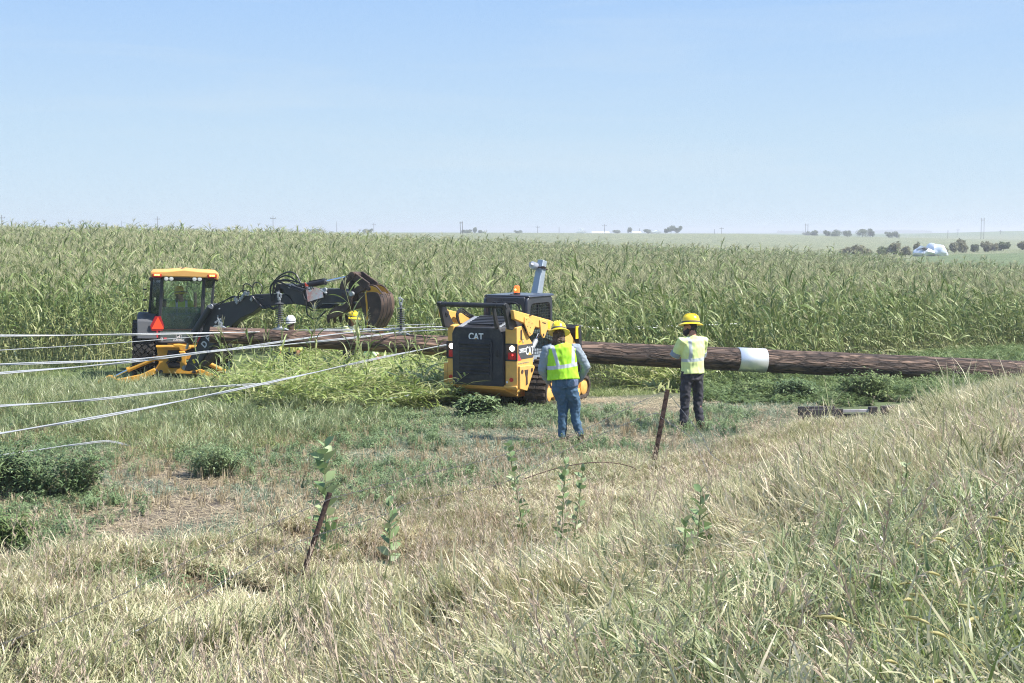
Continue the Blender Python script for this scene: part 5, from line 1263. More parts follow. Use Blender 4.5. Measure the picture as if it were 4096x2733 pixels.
# slow moving vehicle triangle
b = MB(); b.prism([(-.74, 1.115), (-.52, 1.115), (-.435, 1.20), (-.53, 1.44), (-.61, 1.44), (-.765, 1.17)], 1, -.705, -.700)
# built from the picture
def P1_(cx, cy, ly=-.70): return BB(cx, cy, ly)
tri_o = [P1_(*p) for p in ((706, 693), (765, 693), (803, 800), (785, 843), (672, 846), (656, 795))]; tri_i = [P1_(*p) for p in ((737, 697), (800, 825), (668, 828))]
b = MB(); b.prism(tri_o, 1, -.705, -.700); sm = b.build('warning_triangle', 'tri_red', bh); b = MB(); b.prism(tri_i, 1, -.709, -.706); b.build('orange_centre', 'tri_orange', sm)
p_ = P1_(730, 846); q_ = P1_(730, 905); b = MB(); b.box(((p_[0]), -.69, (p_[1]+q_[1])/2), (.035, .02, abs(p_[1]-q_[1])+.06)); b.build('bracket', 'decal_red', sm)
# deer emblem and lettering on the lower panel
ex, ez = P1_(953, 910, yr-.02); ez -= 0
b = MB(); ringframe(b, rrect(ex-.062, ez-.062, ex+.062, ez+.062, .02), rrect(ex-.054, ez-.054, ex+.054, ez+.054, .016), 1, yr-.022, yr-.018); em = b.build('emblem', 'white', lp)
deer = [(-.045, .0), (-.02, .008), (.0, .012), (.012, .022), (.01, .04), (.018, .03), (.03, .042), (.024, .026), (.04, .018), (.026, .012), (.02, .0), (.03, -.02), (.045, -.03), (.028, -.026), (.012, -.012), (-.012, -.010), (-.022, -.022), (-.044, -.034), (-.034, -.022), (-.026, -.008)]
b = MB(); b.prism([(ex+x, ez+z) for x, z in deer], 1, yr-.022, yr-.018); b.build('leaping_deer', 'white', lp)
tx, tz = P1_(950, 946, yr-.02)
text('lettering', 'JOHN DEERE', .055, FB @ frame(Vector((tx, yr-.02, tz)), (1, 0, 0), (0, 0, 1)), lp, 'white', .001, xs=.78)
sx1, sz1 = P1_(797, 932, yr-.02)
b = MB(); b.box((sx1-.045, yr-.02, sz1), (.05, .004, .06)); b.build('sticker', 'white', lp); b = MB(); b.box((sx1+.035, yr-.02, sz1+.018), (.07, .004, .03)); b.build('sticker', 'decal_red', lp); b = MB(); b.box((sx1+.035, yr-.02, sz1-.016), (.07, .004, .028)); b.build('sticker', 'rust', lp)
b = MB(); b.ell((sx1-.045, yr-.024, sz1), (.013, .003, .018)); b.build('sticker_mark', 'black', lp)
# seat, levers
b = MB(); b.prism([(-.10, .85), (-.10, 1.28), (.35, 1.28), (.42, 1.80), (.54, 1.80), (.50, .85)], 0, -.30, .22); b.build('seat', 'seat', cab2, bevel=.04)
b = MB()
for x in (-.22, .14, .22): b.tube([(x, -.42, .85), (x, -.30, 1.38)], .014, 6); b.ell((x, -.30, 1.40), (.03, .03, .03), 8, 6)
b.build('lever', 'black', cab2)
b = MB(); b.box((.36, -.2, 1.15), (.12, .4, .5)); b.box((-.5, -.2, 1.1), (.12, .4, .45)); b.build('console', 'seat', cab2, bevel=.02)
b = MB(); b.tube([(-.50, .95, 1.2), (-.50, .95, 1.9), (-.48, .6, 2.05)], .012, 6); b.tube([(.1, 1.0, 2.3), (.0, .96, 1.75)], .01, 5); b.build('grab_rail', 'black', cab2)
b = MB(); b.prism([(-.62, 1.62), (-.42, 1.62), (-.42, 1.82), (-.62, 1.82)], 1, .7, .74); b.build('steering_console', 'seat', cab2, bevel=.02)
# rear frame (yellow)
fpoly = [BB(x, y, -1.0) for x, y in ((722, 1012), (1130, 1012), (1150, 1060), (1060, 1090), (990, 1130), (985, 1180), (1040, 1260), (1160, 1270), (1160, 1300), (790, 1290), (740, 1285), (700, 1250), (740, 1195), (745, 1165), (700, 1145), (700, 1125), (735, 1100))]
b = MB(); b.prism(fpoly, 1, -1.02, -.80); rfm = b.build('rear_frame', 'jd_yellow', bh, bevel=.012)
def hole(pts, ly, name='recess_shade', m_='black'): b = MB(); b.prism([BB(x, y, ly) for x, y in pts], 1, ly-.004, ly+.01); b.build(name, m_, rfm)  # flat black plates on the frame face, painted shade of its hollows
hole([(840, 1050), (960, 1050), (990, 1110), (985, 1170), (860, 1160), (825, 1120)], -1.024); hole([(1000, 1030), (1140, 1030), (1140, 1080), (1050, 1095), (1000, 1100)], -1.024); hole([(830, 1190), (860, 1172), (960, 1175), (985, 1225), (950, 1235), (850, 1235)], -1.024)
b = MB(); b.prism([BB(x, y, -1.05) for x, y in ((715, 1005), (1150, 1005), (1150, 1020), (715, 1020))], 1, -1.12, -.75); b.build('top_plate', 'jd_yellow', rfm, bevel=.008)
b = MB()
for cx, cy in ((713, 1133), (715, 1262)): x, z = BB(cx, cy, -1.03); b.lathe([(.04, -1.06), (.04, -1.02)], 1, (x, 0, z), 14)
b.build('pin', 'steel', rfm)
b = MB()
for cx, cy in ((768, 1275), (1115, 1275)): x, z = BB(cx, cy, -1.03); b.lathe([(.045, -1.03), (.045, -1.0)], 1, (x, 0, z), 14)
b.build('eye', 'black', rfm)
# swing castings
b = MB(); b.prism([BB(x, y, -1.3) for x, y in ((895, 990), (960, 985), (1080, 1005), (1085, 1030), (1010, 1060), (965, 1045), (955, 1015), (900, 1005))], 1, -1.38, -1.15); b.build('swing_casting', 'jd_yellow', rfm, bevel=.012)
b = MB(); b.prism([BB(x, y, -1.35) for x, y in ((955, 1060), (1015, 1055), (1035, 1095), (1030, 1180), (1050, 1215), (1040, 1250), (1010, 1262), (975, 1240), (965, 1190), (985, 1150), (975, 1100))], 1, -1.48, -1.2); b.build('swing_casting', 'jd_yellow', rfm, bevel=.015)
x, z = BB(1013, 1230, -1.48); b = MB(); b.lathe([(.05, -1.51), (.05, -1.46)], 1, (x, 0, z), 16); b.build('pin', 'steel', rfm)
b = MB(); x, z = BB(900, 1120, -1.1); b.tube([(x-.12, -1.06, z+.03), (x+.25, -1.1, z)], .05, 10); x, z = BB(900, 1205, -1.1); b.tube([(x-.1, -1.06, z), (x+.3, -1.2, z)], .055, 10); b.build('swing_cylinder', 'rust', rfm)
b = MB()
for k in range(4): x, z = BB(870+k*25, 1150, -1.1); b.tube(smooth_path([Vector((x-.1, -1.04, z-.08)), Vector((x, -1.12, z+.02)), Vector((x+.08, -1.1, z+.12))], 6), .015, 6)
b.build('hose', 'hose', rfm)
# stabilisers
sp_ = [BB(x, y, -1.1) for x, y in ((700, 1235), (725, 1285), (600, 1350), (330, 1420), (290, 1428), (262, 1400), (240, 1330), (275, 1320), (300, 1352), (560, 1300))]
b = MB(); b.prism(sp_, 1, -1.18, -1.04); st1 = b.build('stabiliser_arm', 'jd_yellow', bh, bevel=.012)
b = MB(); b.prism([BB(x, y, -1.12) for x, y in ((110, 1370), (225, 1312), (262, 1318), (300, 1352), (262, 1420), (200, 1430), (175, 1380), (110, 1400))], 1, -1.24, -.98); b.build('foot_bracket', 'jd_yellow', st1, bevel=.01)
b = MB(); b.prism([BB(x, y, -1.15) for x, y in ((40, 1440), (60, 1425), (120, 1415), (175, 1385), (215, 1405), (225, 1450), (120, 1452), (60, 1448))], 1, -1.34, -.92); b.build('foot_pad', 'jd_yellow', st1, bevel=.012)
b = MB()
for cx, cy, r_ in ((253, 1350, .03), (278, 1392, .03), (180, 1420, .055)): x, z = BB(cx, cy, -1.2); b.lathe([(r_, -1.36 if cx == 180 else -1.27), (r_, -1.2)], 1, (x, 0, z), 14)
b.build('pin', 'rust', st1)
A_ = BB(708, 1133, -1.1); B2 = BB(425, 1253, -1.1); C2 = BB(262, 1335, -1.1)
b = MB(); b.tube([(A_[0], -1.1, A_[1]), (B2[0], -1.1, B2[1])], .055, 14); b.tube([(B2[0]+.02, -1.1, B2[1]+.01), (B2[0]-.02, -1.1, B2[1]-.01)], .065, 14); b.build('stabiliser_cylinder', 'jd_yellow', bh)
b = MB(); b.tube([(B2[0], -1.1, B2[1]), (C2[0], -1.1, C2[1])], .024, 12); b.build('cylinder_rod', 'chrome', bh)
A_ = BB(715, 1120, -1.12); b = MB(); b.tube(smooth_path([Vector((B2[0]+.05, -1.14, B2[1]+.07)), Vector((B2[0]+.3, -1.15, B2[1]+.19)), Vector((A_[0], -1.14, A_[1]+.02))], 6), .012, 6); b.build('hose', 'hose', bh)
# right stabiliser
b = MB(); b.prism([BB(x, y, -1.0) for x, y in ((1150, 1250), (1170, 1300), (1420, 1400), (1560, 1430), (1560, 1395), (1440, 1350), (1200, 1250))], 1, -1.06, -.94); b.build('stabiliser_arm', 'jd_yellow', bh, bevel=.012)
A_ = BB(1255, 1180, -1.0); B2 = BB(1440, 1275, -1.0); C2 = BB(1550, 1370, -1.0)
b = MB(); b.tube([(A_[0], -1.0, A_[1]), (B2[0], -1.0, B2[1])], .055, 14); b.build('stabiliser_cylinder', 'jd_yellow', bh); b = MB(); b.tube([(B2[0], -1.0, B2[1]), (C2[0], -1.0, C2[1])], .024, 12); b.build('cylinder_rod', 'chrome', bh)
x, z = BB(1270, 1172, -1.0); b = MB(); b.lathe([(.03, -1.1), (.03, -.95)], 1, (x, 0, z), 10); b.tube([(x, -1.08, z), (x+.05, -1.08, z+.0)], .02, 8); b.build('pin', 'steel', bh)
x, z = BB(1570, 1425, -1.0); b = MB(); b.box((x, -1.0, z-.02), (.3, .36, .06)); b.build('foot_pad', 'jd_yellow', bh, bevel=.012)
# ---- boom group in its own vertical plane
BP = RW(*c1(1010, 1230), 32.75); PHI = R(-22)
FM = Matrix.Translation(BP) @ Matrix.Rotation(PHI, 4, 'Z')      # x outwards along the boom, y away from us
def D(cx, cy, ly=-.14, cr=c2): p = hit(*cr(cx, cy), FM, 1, ly); return (p.x, p.z)
def PZ(pts, ly=-.14, cr=c2): return [D(x, y, ly, cr) for x, y in pts]
boom_o = [D(1010, 1262, -.14, c1), D(1035, 1190, -.14, c1), D(1150, 980, -.14, c1), D(1265, 660, -.14, c1), D(1262, 580, -.14, c1), D(1290, 562, -.14, c1), D(1335, 575, -.14, c1)] + \
    PZ([(300, 440), (430, 410), (520, 370), (620, 352), (780, 347), (930, 352), (1020, 450), (900, 456), (690, 480), (650, 490), (580, 545), (470, 590), (370, 672), (300, 770)]) + [D(1300, 1010, -.14, c1), D(1180, 1175, -.14, c1), D(1130, 1240, -.14, c1), D(1060, 1270, -.14, c1)]
b = MB(); b.prism(boom_o, 1, -.14, .14); bm_ = b.build('boom', 'jd_black', bh, F=FM, bevel=.012)
b = MB(); b.prism([D(1180, 1175, -.16, c1), D(1300, 1010, -.16, c1)] + PZ([(300, 770), (370, 672)], -.16) + [D(1490, 850-60, -.16, c1), D(1360, 1010, -.16, c1), D(1250, 1180, -.16, c1), D(1190, 1225, -.16, c1)], 1, -.10, .12); b.build('boom_underside', 'rust', bm_, F=FM, bevel=.01)
# outer flange plate on lower boom and lift cylinder
x0, z0 = D(1063, 950, -.24, c1); x1, z1 = D(1225, 640, -.24, c1); x2, z2 = D(1295, 575, -.24, c1)
x3, z3 = D(1035, 1035, -.24, c1)
b = MB(); b.tube([(x0, -.24, z0), (x2-.03, -.24, z2-.05)], .075, 16); cyl = b.build('boom_cylinder', 'jd_black', bh, F=FM)
b = MB(); b.tube([(x0-.02, -.24, z0-.03), (x0+.05, -.24, z0+.09)], .10, 16); b.build('cylinder_cap', 'rust', cyl, F=FM)
b = MB(); b.tube([(x3, -.24, z3), (x0, -.24, z0)], .03, 12); b.build('cylinder_rod', 'steel', cyl, F=FM)
b = MB(); b.tube([(D(1180, 900, -.2, c1)[0], -.2, D(1180, 900, -.2, c1)[1]), (D(1150, 960, -.2, c1)[0], -.2, D(1150, 960, -.2, c1)[1])], .02, 6); b.build('red_stripe', 'redmark', cyl, F=FM)
b = MB()
for cx, cy, r_ in ((155, 478, .055), (960, 272, .04), (228, 575, .018), (240, 500, .018), (1215, 480, .05)): x, z = D(cx, cy, -.19); b.lathe([(r_, -.175), (r_, -.135)], 1, (x, 0, z), 16)
b.build('pin', 'steel', bm_, F=FM)
x, z = D(1112, 1165, -.145, c1); b = MB(); b.box((x, -.145, z), (.05, .008, .10), (0, R(-30), 0)); b.build('yellow_decal', 'hat_y', bm_, F=FM)
# DEERE lettering along the boom, base towards the lower left
pa = Vector((D(1215, 1000, -.145, c1)[0], -.146, D(1215, 1000, -.145, c1)[1])); pb = Vector((D(1402, 745, -.145, c1)[0], -.146, D(1402, 745, -.145, c1)[1]))
dv = (pb-pa).normalized(); dn = Vector((-dv.z, 0, dv.x))
lets = 'DEERE'
for i, ch in enumerate(lets):
    p_ = pa.lerp(pb, (i+.2)/4.4); text('lettering', ch, .20, FM @ frame(p_, dv, dn), bm_, 'polylight', .006, xs=.9)
# dipper
dip = PZ([(830, 245), (960, 247), (1000, 262), (1120, 300), (1130, 292), (1500, 298), (1560, 330), (1575, 420), (1520, 436), (1380, 442), (1300, 458), (1232, 500), (1200, 500), (1150, 462), (1040, 458), (1010, 440), (960, 365), (905, 345), (905, 310), (858, 285), (858, 340), (800, 340)], -.17)
b = MB(); b.prism(dip, 1, -.17, .13); dp = b.build('dipper', 'jd_black', bh, F=FM, bevel=.012)
b = MB(); b.prism(PZ([(1060, 455), (1250, 500), (1380, 495), (1440, 450), (1370, 445), (1250, 460)], -.12), 1, -.12, .10); b.build('dipper_track', 'pants_n', dp, F=FM, bevel=.008)
b = MB()
for k in range(24):
    x, z = D(1300+k*9.5, 447, -.175); b.box((x, -.172, z), (.012, .008, .012))
b.build('chain', 'steel', dp, F=FM)
x0, z0 = D(1050, 272, -.05); x1, z1 = D(1330, 222, -.05); x2, z2 = D(1530, 186, -.05); x3, z3 = D(1600, 165, -.05)
b = MB(); b.tube([(x0-.1, -.05, z0-.03), (x1, -.05, z1)], .06, 16); b.tube([(x1-.05, -.05, z1), (x1+.02, -.05, z1)], .07, 16); b.box(((x0+x1)/2+.12, -.05, (z0+z1)/2+.085), (.35, .04, .03), (0, -math.atan2(z1-z0, x1-x0), 0)); bc_ = b.build('bucket_cylinder', 'black', bh, F=FM)
b = MB(); b.tube([(x1, -.05, z1), (x3, -.05, z3)], .028, 14); b.build('cylinder_rod', 'chrome', bc_, F=FM)
# curved links
for lw, off in ((-.17, 0), (.12, .06)):
    P_ = smooth_path([Vector((D(*q_, -.17)[0]+off, 0, D(*q_, -.17)[1]+off*.3)) for q_ in ((1515, 365), (1502, 290), (1530, 215), (1590, 168))], 8)
    b = MB(); b.tube([Vector((p.x, lw+.03, p.z)) for p in P_], [(.03, .075)]*len(P_), 10, side=(0, 1, 0)); b.ell((P_[0].x, lw+.03, P_[0].z), (.07, .04, .09)); b.build('link', 'rust', bh, F=FM)
    x0, z0 = D(1600, 155, -.17); x1, z1 = D(1765, 262, -.17)
    b = MB(); b.prism([(x0-.04+off, z0+.07), (x0+.05+off, z0+.07), (x1+.03+off, z1+.06), (x1+.02+off, z1-.08), (x1-.10+off, z1-.06), (x0+off, z0-.10)], 1, lw, lw+.05); b.build('push_link', 'rust', bh, F=FM, bevel=.012)
x0, z0 = D(1600, 155, -.2); b = MB(); b.lathe([(.035, -.20), (.07, -.19), (.07, .19)], 1, (x0, 0, z0), 18); b.build('pin', 'rust', bh, F=FM)
# thumb
th = PZ([(1570, 340), (1600, 325), (1618, 345), (1600, 400), (1600, 450), (1560, 510), (1480, 570), (1400, 600), (1350, 610), (1345, 590), (1380, 520), (1440, 470), (1500, 465), (1545, 430)], -.26)
b = MB(); b.prism(th, 1, -.26, -.18); tm = b.build('thumb', 'rust', bh, F=FM, bevel=.012)
b = MB(); b.prism(PZ([(1560, 430), (1600, 450), (1640, 440), (1670, 400), (1700, 420), (1700, 460), (1660, 490), (1560, 520), (1450, 560), (1440, 530)], -.20), 1, -.10, .14); b.build('thumb_back', 'rust', tm, F=FM, bevel=.012)
b = MB()
for k, cx in enumerate((1352, 1392, 1430, 1470)):
    x, z = D(cx, 590, -.26); b.prism([(x-.03, z+.06), (x+.035, z+.07), (x+.03, z-.08), (x+.005, z-.13), (x-.02, z-.08)], 1, -.24+.10*k, -.18+.10*k)
b.build('tooth', 'rust', tm, F=FM, bevel=.004)
x, z = D(1597, 348, -.27); b = MB(); b.lathe([(.05, -.285), (.05, -.2)], 1, (x, 0, z), 16); b.build('pin', 'steel', tm, F=FM)
# bucket: side profile (plane y) swept over its width
prof = PZ([(1668, 350), (1700, 332), (1740, 345), (1760, 336), (1830, 335), (1870, 350), (1893, 400), (1900, 470), (1885, 560), (1850, 640), (1810, 700), (1725, 712), (1728, 660), (1715, 560), (1695, 450), (1672, 400)], -.30)
bk_w = .62
b = MB(); b.prism(prof, 1, -.30, -.27); bk = b.build('bucket', 'rust', bh, F=FM, bevel=.008)
b = MB(); b.prism(prof, 1, -.30+bk_w-.03, -.30+bk_w); b.build('side_plate', 'rust', bk, F=FM, bevel=.008)
shell = prof[3:12]; n = len(shell)
cx_ = sum(p[0] for p in shell)/n; cz_ = sum(p[1] for p in shell)/n
SP2 = smooth_path([Vector((p[0], 0, p[1])) for p in shell], 6); vs_ = []
for p in SP2:
    d = (p-Vector((cx_, 0, cz_))).normalized(); o2 = p+d*.012
    vs_ += [(o2.x, -.31, o2.z), (o2.x, -.29+bk_w, o2.z), (p.x-d.x*.01, -.29+bk_w, p.z-d.z*.01), (p.x-d.x*.01, -.31, p.z-d.z*.01)]
f = []
for i in range(len(SP2)-1):
    for k in range(4): f.append((i*4+k, i*4+(k+1) % 4, i*4+4+(k+1) % 4, i*4+4+k))
f += [(0, 1, 2, 3), tuple(len(SP2)*4-4+k for k in (3, 2, 1, 0))]
b = MB(); b.add(vs_, f); b.build('shell', 'rust', bk, F=FM, smooth=R(50))
b = MB()
for yy in (-.18, 0, .16):
    for i in range(len(SP2)-1):
        d = (SP2[i]-Vector((cx_, 0, cz_))).normalized()
    b.tube([Vector((p.x, yy, p.z))+(p-Vector((cx_, 0, cz_))).normalized()*.012 for p in SP2], .010, 5)
b.build('wear_strip', 'black', bk, F=FM)
b = MB(); b.prism([(p[0]-.004, p[1]) for p in PZ([(1738, 345), (1752, 340), (1765, 450), (1768, 560), (1768, 690), (1752, 690), (1752, 560), (1748, 450)], -.305)], 1, -.308, -.302); b.build('yellow_rib', 'jd_yellow', bk, F=FM)
for yy in (-.26, .08):
    ear = PZ([(1735, 345), (1745, 290), (1790, 262), (1850, 290), (1900, 350), (1850, 345)], -.30)
    b = MB(); b.prism(ear, 1, yy, yy+.04); b.build('bucket_ear', 'jd_yellow', bk, F=FM, bevel=.006)
    b = MB(); P_ = [Vector((x, yy+.02, z)) for x, z in PZ([(1755, 275), (1800, 262), (1850, 285), (1905, 355)], -.30)]; b.tube(smooth_path(P_, 8), .022, 6); b.build('ear_rim', 'rust', bk, F=FM)
x, z = D(1770, 292, -.28); b = MB(); b.lathe([(.05, -.29), (.05, .14)], 1, (x, 0, z), 14); b.build('pin', 'rust', bk, F=FM)
b = MB(); b.prism(PZ([(1600, 400), (1585, 330), (1660, 268), (1720, 250), (1770, 265), (1765, 300), (1700, 325), (1670, 345), (1650, 400), (1620, 430)], -.12), 1, -.14, .12); b.build('quick_coupler', 'rust', bh, F=FM, bevel=.015)
# hoses
def hose(pts, r_=.017, ly=-.2):
    b = MB(); b.tube(smooth_path([Vector((D(x, y, l2)[0], l2, D(x, y, l2)[1])) for (x, y, l2) in [(p+(ly,))[:3] for p in pts]], 8), r_, 8); b.build('hydraulic_hose', 'hose', bh, F=FM)
hose([(780, 430), (770, 300), (800, 230), (870, 160), (960, 123), (1030, 150), (1070, 220), (1100, 280)]); hose([(790, 430), (800, 290), (830, 220), (880, 175), (940, 162), (1000, 190), (1060, 235)])
hose([(830, 330), (800, 240), (860, 210), (950, 205), (1030, 225), (1110, 250)]); hose([(860, 400), (850, 270), (820, 215), (900, 240), (1000, 290), (1100, 330)]); hose([(770, 400), (775, 260), (860, 222), (960, 220), (1050, 270)], .014)
hose([(590, 360), (590, 290), (550, 250), (505, 250), (490, 290), (495, 350)], .013); hose([(590, 300), (600, 245), (640, 232), (680, 265), (685, 310), (665, 350)], .013); hose([(445, 390), (450, 340), (500, 310), (560, 330)], .013)
hose([(590, 380), (640, 440), (700, 490), (760, 480), (800, 500), (840, 480)], .03); hose([(760, 460), (790, 500), (850, 480)], .02)
hose([(1135, 400), (1140, 500), (1150, 560), (1200, 600), (1260, 590), (1340, 520)], .017, -.22); hose([(1150, 480), (1200, 515), (1290, 515)], .014); hose([(1130, 300), (1100, 330), (1120, 400), (1135, 440)], .02)
hose([(250, 465), (330, 400), (400, 372), (450, 400)], .012); hose([(190, 470), (350, 395), (470, 370), (560, 375), (700, 400)], .012)
b = MB()
for cx, cy in ((415, 400), (430, 430), (510, 340), (540, 345), (470, 400), (490, 370), (580, 400)): x, z = D(cx, cy, -.18); b.box((x, -.18, z), (.05, .06, .07), (0, .5, 0)); b.tube([(x, -.2, z-.05), (x+.03, -.2, z+.07)], .014, 6)
b.build('valve_block', 'steel', bm_, F=FM)
x, z = D(1325, 320, -.2); b = MB(); b.tube([(x-.08, -.2, z+.03), (x+.05, -.2, z-.05)], .03, 8); b.lathe([(.05, -.22), (.05, -.16)], 1, (x, 0, z+.03), 12); b.build('coupling', 'steel', dp, F=FM)
# warning flag draped over the dipper
fl = thing('warning_flag', 'torn orange and white warning flag hanging over the backhoe dipper', 'flag', FM @ Vector((D(1200, 300, -.24)[0], -.24, D(1200, 300, -.24)[1])))
fpts = [((1120, 225), (1300, 300)), ((1122, 255), (1308, 320)), ((1130, 320), (1312, 350)), ((1140, 380), (1312, 385)), ((1153, 426), (1225, 408))]
g = MB(); nx_ = 9; ny_ = len(fpts); rows_ = []
top = [(1122, 225), (1135, 240), (1150, 262), (1172, 276), (1200, 278), (1235, 282), (1260, 290), (1290, 308), (1302, 322)]
bot = [(1152, 427), (1172, 423), (1192, 418), (1212, 411), (1232, 405), (1252, 399), (1275, 393), (1295, 388), (1312, 384)]
vs_ = []
for j in range(6):
    for i in range(9):
        a, b2 = top[i], bot[i]; cx = a[0]+(b2[0]-a[0])*j/5; cy = a[1]+(b2[1]-a[1])*j/5; ly = -.235+.025*math.sin(i*1.1+j*.8); x, z = D(cx, cy, ly); vs_.append((x, ly, z))
for j in range(6):
    for i in range(9): v_ = vs_[j*9+i]; vs_.append((v_[0], v_[1]+.004, v_[2]))
f = []
for j in range(5):
    for i in range(8): a = j*9+i; f += [(a, a+1, a+10, a+9), (54+a+9, 54+a+10, 54+a+1, 54+a)]
for i in range(8): f += [(i, 54+i, 55+i, i+1), (45+i, 46+i, 100+i, 99+i)]
for j in range(5): f += [(j*9, j*9+9, 63+j*9, 54+j*9), (j*9+8, 62+j*9, 71+j*9, j*9+17)]
g.add(vs_, f); fs = g.build('cloth', 'flag', fl, F=FM)
b = MB(); b.prism(PZ([(1121, 228), (1162, 268), (1140, 272), (1125, 268)], -.27), 1, -.272, -.268); b.build('orange_corner', 'tri_orange', fl, F=FM)
b = MB(); b.prism(PZ([(1145, 285), (1200, 272), (1190, 318), (1172, 330)], -.27), 1, -.272, -.268); b.build('white_fold', 'white', fl, F=FM)
x, z = D(1168, 290, -.275); text('lettering', 'ROA', .11, FM @ frame(Vector((x, -.275, z)), (1, 0, .12), (-.1, 0, 1)), fl, 'black', .003)
b = MB(); x, z = D(1300, 312, -.25); x1, z1 = D(1335, 340, -.25); b.tube([(x-.05, -.25, z+.02), (x1, -.25, z1)], .008, 6); b.build('cord', 'steel', fl, F=FM)
# ================================================================ PEOPLE
def fused(mb, name, m, parent, vox=.014, smooth_it=6, wr=.0, wsc=(9, 9, 5), seed=0):
    """fuse overlapping tapered forms into one continuous skin, then add creases"""
    me = bpy.data.meshes.new(name); me.from_pydata([tuple(p) for p in mb.v], [], mb.f); o = bpy.data.objects.new(name, me); col.objects.link(o)
    bm = bmesh.new(); bm.from_mesh(me); bmesh.ops.recalc_face_normals(bm, faces=bm.faces); bm.to_mesh(me); bm.free()
    a = o.modifiers.new('r', 'REMESH'); a.mode = 'VOXEL'; a.voxel_size = vox
    s = o.modifiers.new('s', 'SMOOTH'); s.factor = .5; s.iterations = smooth_it
    dg = bpy.context.evaluated_depsgraph_get(); m2 = bpy.data.meshes.new_from_object(o.evaluated_get(dg)); bpy.data.objects.remove(o)
    if wr:
        n = len(m2.vertices); co = np.empty(n*3, np.float32); m2.vertices.foreach_get('co', co); no = np.empty(n*3, np.float32); m2.vertex_normals.foreach_get('vector', no)
        co = co.reshape(-1, 3); no = no.reshape(-1, 3)
        d = np.array([abs(mnoise.noise(Vector((c[0]*wsc[0]+seed, c[1]*wsc[1], c[2]*wsc[2]+c[0]*4))))*-1.0 + .6*mnoise.noise(Vector((c[0]*wsc[0]*2.2+seed, c[1]*wsc[1]*2.2, c[2]*wsc[2]*2.5))) for c in co])
        co += no*(d*wr)[:, None]; m2.vertices.foreach_set('co', co.ravel())
    m2.materials.clear(); m2.materials.append(M[m] if isinstance(m, str) else m); m2.polygons.foreach_set('use_smooth', [True]*len(m2.polygons)); m2.name = name
    o = bpy.data.objects.new(name, m2); col.objects.link(o); o.parent = parent; return o
def hand(mb, w, d, side, curl=.6, s=1.0):
    """palm and five separate bent fingers; w wrist point, d pointing direction, side = thumb side direction"""
    w = Vector(w); d = Vector(d).normalized(); sd_ = (Vector(side)-d*d.dot(Vector(side))).normalized(); n_ = d.cross(sd_)
    mb.tube([w-d*.02, w+d*.03*s, w+d*.085*s], [(.026*s, .02*s), (.038*s, .017*s), (.040*s, .014*s)], 10, side=sd_)
    for k, (o_, l_) in enumerate(((.030, .068), (.011, .078), (-.010, .073), (-.029, .058))):
        p = w+d*.08*s+sd_*o_*s; ang = 0; pts = [p]
        for j in range(3): ang += curl*(.6+.15*k); p = p+(d*math.cos(ang)+n_*math.sin(ang))*l_*s*(.42, .32, .26)[j]; pts.append(p)
        mb.tube(pts, [.0098*s, .009*s, .008*s, .0065*s], 6)
    p = w+d*.03*s+sd_*.03*s; dt = (d*.6+sd_*.75+n_*.3).normalized(); mb.tube([p, p+dt*.035*s, p+(dt+d*.4).normalized()*.065*s], [.0115*s, .010*s, .0075*s], 6)
def hathat(parent, name_m, c, r_, tilt=(0, 0, 0), full=True, s=1.0):
    T = Matrix.Translation(Vector(c)) @ Euler(tilt).to_matrix().to_4x4()
    b = MB(); prof = [(r_*1.0, -.012), (r_*1.0, .025), (r_*.96, .06), (r_*.83, .095), (r_*.60, .122), (r_*.30, .136), (.001, .139)]
    b.lathe(prof, 2, seg=28, sq=(.88, 1.06))
    for x in (-.035, 0, .035):
        pts = [(x, y, z) for y, z in ((-r_*.94, .06), (-r_*.74, .108), (-.05, .134), (.05, .134), (r_*.74, .108), (r_*.94, .06))]; b.tube(smooth_path([Vector(p) for p in pts], 5), .011 if x == 0 else .008, 6)
    b.v = [T @ p for p in b.v]; h = b.build('hard_hat', name_m, parent, smooth=R(50))
    b = MB()
    if full:
        n = 36; vs_ = []; 
        for r2, z in ((.97, .0), (1.22, -.022), (1.42, -.04), (1.42, -.046), (1.22, -.030), (.97, -.012)):
            for k in range(n):
                a = 2*math.pi*k/n; ex = 1+.06*(math.sin(a) > 0)*math.sin(a); vs_.append((r_*r2*math.cos(a)*.88*ex, r_*r2*math.sin(a)*1.03*ex, z-(.012*abs(math.cos(a)))*(r2 > 1)*-1))
        b.add(vs_, [(i*n+k, i*n+(k+1) % n, ((i+1) % 6)*n+(k+1) % n, ((i+1) % 6)*n+k) for i in range(6) for k in range(n)])
    else:
        b.prism([(-r_*.75, r_*.5), (-r_*.6, r_*1.1), (-r_*.25, r_*1.42), (r_*.25, r_*1.42), (r_*.6, r_*1.1), (r_*.75, r_*.5)], 2, -.022, -.012)
        b.lathe([(r_*1.03, -.02), (r_*1.03, .0)], 2, seg=28, sq=(.88, 1.06))
    b.v = [T @ p for p in b.v]; b.build('brim', name_m, h, smooth=R(50))
    b = MB(); b.lathe([(r_*1.015, .003), (r_*1.02, .018), (r_*1.0, .024)], 2, seg=28, sq=(.89, 1.07)); b.v = [T @ p for p in b.v]; b.build('hat_band', 'poly', h)
    return h
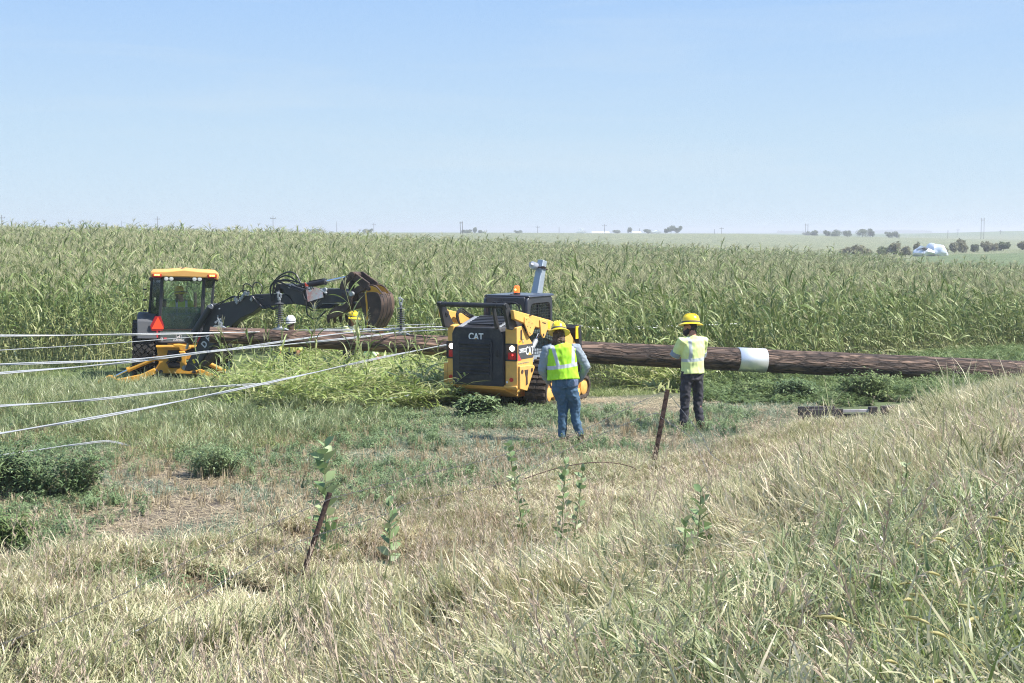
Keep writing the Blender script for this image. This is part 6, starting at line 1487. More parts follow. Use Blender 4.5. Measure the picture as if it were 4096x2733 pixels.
def hivis(name, base, bands, strips, back_only=False, band_col=(.50, .53, .58)):
    """cloth with reflective strips laid over it: bands (z0,z1,slope) and vertical strips (x0,x1,slope,z0)"""
    m = bpy.data.materials.new(name); m.use_nodes = True; nt = m.node_tree; L = nt.links.new; b = nt.nodes['Principled BSDF']; b.inputs['Roughness'].default_value = .8
    t = _n(nt, 'ShaderNodeTexCoord'); s = _n(nt, 'ShaderNodeSeparateXYZ'); L(t.outputs['Object'], s.inputs[0])
    def mth(op, a, c): 
        n = _n(nt, 'ShaderNodeMath', operation=op)
        for i, q_ in enumerate((a, c)):
            if isinstance(q_, (int, float)): n.inputs[i].default_value = q_
            else: L(q_, n.inputs[i])
        return n.outputs[0]
    X, Y, Z = s.outputs; tot = None
    def inside(v, a, c): return mth('MULTIPLY', mth('GREATER_THAN', v, a), mth('LESS_THAN', v, c))
    for z0, z1, sl in bands:
        q_ = inside(mth('SUBTRACT', Z, mth('MULTIPLY', X, sl)), z0, z1); tot = q_ if tot is None else mth('MAXIMUM', tot, q_)
    for x0, x1, sl, z0, z1 in strips:
        q_ = mth('MULTIPLY', inside(mth('SUBTRACT', X, mth('MULTIPLY', mth('SUBTRACT', Z, z0), sl)), x0, x1), inside(Z, z0, z1)); tot = mth('MAXIMUM', tot, q_)
    z = _n(nt, 'ShaderNodeTexNoise'); z.inputs['Scale'].default_value = 9; L(t.outputs['Object'], z.inputs[0])
    r = _n(nt, 'ShaderNodeValToRGB'); r.color_ramp.elements[0].position = .3; r.color_ramp.elements[1].position = .7
    r.color_ramp.elements[0].color = tuple(c*.9 for c in base)+(1,); r.color_ramp.elements[1].color = tuple(min(1, c*1.05) for c in base)+(1,); L(z.outputs[0], r.inputs[0])
    x = _n(nt, 'ShaderNodeMixRGB'); x.inputs[2].default_value = band_col+(1,); L(tot, x.inputs[0]); L(r.outputs[0], x.inputs[1]); L(x.outputs[0], b.inputs['Base Color'])
    return m
# ---------------- man in the blue jeans, seen from behind, head bowed
def man_jeans():
    P_ = W(1303, 1016, 20.8); z = H(P_.x, P_.y)
    o = thing('person', 'person in yellow hard hat, lime vest and blue jeans standing behind the loader', 'person', (P_.x, P_.y, z-.01), 0)
    hip = Vector((-.05, 0, .93)); ch = Vector((-.09, .02, 1.30)); nk = Vector((-.115, .06, 1.46)); hd = Vector((-.13, .15, 1.60))
    la, lk, lh = Vector((-.085, .02, .09)), Vector((-.075, .03, .50)), Vector((-.13, 0, .90)); ra, rk, rh = Vector((.19, -.02, .09)), Vector((.11, .03, .50)), Vector((.04, 0, .90))
    ls, le, lw = Vector((-.30, .03, 1.39)), Vector((-.385, .02, 1.08)), Vector((-.27, .16, .88)); rs_, re, rw = Vector((.115, .03, 1.40)), Vector((.27, .03, 1.13)), Vector((.17, .17, .90))
    def legs(mb, k):
        for a, kn, h in ((la, lk, lh), (ra, rk, rh)): mb.tube([h+Vector((0, 0, .05)), h-Vector((0, 0, .12)), kn+Vector((0, 0, .08)), kn, kn-Vector((0, 0, .14)), a], [x*k for x in (.118, .112, .088, .080, .074, .062)], 14)
    b = MB(); legs(b, .55); b.tube([hip, ch, nk, nk+Vector((.0, .03, .06))], [(.14, .10), (.16, .11), (.06, .06), (.055, .06)], 14, side=(1, 0, 0)); b.ell(hd, (.075, .098, .115), rot=(-.5, 0, 0)); b.ell(hd+Vector((0, .095, -.02)), (.014, .02, .02))
    for s_, e_, w_ in ((ls, le, lw), (rs_, re, rw)): b.tube([s_, e_, w_], [.05, .04, .027], 10); hand(b, w_, Vector((0.25 if w_.x < 0 else -.25, .5, -.75)), (0, .8, .5), .5)
    fused(b, 'body', 'skin', o, .011, 3)
    b = MB(); legs(b, 1.0); b.tube([Vector((-.045, 0, .82)), Vector((-.05, 0, .93)), Vector((-.055, 0, 1.0))], [(.19, .13), (.195, .13), (.185, .12)], 16, side=(1, 0, 0)); b.ell((-.115, -.055, .88), (.075, .06, .08)); b.ell((.03, -.055, .88), (.075, .06, .08))
    j = fused(b, 'jeans', 'denim', o, .012, 4, .018, (10, 10, 11), 3)
    b = MB()
    for x in (-.12, .035): b.prism([(x-.05, .955), (x+.05, .955), (x+.05, .86), (x, .84), (x-.05, .86)], 1, -.135, -.125)
    b.build('back_pocket', 'denim', j, bevel=.004)
    b = MB(); b.tube([ch-Vector((-.0, 0, .30)), Vector((-.07, 0, 1.05)), ch, Vector((-.10, .03, 1.40)), nk+Vector((0, -.01, -.01))], [(.19, .13), (.20, .13), (.21, .135), (.18, .12), (.08, .08)], 16, side=(1, 0, 0))
    for s_, e_, w_ in ((ls, le, lw), (rs_, re, rw)): b.tube([s_.lerp(ch, .25)+Vector((0, 0, .02)), s_, s_.lerp(e_, .5), e_, e_.lerp(w_, .6), w_], [.09, .088, .080, .070, .06, .045], 12)
    fused(b, 'shirt', 'shirt_grey', o, .013, 4, .016, (12, 12, 12), 7)
    b = MB(); b.tube([Vector((.03, -.02, .84)), Vector((.02, -.03, .93)), Vector((.0, -.02, 1.0))], [(.125, .10), (.14, .11), (.14, .11)], 14, side=(1, 0, 0)); fused(b, 'shirt_tail', 'shirt_blue', o, .012, 3, .012, (14, 14, 8), 5)
    vm = hivis('lime_vest', (.42, .80, .035), [(1.085, 1.145, .13)], [(-.045, .005, -.42, 1.10, 1.46), (.03-.05, .03, -.0, 9, 9.1)])
    vm = hivis('lime_vest', (.40, .78, .03), [(1.13, 1.185, .14)], [(-.165, -.112, -.30, 1.13, 1.47), (.045, .095, .03, 1.16, 1.47)])
    b = MB(); b.tube([Vector((-.07, -.01, .94)), Vector((-.075, 0, 1.03)), Vector((-.09, .02, 1.28)), Vector((-.10, .03, 1.40)), nk+Vector((0, -.015, -.005))], [(.245, .16), (.235, .155), (.235, .16), (.205, .15), (.10, .10)], 20, side=(1, 0, 0))
    for s_ in (ls, rs_): b.ell(s_.lerp(ch, .28)+Vector((0, 0, .015)), (.10, .10, .07))
    fused(b, 'safety_vest', vm, o, .011, 4, .014, (10, 10, 5), 11)
    b = MB(); b.ell(hd+Vector((0, -.03, -.02)), (.094, .09, .115)); b.ell(hd+Vector((-.03, -.07, -.12)), (.085, .055, .085)); b.ell(hd+Vector((.045, -.055, -.09)), (.055, .05, .07)); b.ell(hd+Vector((-.065, .02, -.08)), (.035, .06, .08)); b.ell(nk+Vector((.0, .0, .045)), (.085, .075, .075)); fused(b, 'hair', 'hair', o, .010, 2, .028, (22, 22, 22), 2)
    hathat(o, 'hat_y', hd+Vector((.0, -.005, .055)), .128, (R(-22), R(-9), R(-14)))
    for k, a in (('l', la), ('r', ra)): 
        b = MB(); b.tube([a+Vector((0, -.07, -.055)), a+Vector((0, 0, -.05)), a+Vector((0, .12, -.06)), a+Vector((0, .18, -.07))], [(.038, .035), (.045, .05), (.047, .035), (.03, .02)], 12, side=(1, 0, 0)); b.tube([a+Vector((0, -.01, .05)), a+Vector((0, 0, -.04))], .05, 10); fused(b, 'boot', 'boots', o, .011, 3)
man_jeans()
# ---------------- man in the pale shirt, arms crossed, looking left
def man_shirt():
    P_ = W(1588, 985, 22.1); z = H(P_.x, P_.y); yaw = R(26)
    o = thing('person', 'person in yellow hard hat, pale yellow shirt and dark trousers standing with arms crossed', 'person', (P_.x, P_.y, z-.01), yaw)
    la, lk, lh = Vector((-.15, .02, .09)), Vector((-.13, .01, .50)), Vector((-.10, 0, .90)); ra, rk, rh = Vector((.15, -.03, .09)), Vector((.12, .02, .50)), Vector((.09, 0, .90))
    ch = Vector((0, .0, 1.30)); nk = Vector((.0, .01, 1.49)); hd = Vector((-.01, .055, 1.635))
    ls, le, lw = Vector((-.195, 0, 1.42)), Vector((-.26, .13, 1.15)), Vector((-.02, .24, 1.19)); rs_, re, rw = Vector((.195, 0, 1.42)), Vector((.23, .12, 1.14)), Vector((.0, .25, 1.15))
    def legs(mb, k):
        for a, kn, h in ((la, lk, lh), (ra, rk, rh)): mb.tube([h+Vector((0, 0, .05)), h-Vector((0, 0, .12)), kn+Vector((0, 0, .08)), kn, kn-Vector((0, 0, .14)), a+Vector((0, 0, .0))], [x*k for x in (.105, .100, .085, .080, .078, .068)], 14)
    b = MB(); legs(b, .72); b.tube([Vector((0, 0, .93)), ch, nk, nk+Vector((0, .02, .07))], [(.14, .10), (.16, .11), (.06, .062), (.056, .06)], 14, side=(1, 0, 0))
    yw = R(42); hr = Matrix.Rotation(yw, 3, 'Z')
    b.ell(hd, (.076, .098, .118), rot=(0, 0, yw)); b.ell(hd+hr @ Vector((0, .098, -.012)), (.012, .022, .022)); b.ell(hd+hr @ Vector((0, .075, -.075)), (.04, .045, .05)); b.ell(hd+hr @ Vector((.078, -.005, -.01)), (.01, .02, .03)); b.ell(hd+hr @ Vector((-.078, -.005, -.01)), (.01, .02, .03)); b.ell(hd+hr @ Vector((0, .093, -.052)), (.022, .012, .008))
    for s_, e_, w_, tx_ in ((ls, le, lw, 1), (rs_, re, rw, -1)): b.tube([s_, e_, w_], [.05, .042, .028], 10); hand(b, w_, Vector((tx_, .05, .1)), (0, .1, 1), .7)
    fused(b, 'body', 'skin', o, .011, 3)
    b = MB(); legs(b, 1.0); b.tube([Vector((0, 0, .80)), Vector((0, 0, .93)), Vector((0, 0, 1.0))], [(.165, .125), (.168, .12), (.155, .115)], 16, side=(1, 0, 0)); b.ell((-.08, -.055, .88), (.085, .065, .09)); b.ell((.08, -.055, .88), (.085, .065, .09))
    b.ell((-.185, .02, .68), (.03, .06, .085)); b.ell((.175, .02, .68), (.03, .06, .085))
    fused(b, 'trousers', 'pants', o, .012, 4, .022, (9, 9, 9), 13)
    vm = hivis('pale_lime_shirt', (.70, .80, .34), [(1.10, 1.15, 0.05)], [(-.135, -.085, .0, 1.12, 1.52)], band_col=(.42, .47, .48))
    b = MB(); b.tube([Vector((0, -.005, .90)), Vector((0, 0, 1.0)), ch, Vector((0, 0, 1.42)), nk+Vector((0, 0, .0))], [(.20, .155), (.192, .145), (.205, .145), (.175, .12), (.075, .078)], 20, side=(1, 0, 0))
    for s_, e_ in ((ls, le), (rs_, re)): b.tube([s_.lerp(ch, .3)+Vector((0, 0, .02)), s_, s_.lerp(e_, .5), s_.lerp(e_, .96)], [.085, .085, .078, .07], 14)
    fused(b, 'shirt', vm, o, .011, 4, .014, (10, 10, 6), 17)
    b = MB()
    for s_, e_ in ((ls, le), (rs_, re)): c_ = s_.lerp(e_, .80); d_ = (e_-s_).normalized(); b.tube([c_-d_*.035, c_+d_*.035], .083, 16)
    b.build('sleeve_band', 'poly' if False else 'shirt_grey', o)
    b = MB(); b.ell(hd+hr @ Vector((0, -.02, .0)), (.082, .088, .112), rot=(0, 0, yw)); b.ell(hd+hr @ Vector((0, -.05, -.08)), (.06, .045, .05)); fused(b, 'hair', 'hair_b', o, .010, 2, .012, (22, 22, 22), 3)
    b = MB(); b.ell(hd+hr @ Vector((0, .070, -.095)), (.055, .05, .065), rot=(.2, 0, yw)); b.ell(hd+hr @ Vector((.05, .03, -.07)), (.028, .045, .055)); b.ell(hd+hr @ Vector((-.05, .03, -.07)), (.028, .045, .055)); fused(b, 'beard', 'hair_b', o, .009, 2, .010, (25, 25, 25), 4)
    b = MB()
    for s_ in (-1, 1): b.ell(hd+hr @ Vector((.032*s_, .092, .012)), (.026, .010, .016), rot=(0, 0, yw))
    b.tube([hd+hr @ Vector((-.055, .085, .014)), hd+hr @ Vector((-.08, .0, .012))], .004, 5); b.tube([hd+hr @ Vector((.055, .085, .014)), hd+hr @ Vector((.08, .0, .012))], .004, 5); b.build('glasses', 'lens', o)
    hathat(o, 'hat_y', hd+Vector((.005, -.005, .058)), .130, (R(-3), R(9), yw+R(8)))
    for a in (la, ra):
        b = MB(); b.tube([a+Vector((0, -.07, -.055)), a+Vector((0, 0, -.05)), a+Vector((0, .12, -.06)), a+Vector((0, .18, -.07))], [(.038, .035), (.045, .05), (.047, .035), (.03, .02)], 12, side=(1, 0, 0)); b.tube([a+Vector((0, -.01, .05)), a+Vector((0, 0, -.04))], .055, 10); fused(b, 'boot', 'boots', o, .011, 3)
man_shirt()
# ---------------- generic worker, facing +y in its own frame
def worker(label, P_, yaw, hat, skin, shirt, pants, hair, h=1.0, stoop=.1, gloves=True, full=True, vest_mat=None, lean=0, group=None):
    o = thing('person', label, 'person', P_, yaw, group=group); F_ = lambda *a: Vector(a)*h
    hip = F_(0, 0, .93); ch = F_(0, stoop*.6, 1.28); nk = F_(0, stoop, 1.46); hd = F_(0, stoop*1.3+.03, 1.61)
    b = MB()
    L_ = []
    for s_ in (-1, 1): L_.append((F_(.12*s_, 0, .09), F_(.11*s_, .03, .50), F_(.09*s_, 0, .90)))
    A_ = [(F_(.19*s_, stoop*.8, 1.40), F_(.27*s_, stoop*.4+.0, 1.12), F_(.24*s_, .22, .96)) for s_ in (-1, 1)]
    for a, k, hh in L_: b.tube([hh, k, a], [.08, .055, .04], 12)
    b.tube([hip, ch, nk, nk+F_(0, .02, .07)], [(.14, .10), (.16, .11), (.06, .062), (.056, .06)], 14, side=(1, 0, 0)); b.ell(hd, (.076, .098, .118)); b.ell(hd+F_(0, .098, -.012), (.012, .02, .02)); b.ell(hd+F_(0, .08, -.075), (.035, .035, .04)); b.ell(hd+F_(.078, 0, 0), (.01, .02, .03)); b.ell(hd+F_(-.078, 0, 0), (.01, .02, .03))
    for s_, e_, w_ in A_: b.tube([s_, e_, w_], [.05, .04, .028], 10)
    if not gloves:
        for s_, e_, w_ in A_: hand(b, w_, F_(0, .6, -.6), (-w_.x, .2, .6), .6)
    fused(b, 'body', skin, o, .011, 3)
    b = MB()
    for a, k, hh in L_: b.tube([hh+F_(0, 0, .05), hh-F_(0, 0, .12), k, a], [.10, .096, .068, .056], 14)
    b.tube([F_(0, 0, .82), F_(0, 0, .99)], [(.165, .12), (.155, .11)], 16, side=(1, 0, 0)); fused(b, 'trousers', pants, o, .013, 4, .012)
    b = MB(); b.tube([F_(0, 0, .93), F_(0, stoop*.2, 1.02), ch, F_(0, stoop*.8, 1.40), nk], [(.19, .14), (.185, .135), (.198, .14), (.17, .12), (.075, .078)], 20, side=(1, 0, 0))
    for s_, e_, w_ in A_: b.tube([s_.lerp(ch, .3)+F_(0, 0, .02), s_, s_.lerp(e_, .5), e_, w_], [.08, .078, .068, .06, .042], 14)
    fused(b, 'shirt', shirt, o, .013, 4, .012)
    if gloves:
        b = MB()
        for s_, e_, w_ in A_: hand(b, w_, F_(-.2*np.sign(w_.x), .6, -.6), (-w_.x, .2, .6), .6, 1.15)
        fused(b, 'gloves', 'gloves', o, .010, 2)
    b = MB(); b.ell(hd+F_(0, -.025, .005), (.083, .085, .11)); 
    if hair == 'hair': b.ell(hd+F_(-.05, -.05, -.10), (.05, .05, .10)); b.ell(hd+F_(.05, -.05, -.10), (.04, .05, .08)); b.ell(hd+F_(-.075, .02, -.06), (.02, .04, .08))
    fused(b, 'hair', hair, o, .010, 2, .01, (22, 22, 22))
    b = MB()
    for s_ in (-1, 1): b.ell(hd+F_(.032*s_, .092, .012), (.026, .010, .016))
    b.build('glasses', 'lens', o)
    hathat(o, hat, hd+F_(0, -.005, .055), .128, (R(-4), 0, 0), full)
    for a, k, hh in L_:
        b = MB(); b.tube([a+Vector((0, -.07, -.055)), a+Vector((0, .12, -.06)), a+Vector((0, .18, -.07))], [(.04, .04), (.047, .035), (.03, .02)], 12, side=(1, 0, 0)); b.tube([a+Vector((0, -.01, .05)), a+Vector((0, 0, -.04))], .05, 10); b.build('boot', 'boots', o)
    return o
vmat = hivis('dusty_yellow_vest', (.62, .62, .16), [(1.08, 1.14, 0)], [(-.13, -.08, 0, 1.1, 1.5), (.08, .13, 0, 1.1, 1.5)])
P_ = W(672, 893, 32.6); worker('person in white hard hat and dirty yellow vest behind the pole near its tip', (P_.x, P_.y, P_.z), R(172), 'hat_w', 'skin_d', vmat, 'pants_n', 'hair_b', .94, .06, True, False)
P_ = W(801, 884, 32.8); worker('person in yellow hard hat and pale shirt behind the pole under the grapple thumb', (P_.x, P_.y, P_.z), R(-120), 'hat_y', 'skin', hivis('cream_shirt', (.66, .68, .40), [(1.08, 1.13, 0)], [(.08, .12, 0, 1.1, 1.5)]), 'pants', 'hair', .955, .08, False, True)
P_ = W(846, 902, 32.0); worker('person in pale lime shirt mostly hidden behind the hanging bucket', (P_.x, P_.y, P_.z), R(-90), 'hat_y', 'skin', hivis('mint_shirt', (.60, .78, .42), [(1.0, 1.03, 0)], [(.08, .12, 0, 1.1, 1.5)]), 'pants', 'hair_b', .88, .2, False, True)
# operator in the backhoe seat (sits facing the rear)
def operator():
    # seat top height 1.28 in the machine frame
    base = FB @ Vector((-.05, -.02, 1.28)); o = thing('person', 'person in yellow hard hat and lime vest sitting inside the backhoe cab', 'person', base, R(13+180))
    # own frame: +y = towards us
    ch = Vector((0, .0, .40)); nk = Vector((0, .03, .57)); hd = Vector((.04, .06, .705))
    yw = R(38); hr = Matrix.Rotation(yw, 3, 'Z')
    A_ = [(Vector((-.20, .02, .50)), Vector((-.27, .12, .24)), Vector((-.17, .36, .16))), (Vector((.20, .02, .50)), Vector((.28, .10, .24)), Vector((.18, .36, .16)))]
    b = MB(); b.tube([Vector((0, 0, .08)), ch, nk, nk+Vector((.02, .02, .07))], [(.14, .10), (.16, .11), (.06, .062), (.056, .06)], 14, side=(1, 0, 0)); b.ell(hd, (.076, .098, .118), rot=(0, 0, yw)); b.ell(hd+hr @ Vector((0, .098, -.012)), (.012, .022, .022)); b.ell(hd+hr @ Vector((0, .075, -.075)), (.04, .04, .045))
    for s_, e_, w_ in A_: b.tube([s_, e_, w_], [.05, .042, .028], 10)
    for s_ in (-1, 1): b.tube([(.1*s_, .02, .08), (.13*s_, .42, .10), (.13*s_, .46, -.33)], [.08, .06, .045], 12)
    fused(b, 'body', 'skin', o, .011, 3)
    b = MB()
    for s_ in (-1, 1): b.tube([(.1*s_, .0, .08), (.13*s_, .42, .10), (.13*s_, .46, -.30)], [.10, .075, .06], 12)
    b.ell((0, 0, .07), (.19, .15, .11)); fused(b, 'trousers', 'pants_n', o, .013, 3, .01)
    vm = hivis('operator_vest', (.46, .58, .05), [(.22, .26, 0)], [(-.14, -.085, 0, .2, .62), (.085, .14, 0, .2, .62)])
    b = MB(); b.tube([Vector((0, 0, .04)), Vector((0, 0, .2)), ch, Vector((0, .01, .52)), nk-Vector((0, 0, .01))], [(.19, .14), (.19, .135), (.20, .14), (.17, .12), (.075, .075)], 20, side=(1, 0, 0))
    for s_, e_, w_ in A_: b.tube([s_.lerp(ch, .3)+Vector((0, 0, .02)), s_, s_.lerp(e_, .5), e_], [.08, .08, .072, .062], 14)
    fused(b, 'shirt', vm, o, .013, 4, .012)
    b = MB()
    for s_, e_, w_ in A_: hand(b, w_, Vector((0, .5, -.3)), (-w_.x, 0, .6), .7, 1.15)
    fused(b, 'gloves', 'polylight', o, .010, 2)
    b = MB(); b.ell(hd+hr @ Vector((0, -.03, -.01)), (.088, .085, .115), rot=(0, 0, yw)); b.ell(hd+hr @ Vector((.06, -.03, -.12)), (.035, .04, .10)); b.ell(hd+hr @ Vector((-.05, -.05, -.13)), (.045, .04, .10)); fused(b, 'hair', 'hair', o, .010, 2, .02, (22, 22, 22))
    b = MB()
    for s_ in (-1, 1): b.ell(hd+hr @ Vector((.032*s_, .094, .012)), (.028, .010, .017), rot=(0, 0, yw))
    b.build('glasses', 'lens', o)
    hathat(o, 'hat_y', hd+Vector((0, 0, .052)), .128, (R(3), R(5), yw))
operator()

# ================================================================ PLANTS ONE BY ONE
def mleaf(pm, base, az, el, l_, w_, cv, holes=0):
    d = Vector((math.cos(az)*math.cos(el), math.sin(az)*math.cos(el), math.sin(el))); s_ = Vector((-math.sin(az), math.cos(az), 0)); n = 7; pts = []; p = Vector(base); e_ = el
    for i in range(n): pts.append(p.copy()); dd_ = Vector((math.cos(az)*math.cos(e_), math.sin(az)*math.cos(e_), math.sin(e_))); p = p+dd_*l_/(n-1); e_ -= .12
    d0 = Vector((math.cos(az)*math.cos(el), math.sin(az)*math.cos(el), math.sin(el))); s_ = (Matrix.Rotation(ru(-1.1, 1.1), 3, d0) @ s_).normalized()
    pm.ribbon(pts, [w_*q_ for q_ in (.2, .75, 1, .98, .82, .5, .04)], s_, cv, 0, fold=.16)
def milkweed(u, v, d, h, n, ll, label, lean=0, bare=0, up=1.25):
    x = (u-1175)/3264*d; z = H(x, d); o = thing('milkweed', label, 'weed', (x, d, z)); lv, st = PM(), PM()
    pts = [Vector((lean*h*t, .02*math.sin(t*5), h*t)) for t in (0, .2, .4, .6, .8, 1)]; st.tube(pts, [.008, .0075, .007, .006, .005, .003], .3+.5*(bare > .3), 0, 7); az = rr()*6.283
    for k in range(n):
        t = bare+(1-bare)*(k+.5)/n; i = min(4, int(t*5)); q_ = pts[i].lerp(pts[i+1], t*5-i); az += R(90)+ru(-.3, .3)
        for s_ in (0, math.pi):
            if rr() < .08: continue
            mleaf(lv, q_, az+s_+ru(-.2, .2), ru(.45, up)*(.65+.5*t), ll*ru(.75, 1.1)*(1.1-.45*t*t), ll*ru(.38, .5), ru(.1, 1))
    for nm, pm, mm in (('leaves', lv, 'milkweed'), ('stem', st, 'milkstem')):
        c_ = bpy.data.objects.new(nm, pm.mesh(nm, [M[mm]])); col.objects.link(c_); c_.parent = o
    return o
random.seed(77)
milkweed(742, 1300, 12.9, 1.16, 18, .21, 'tall pale milkweed with upright leaves right behind the leaning pipe post', up=1.2)
milkweed(890, 1310, 12.6, .70, 14, .16, 'shorter milkweed right of the pipe post, under the lower barbed wire')
milkweed(1213, 1260, 13.1, 1.1, 17, .12, 'tall thin milkweed leaning left, crossed by the barbed wires', lean=-.17, bare=.25)
milkweed(1286, 1300, 12.6, .98, 15, .12, 'ragged milkweed with insect eaten leaves, left of the close pair', lean=.05, bare=.2)
milkweed(1311, 1305, 12.5, .92, 13, .11, 'ragged milkweed with insect eaten leaves, right of the close pair', lean=.12, bare=.25)
milkweed(1603, 1430, 9.7, .74, 18, .13, 'broad milkweed with paired leaves in the middle of the bank grass', lean=.04)
milkweed(1577, 1450, 9.4, .58, 15, .13, 'lower milkweed in front of the broad paired-leaf milkweed')
milkweed(2088, 1350, 9.8, .58, 6, .085, 'slender dark milkweed with small leaves on the right bank', bare=.1)
milkweed(2043, 1360, 9.6, .32, 4, .085, 'small milkweed low in the grass left of the slender dark one')
def bush(u, v, d, sx, h, n, label, mm='weedleaf', ll=.09, lw=.024):
    x = (u-1175)/3264*d; z = H(x, d); o = thing('weed_bush', label, 'bush', (x, d, z)); lv, st = PM(), PM()
    for k in range(n):
        a = rr()*6.283; r_ = math.sqrt(rr()); top = Vector((math.cos(a)*r_*sx, math.sin(a)*r_*sx*.6, h*(1-.25*r_*r_)*ru(.4, 1.15))); b0 = Vector((math.cos(a)*r_*sx*.4, math.sin(a)*r_*sx*.25, 0)); pts = [b0.lerp(top, t)+Vector((0, 0, .1*math.sin(t*3))) for t in (0, .25, .5, .75, 1)]
        st.tube(pts, [.006, .005, .004, .003, .0015], .3, 0, 4); cv = rr()
        for j in range(26):
            t = ru(.15, 1); i = min(3, int(t*4)); q_ = pts[i].lerp(pts[i+1], t*4-i)+Vector((ru(-1, 1), ru(-1, 1), ru(-1, 1)))*.07; az2 = rr()*6.283; dr = Vector((math.cos(az2), math.sin(az2), ru(-.4, .7))).normalized(); s_ = dr.cross(Vector((0, 0, 1))).normalized(); l_ = ll*ru(.6, 1.3)
            lv.ribbon([q_, q_+dr*l_*.45, q_+dr*l_*.8-Vector((0, 0, l_*.12)), q_+dr*l_-Vector((0, 0, l_*.3))], [lw*.3, lw, lw*.7, .001], s_, min(1, max(0, cv+ru(-.3, .3))), 0)
    for nm, pm, m_ in (('leaves', lv, mm), ('stems', st, 'milkstem')): c_ = bpy.data.objects.new(nm, pm.mesh(nm, [M[m_]])); col.objects.link(c_); c_.parent = o
bush(20, 1120, 16.6, .55, .55, 75, 'dark green weed bush at the left edge, left half of the clump', ll=.11, lw=.028)
bush(130, 1125, 16.4, .60, .55, 80, 'dark green weed bush at the left edge, right half of the clump')
bush(490, 1085, 17.8, .45, .42, 70, 'small leafy weed bush between bare soil patches, mid left', 'weedleaf', .06, .016)
bush(0, 1240, 13.6, .32, .34, 60, 'light green low weed clump at the left edge above the tall grass', 'weedbright', .08, .02)
bush(1090, 930, 23.6, .35, .30, 50, 'dark leafy weed at the rear corner of the loader', 'weedleaf', .12, .05)
bush(1765, 895, 27.2, .8, .30, 110, 'green weed bush under the pole right of the man in the pale shirt', 'weedbright', .09, .03)
bush(1990, 905, 26.4, .6, .50, 100, 'vivid green weed bush rising before the thick end of the pole', 'weedbright', .09, .03)
bush(1830, 912, 26.2, .45, .42, 70, 'darker weed bush below the pole, just above the timber frame', 'weedleaf', .09, .03)

# ================================================================ DISTANCE
def far_pole(u, vt, vb, d, label, arms=1, double=False, grp='far power line poles', lean=0):
    for s_ in ((-.6, .6) if double else (0,)):
        pass
    B = W(u, vb, d); T = W(u, vt, d); o = thing('power_pole', label, 'utility pole', (B.x, B.y, B.z), 0, lean, group=grp); h = T.z-B.z; rr0 = .17*max(1, d/800)
    b = MB()
    b.tube([(0, 0, -4), (0, 0, h)], [rr0, rr0*.7], 6); b.build('pole', 'bark', o)
    if double:
        b = MB(); b.tube([(double, 0, -4), (double, 0, h)], [rr0, rr0*.7], 6); b.build('pole', 'bark', o)
        b = MB(); b.box((double/2, 0, h*.9), (double+.6, .2, .25)); b.build('crossarm', 'bark', o)
    for k in range(arms):
        b = MB(); b.box((0, 0, h*(.86-.2*k)), (2.6, .2, .22)); b.build('crossarm', 'bark', o)
        b = MB()
        for x in (-1.2, 1.2): b.box((x, 0, h*(.86-.2*k)+.3), (.14, .14, .45))
        b.build('insulators', 'poly', o)
fp_list = [(5, 494, 540, 600, 1, 'at the left edge of the sky'), (362, 497, 540, 700, 1, 'above the backhoe cab'), (279, 507, 540, 800, 0, 'left of the backhoe cab'), (627, 495, 541, 650, 1, 'above the dipper hoses'), (773, 509, 541, 850, 0, 'right of the round tree'),
           (858, 512, 541, 900, 1, 'beside the first pair of horizon trees'), (1234, 518, 543, 900, 1, 'above the loader beacon'), (1283, 521, 543, 950, 0, 'left of the white barn'), (1387, 515, 541, 850, 1, 'over the long white roof'), (1468, 524, 543, 950, 0, 'between the small horizon trees'),
           (1656, 522, 543, 900, 1, 'right of the dark horizon trees'), (1640, 526, 543, 950, 0, 'short one right of the dark horizon trees'), (2175, 529, 555, 800, 0, 'above the hedge on the right'), (2198, 525, 548, 1200, 1, 'on the far right ridge'), (2296, 528, 548, 1200, 1, 'on the far right ridge near the edge')]
for u, vt, vb, d, ar, wh in fp_list: far_pole(u, vt, vb, d, 'distant power pole '+wh, ar)
far_pole(1057, 508, 545, 600, 'two distant bare poles standing close together left of the loader', 0, .9, lean=R(-1.5)); far_pole(1848, 513, 548, 900, 'distant pair of tall poles above the far blue woods', 0, 1.6); far_pole(2251, 500, 552, 800, 'nearest pair of tall poles at the upper right', 0, 1.6)
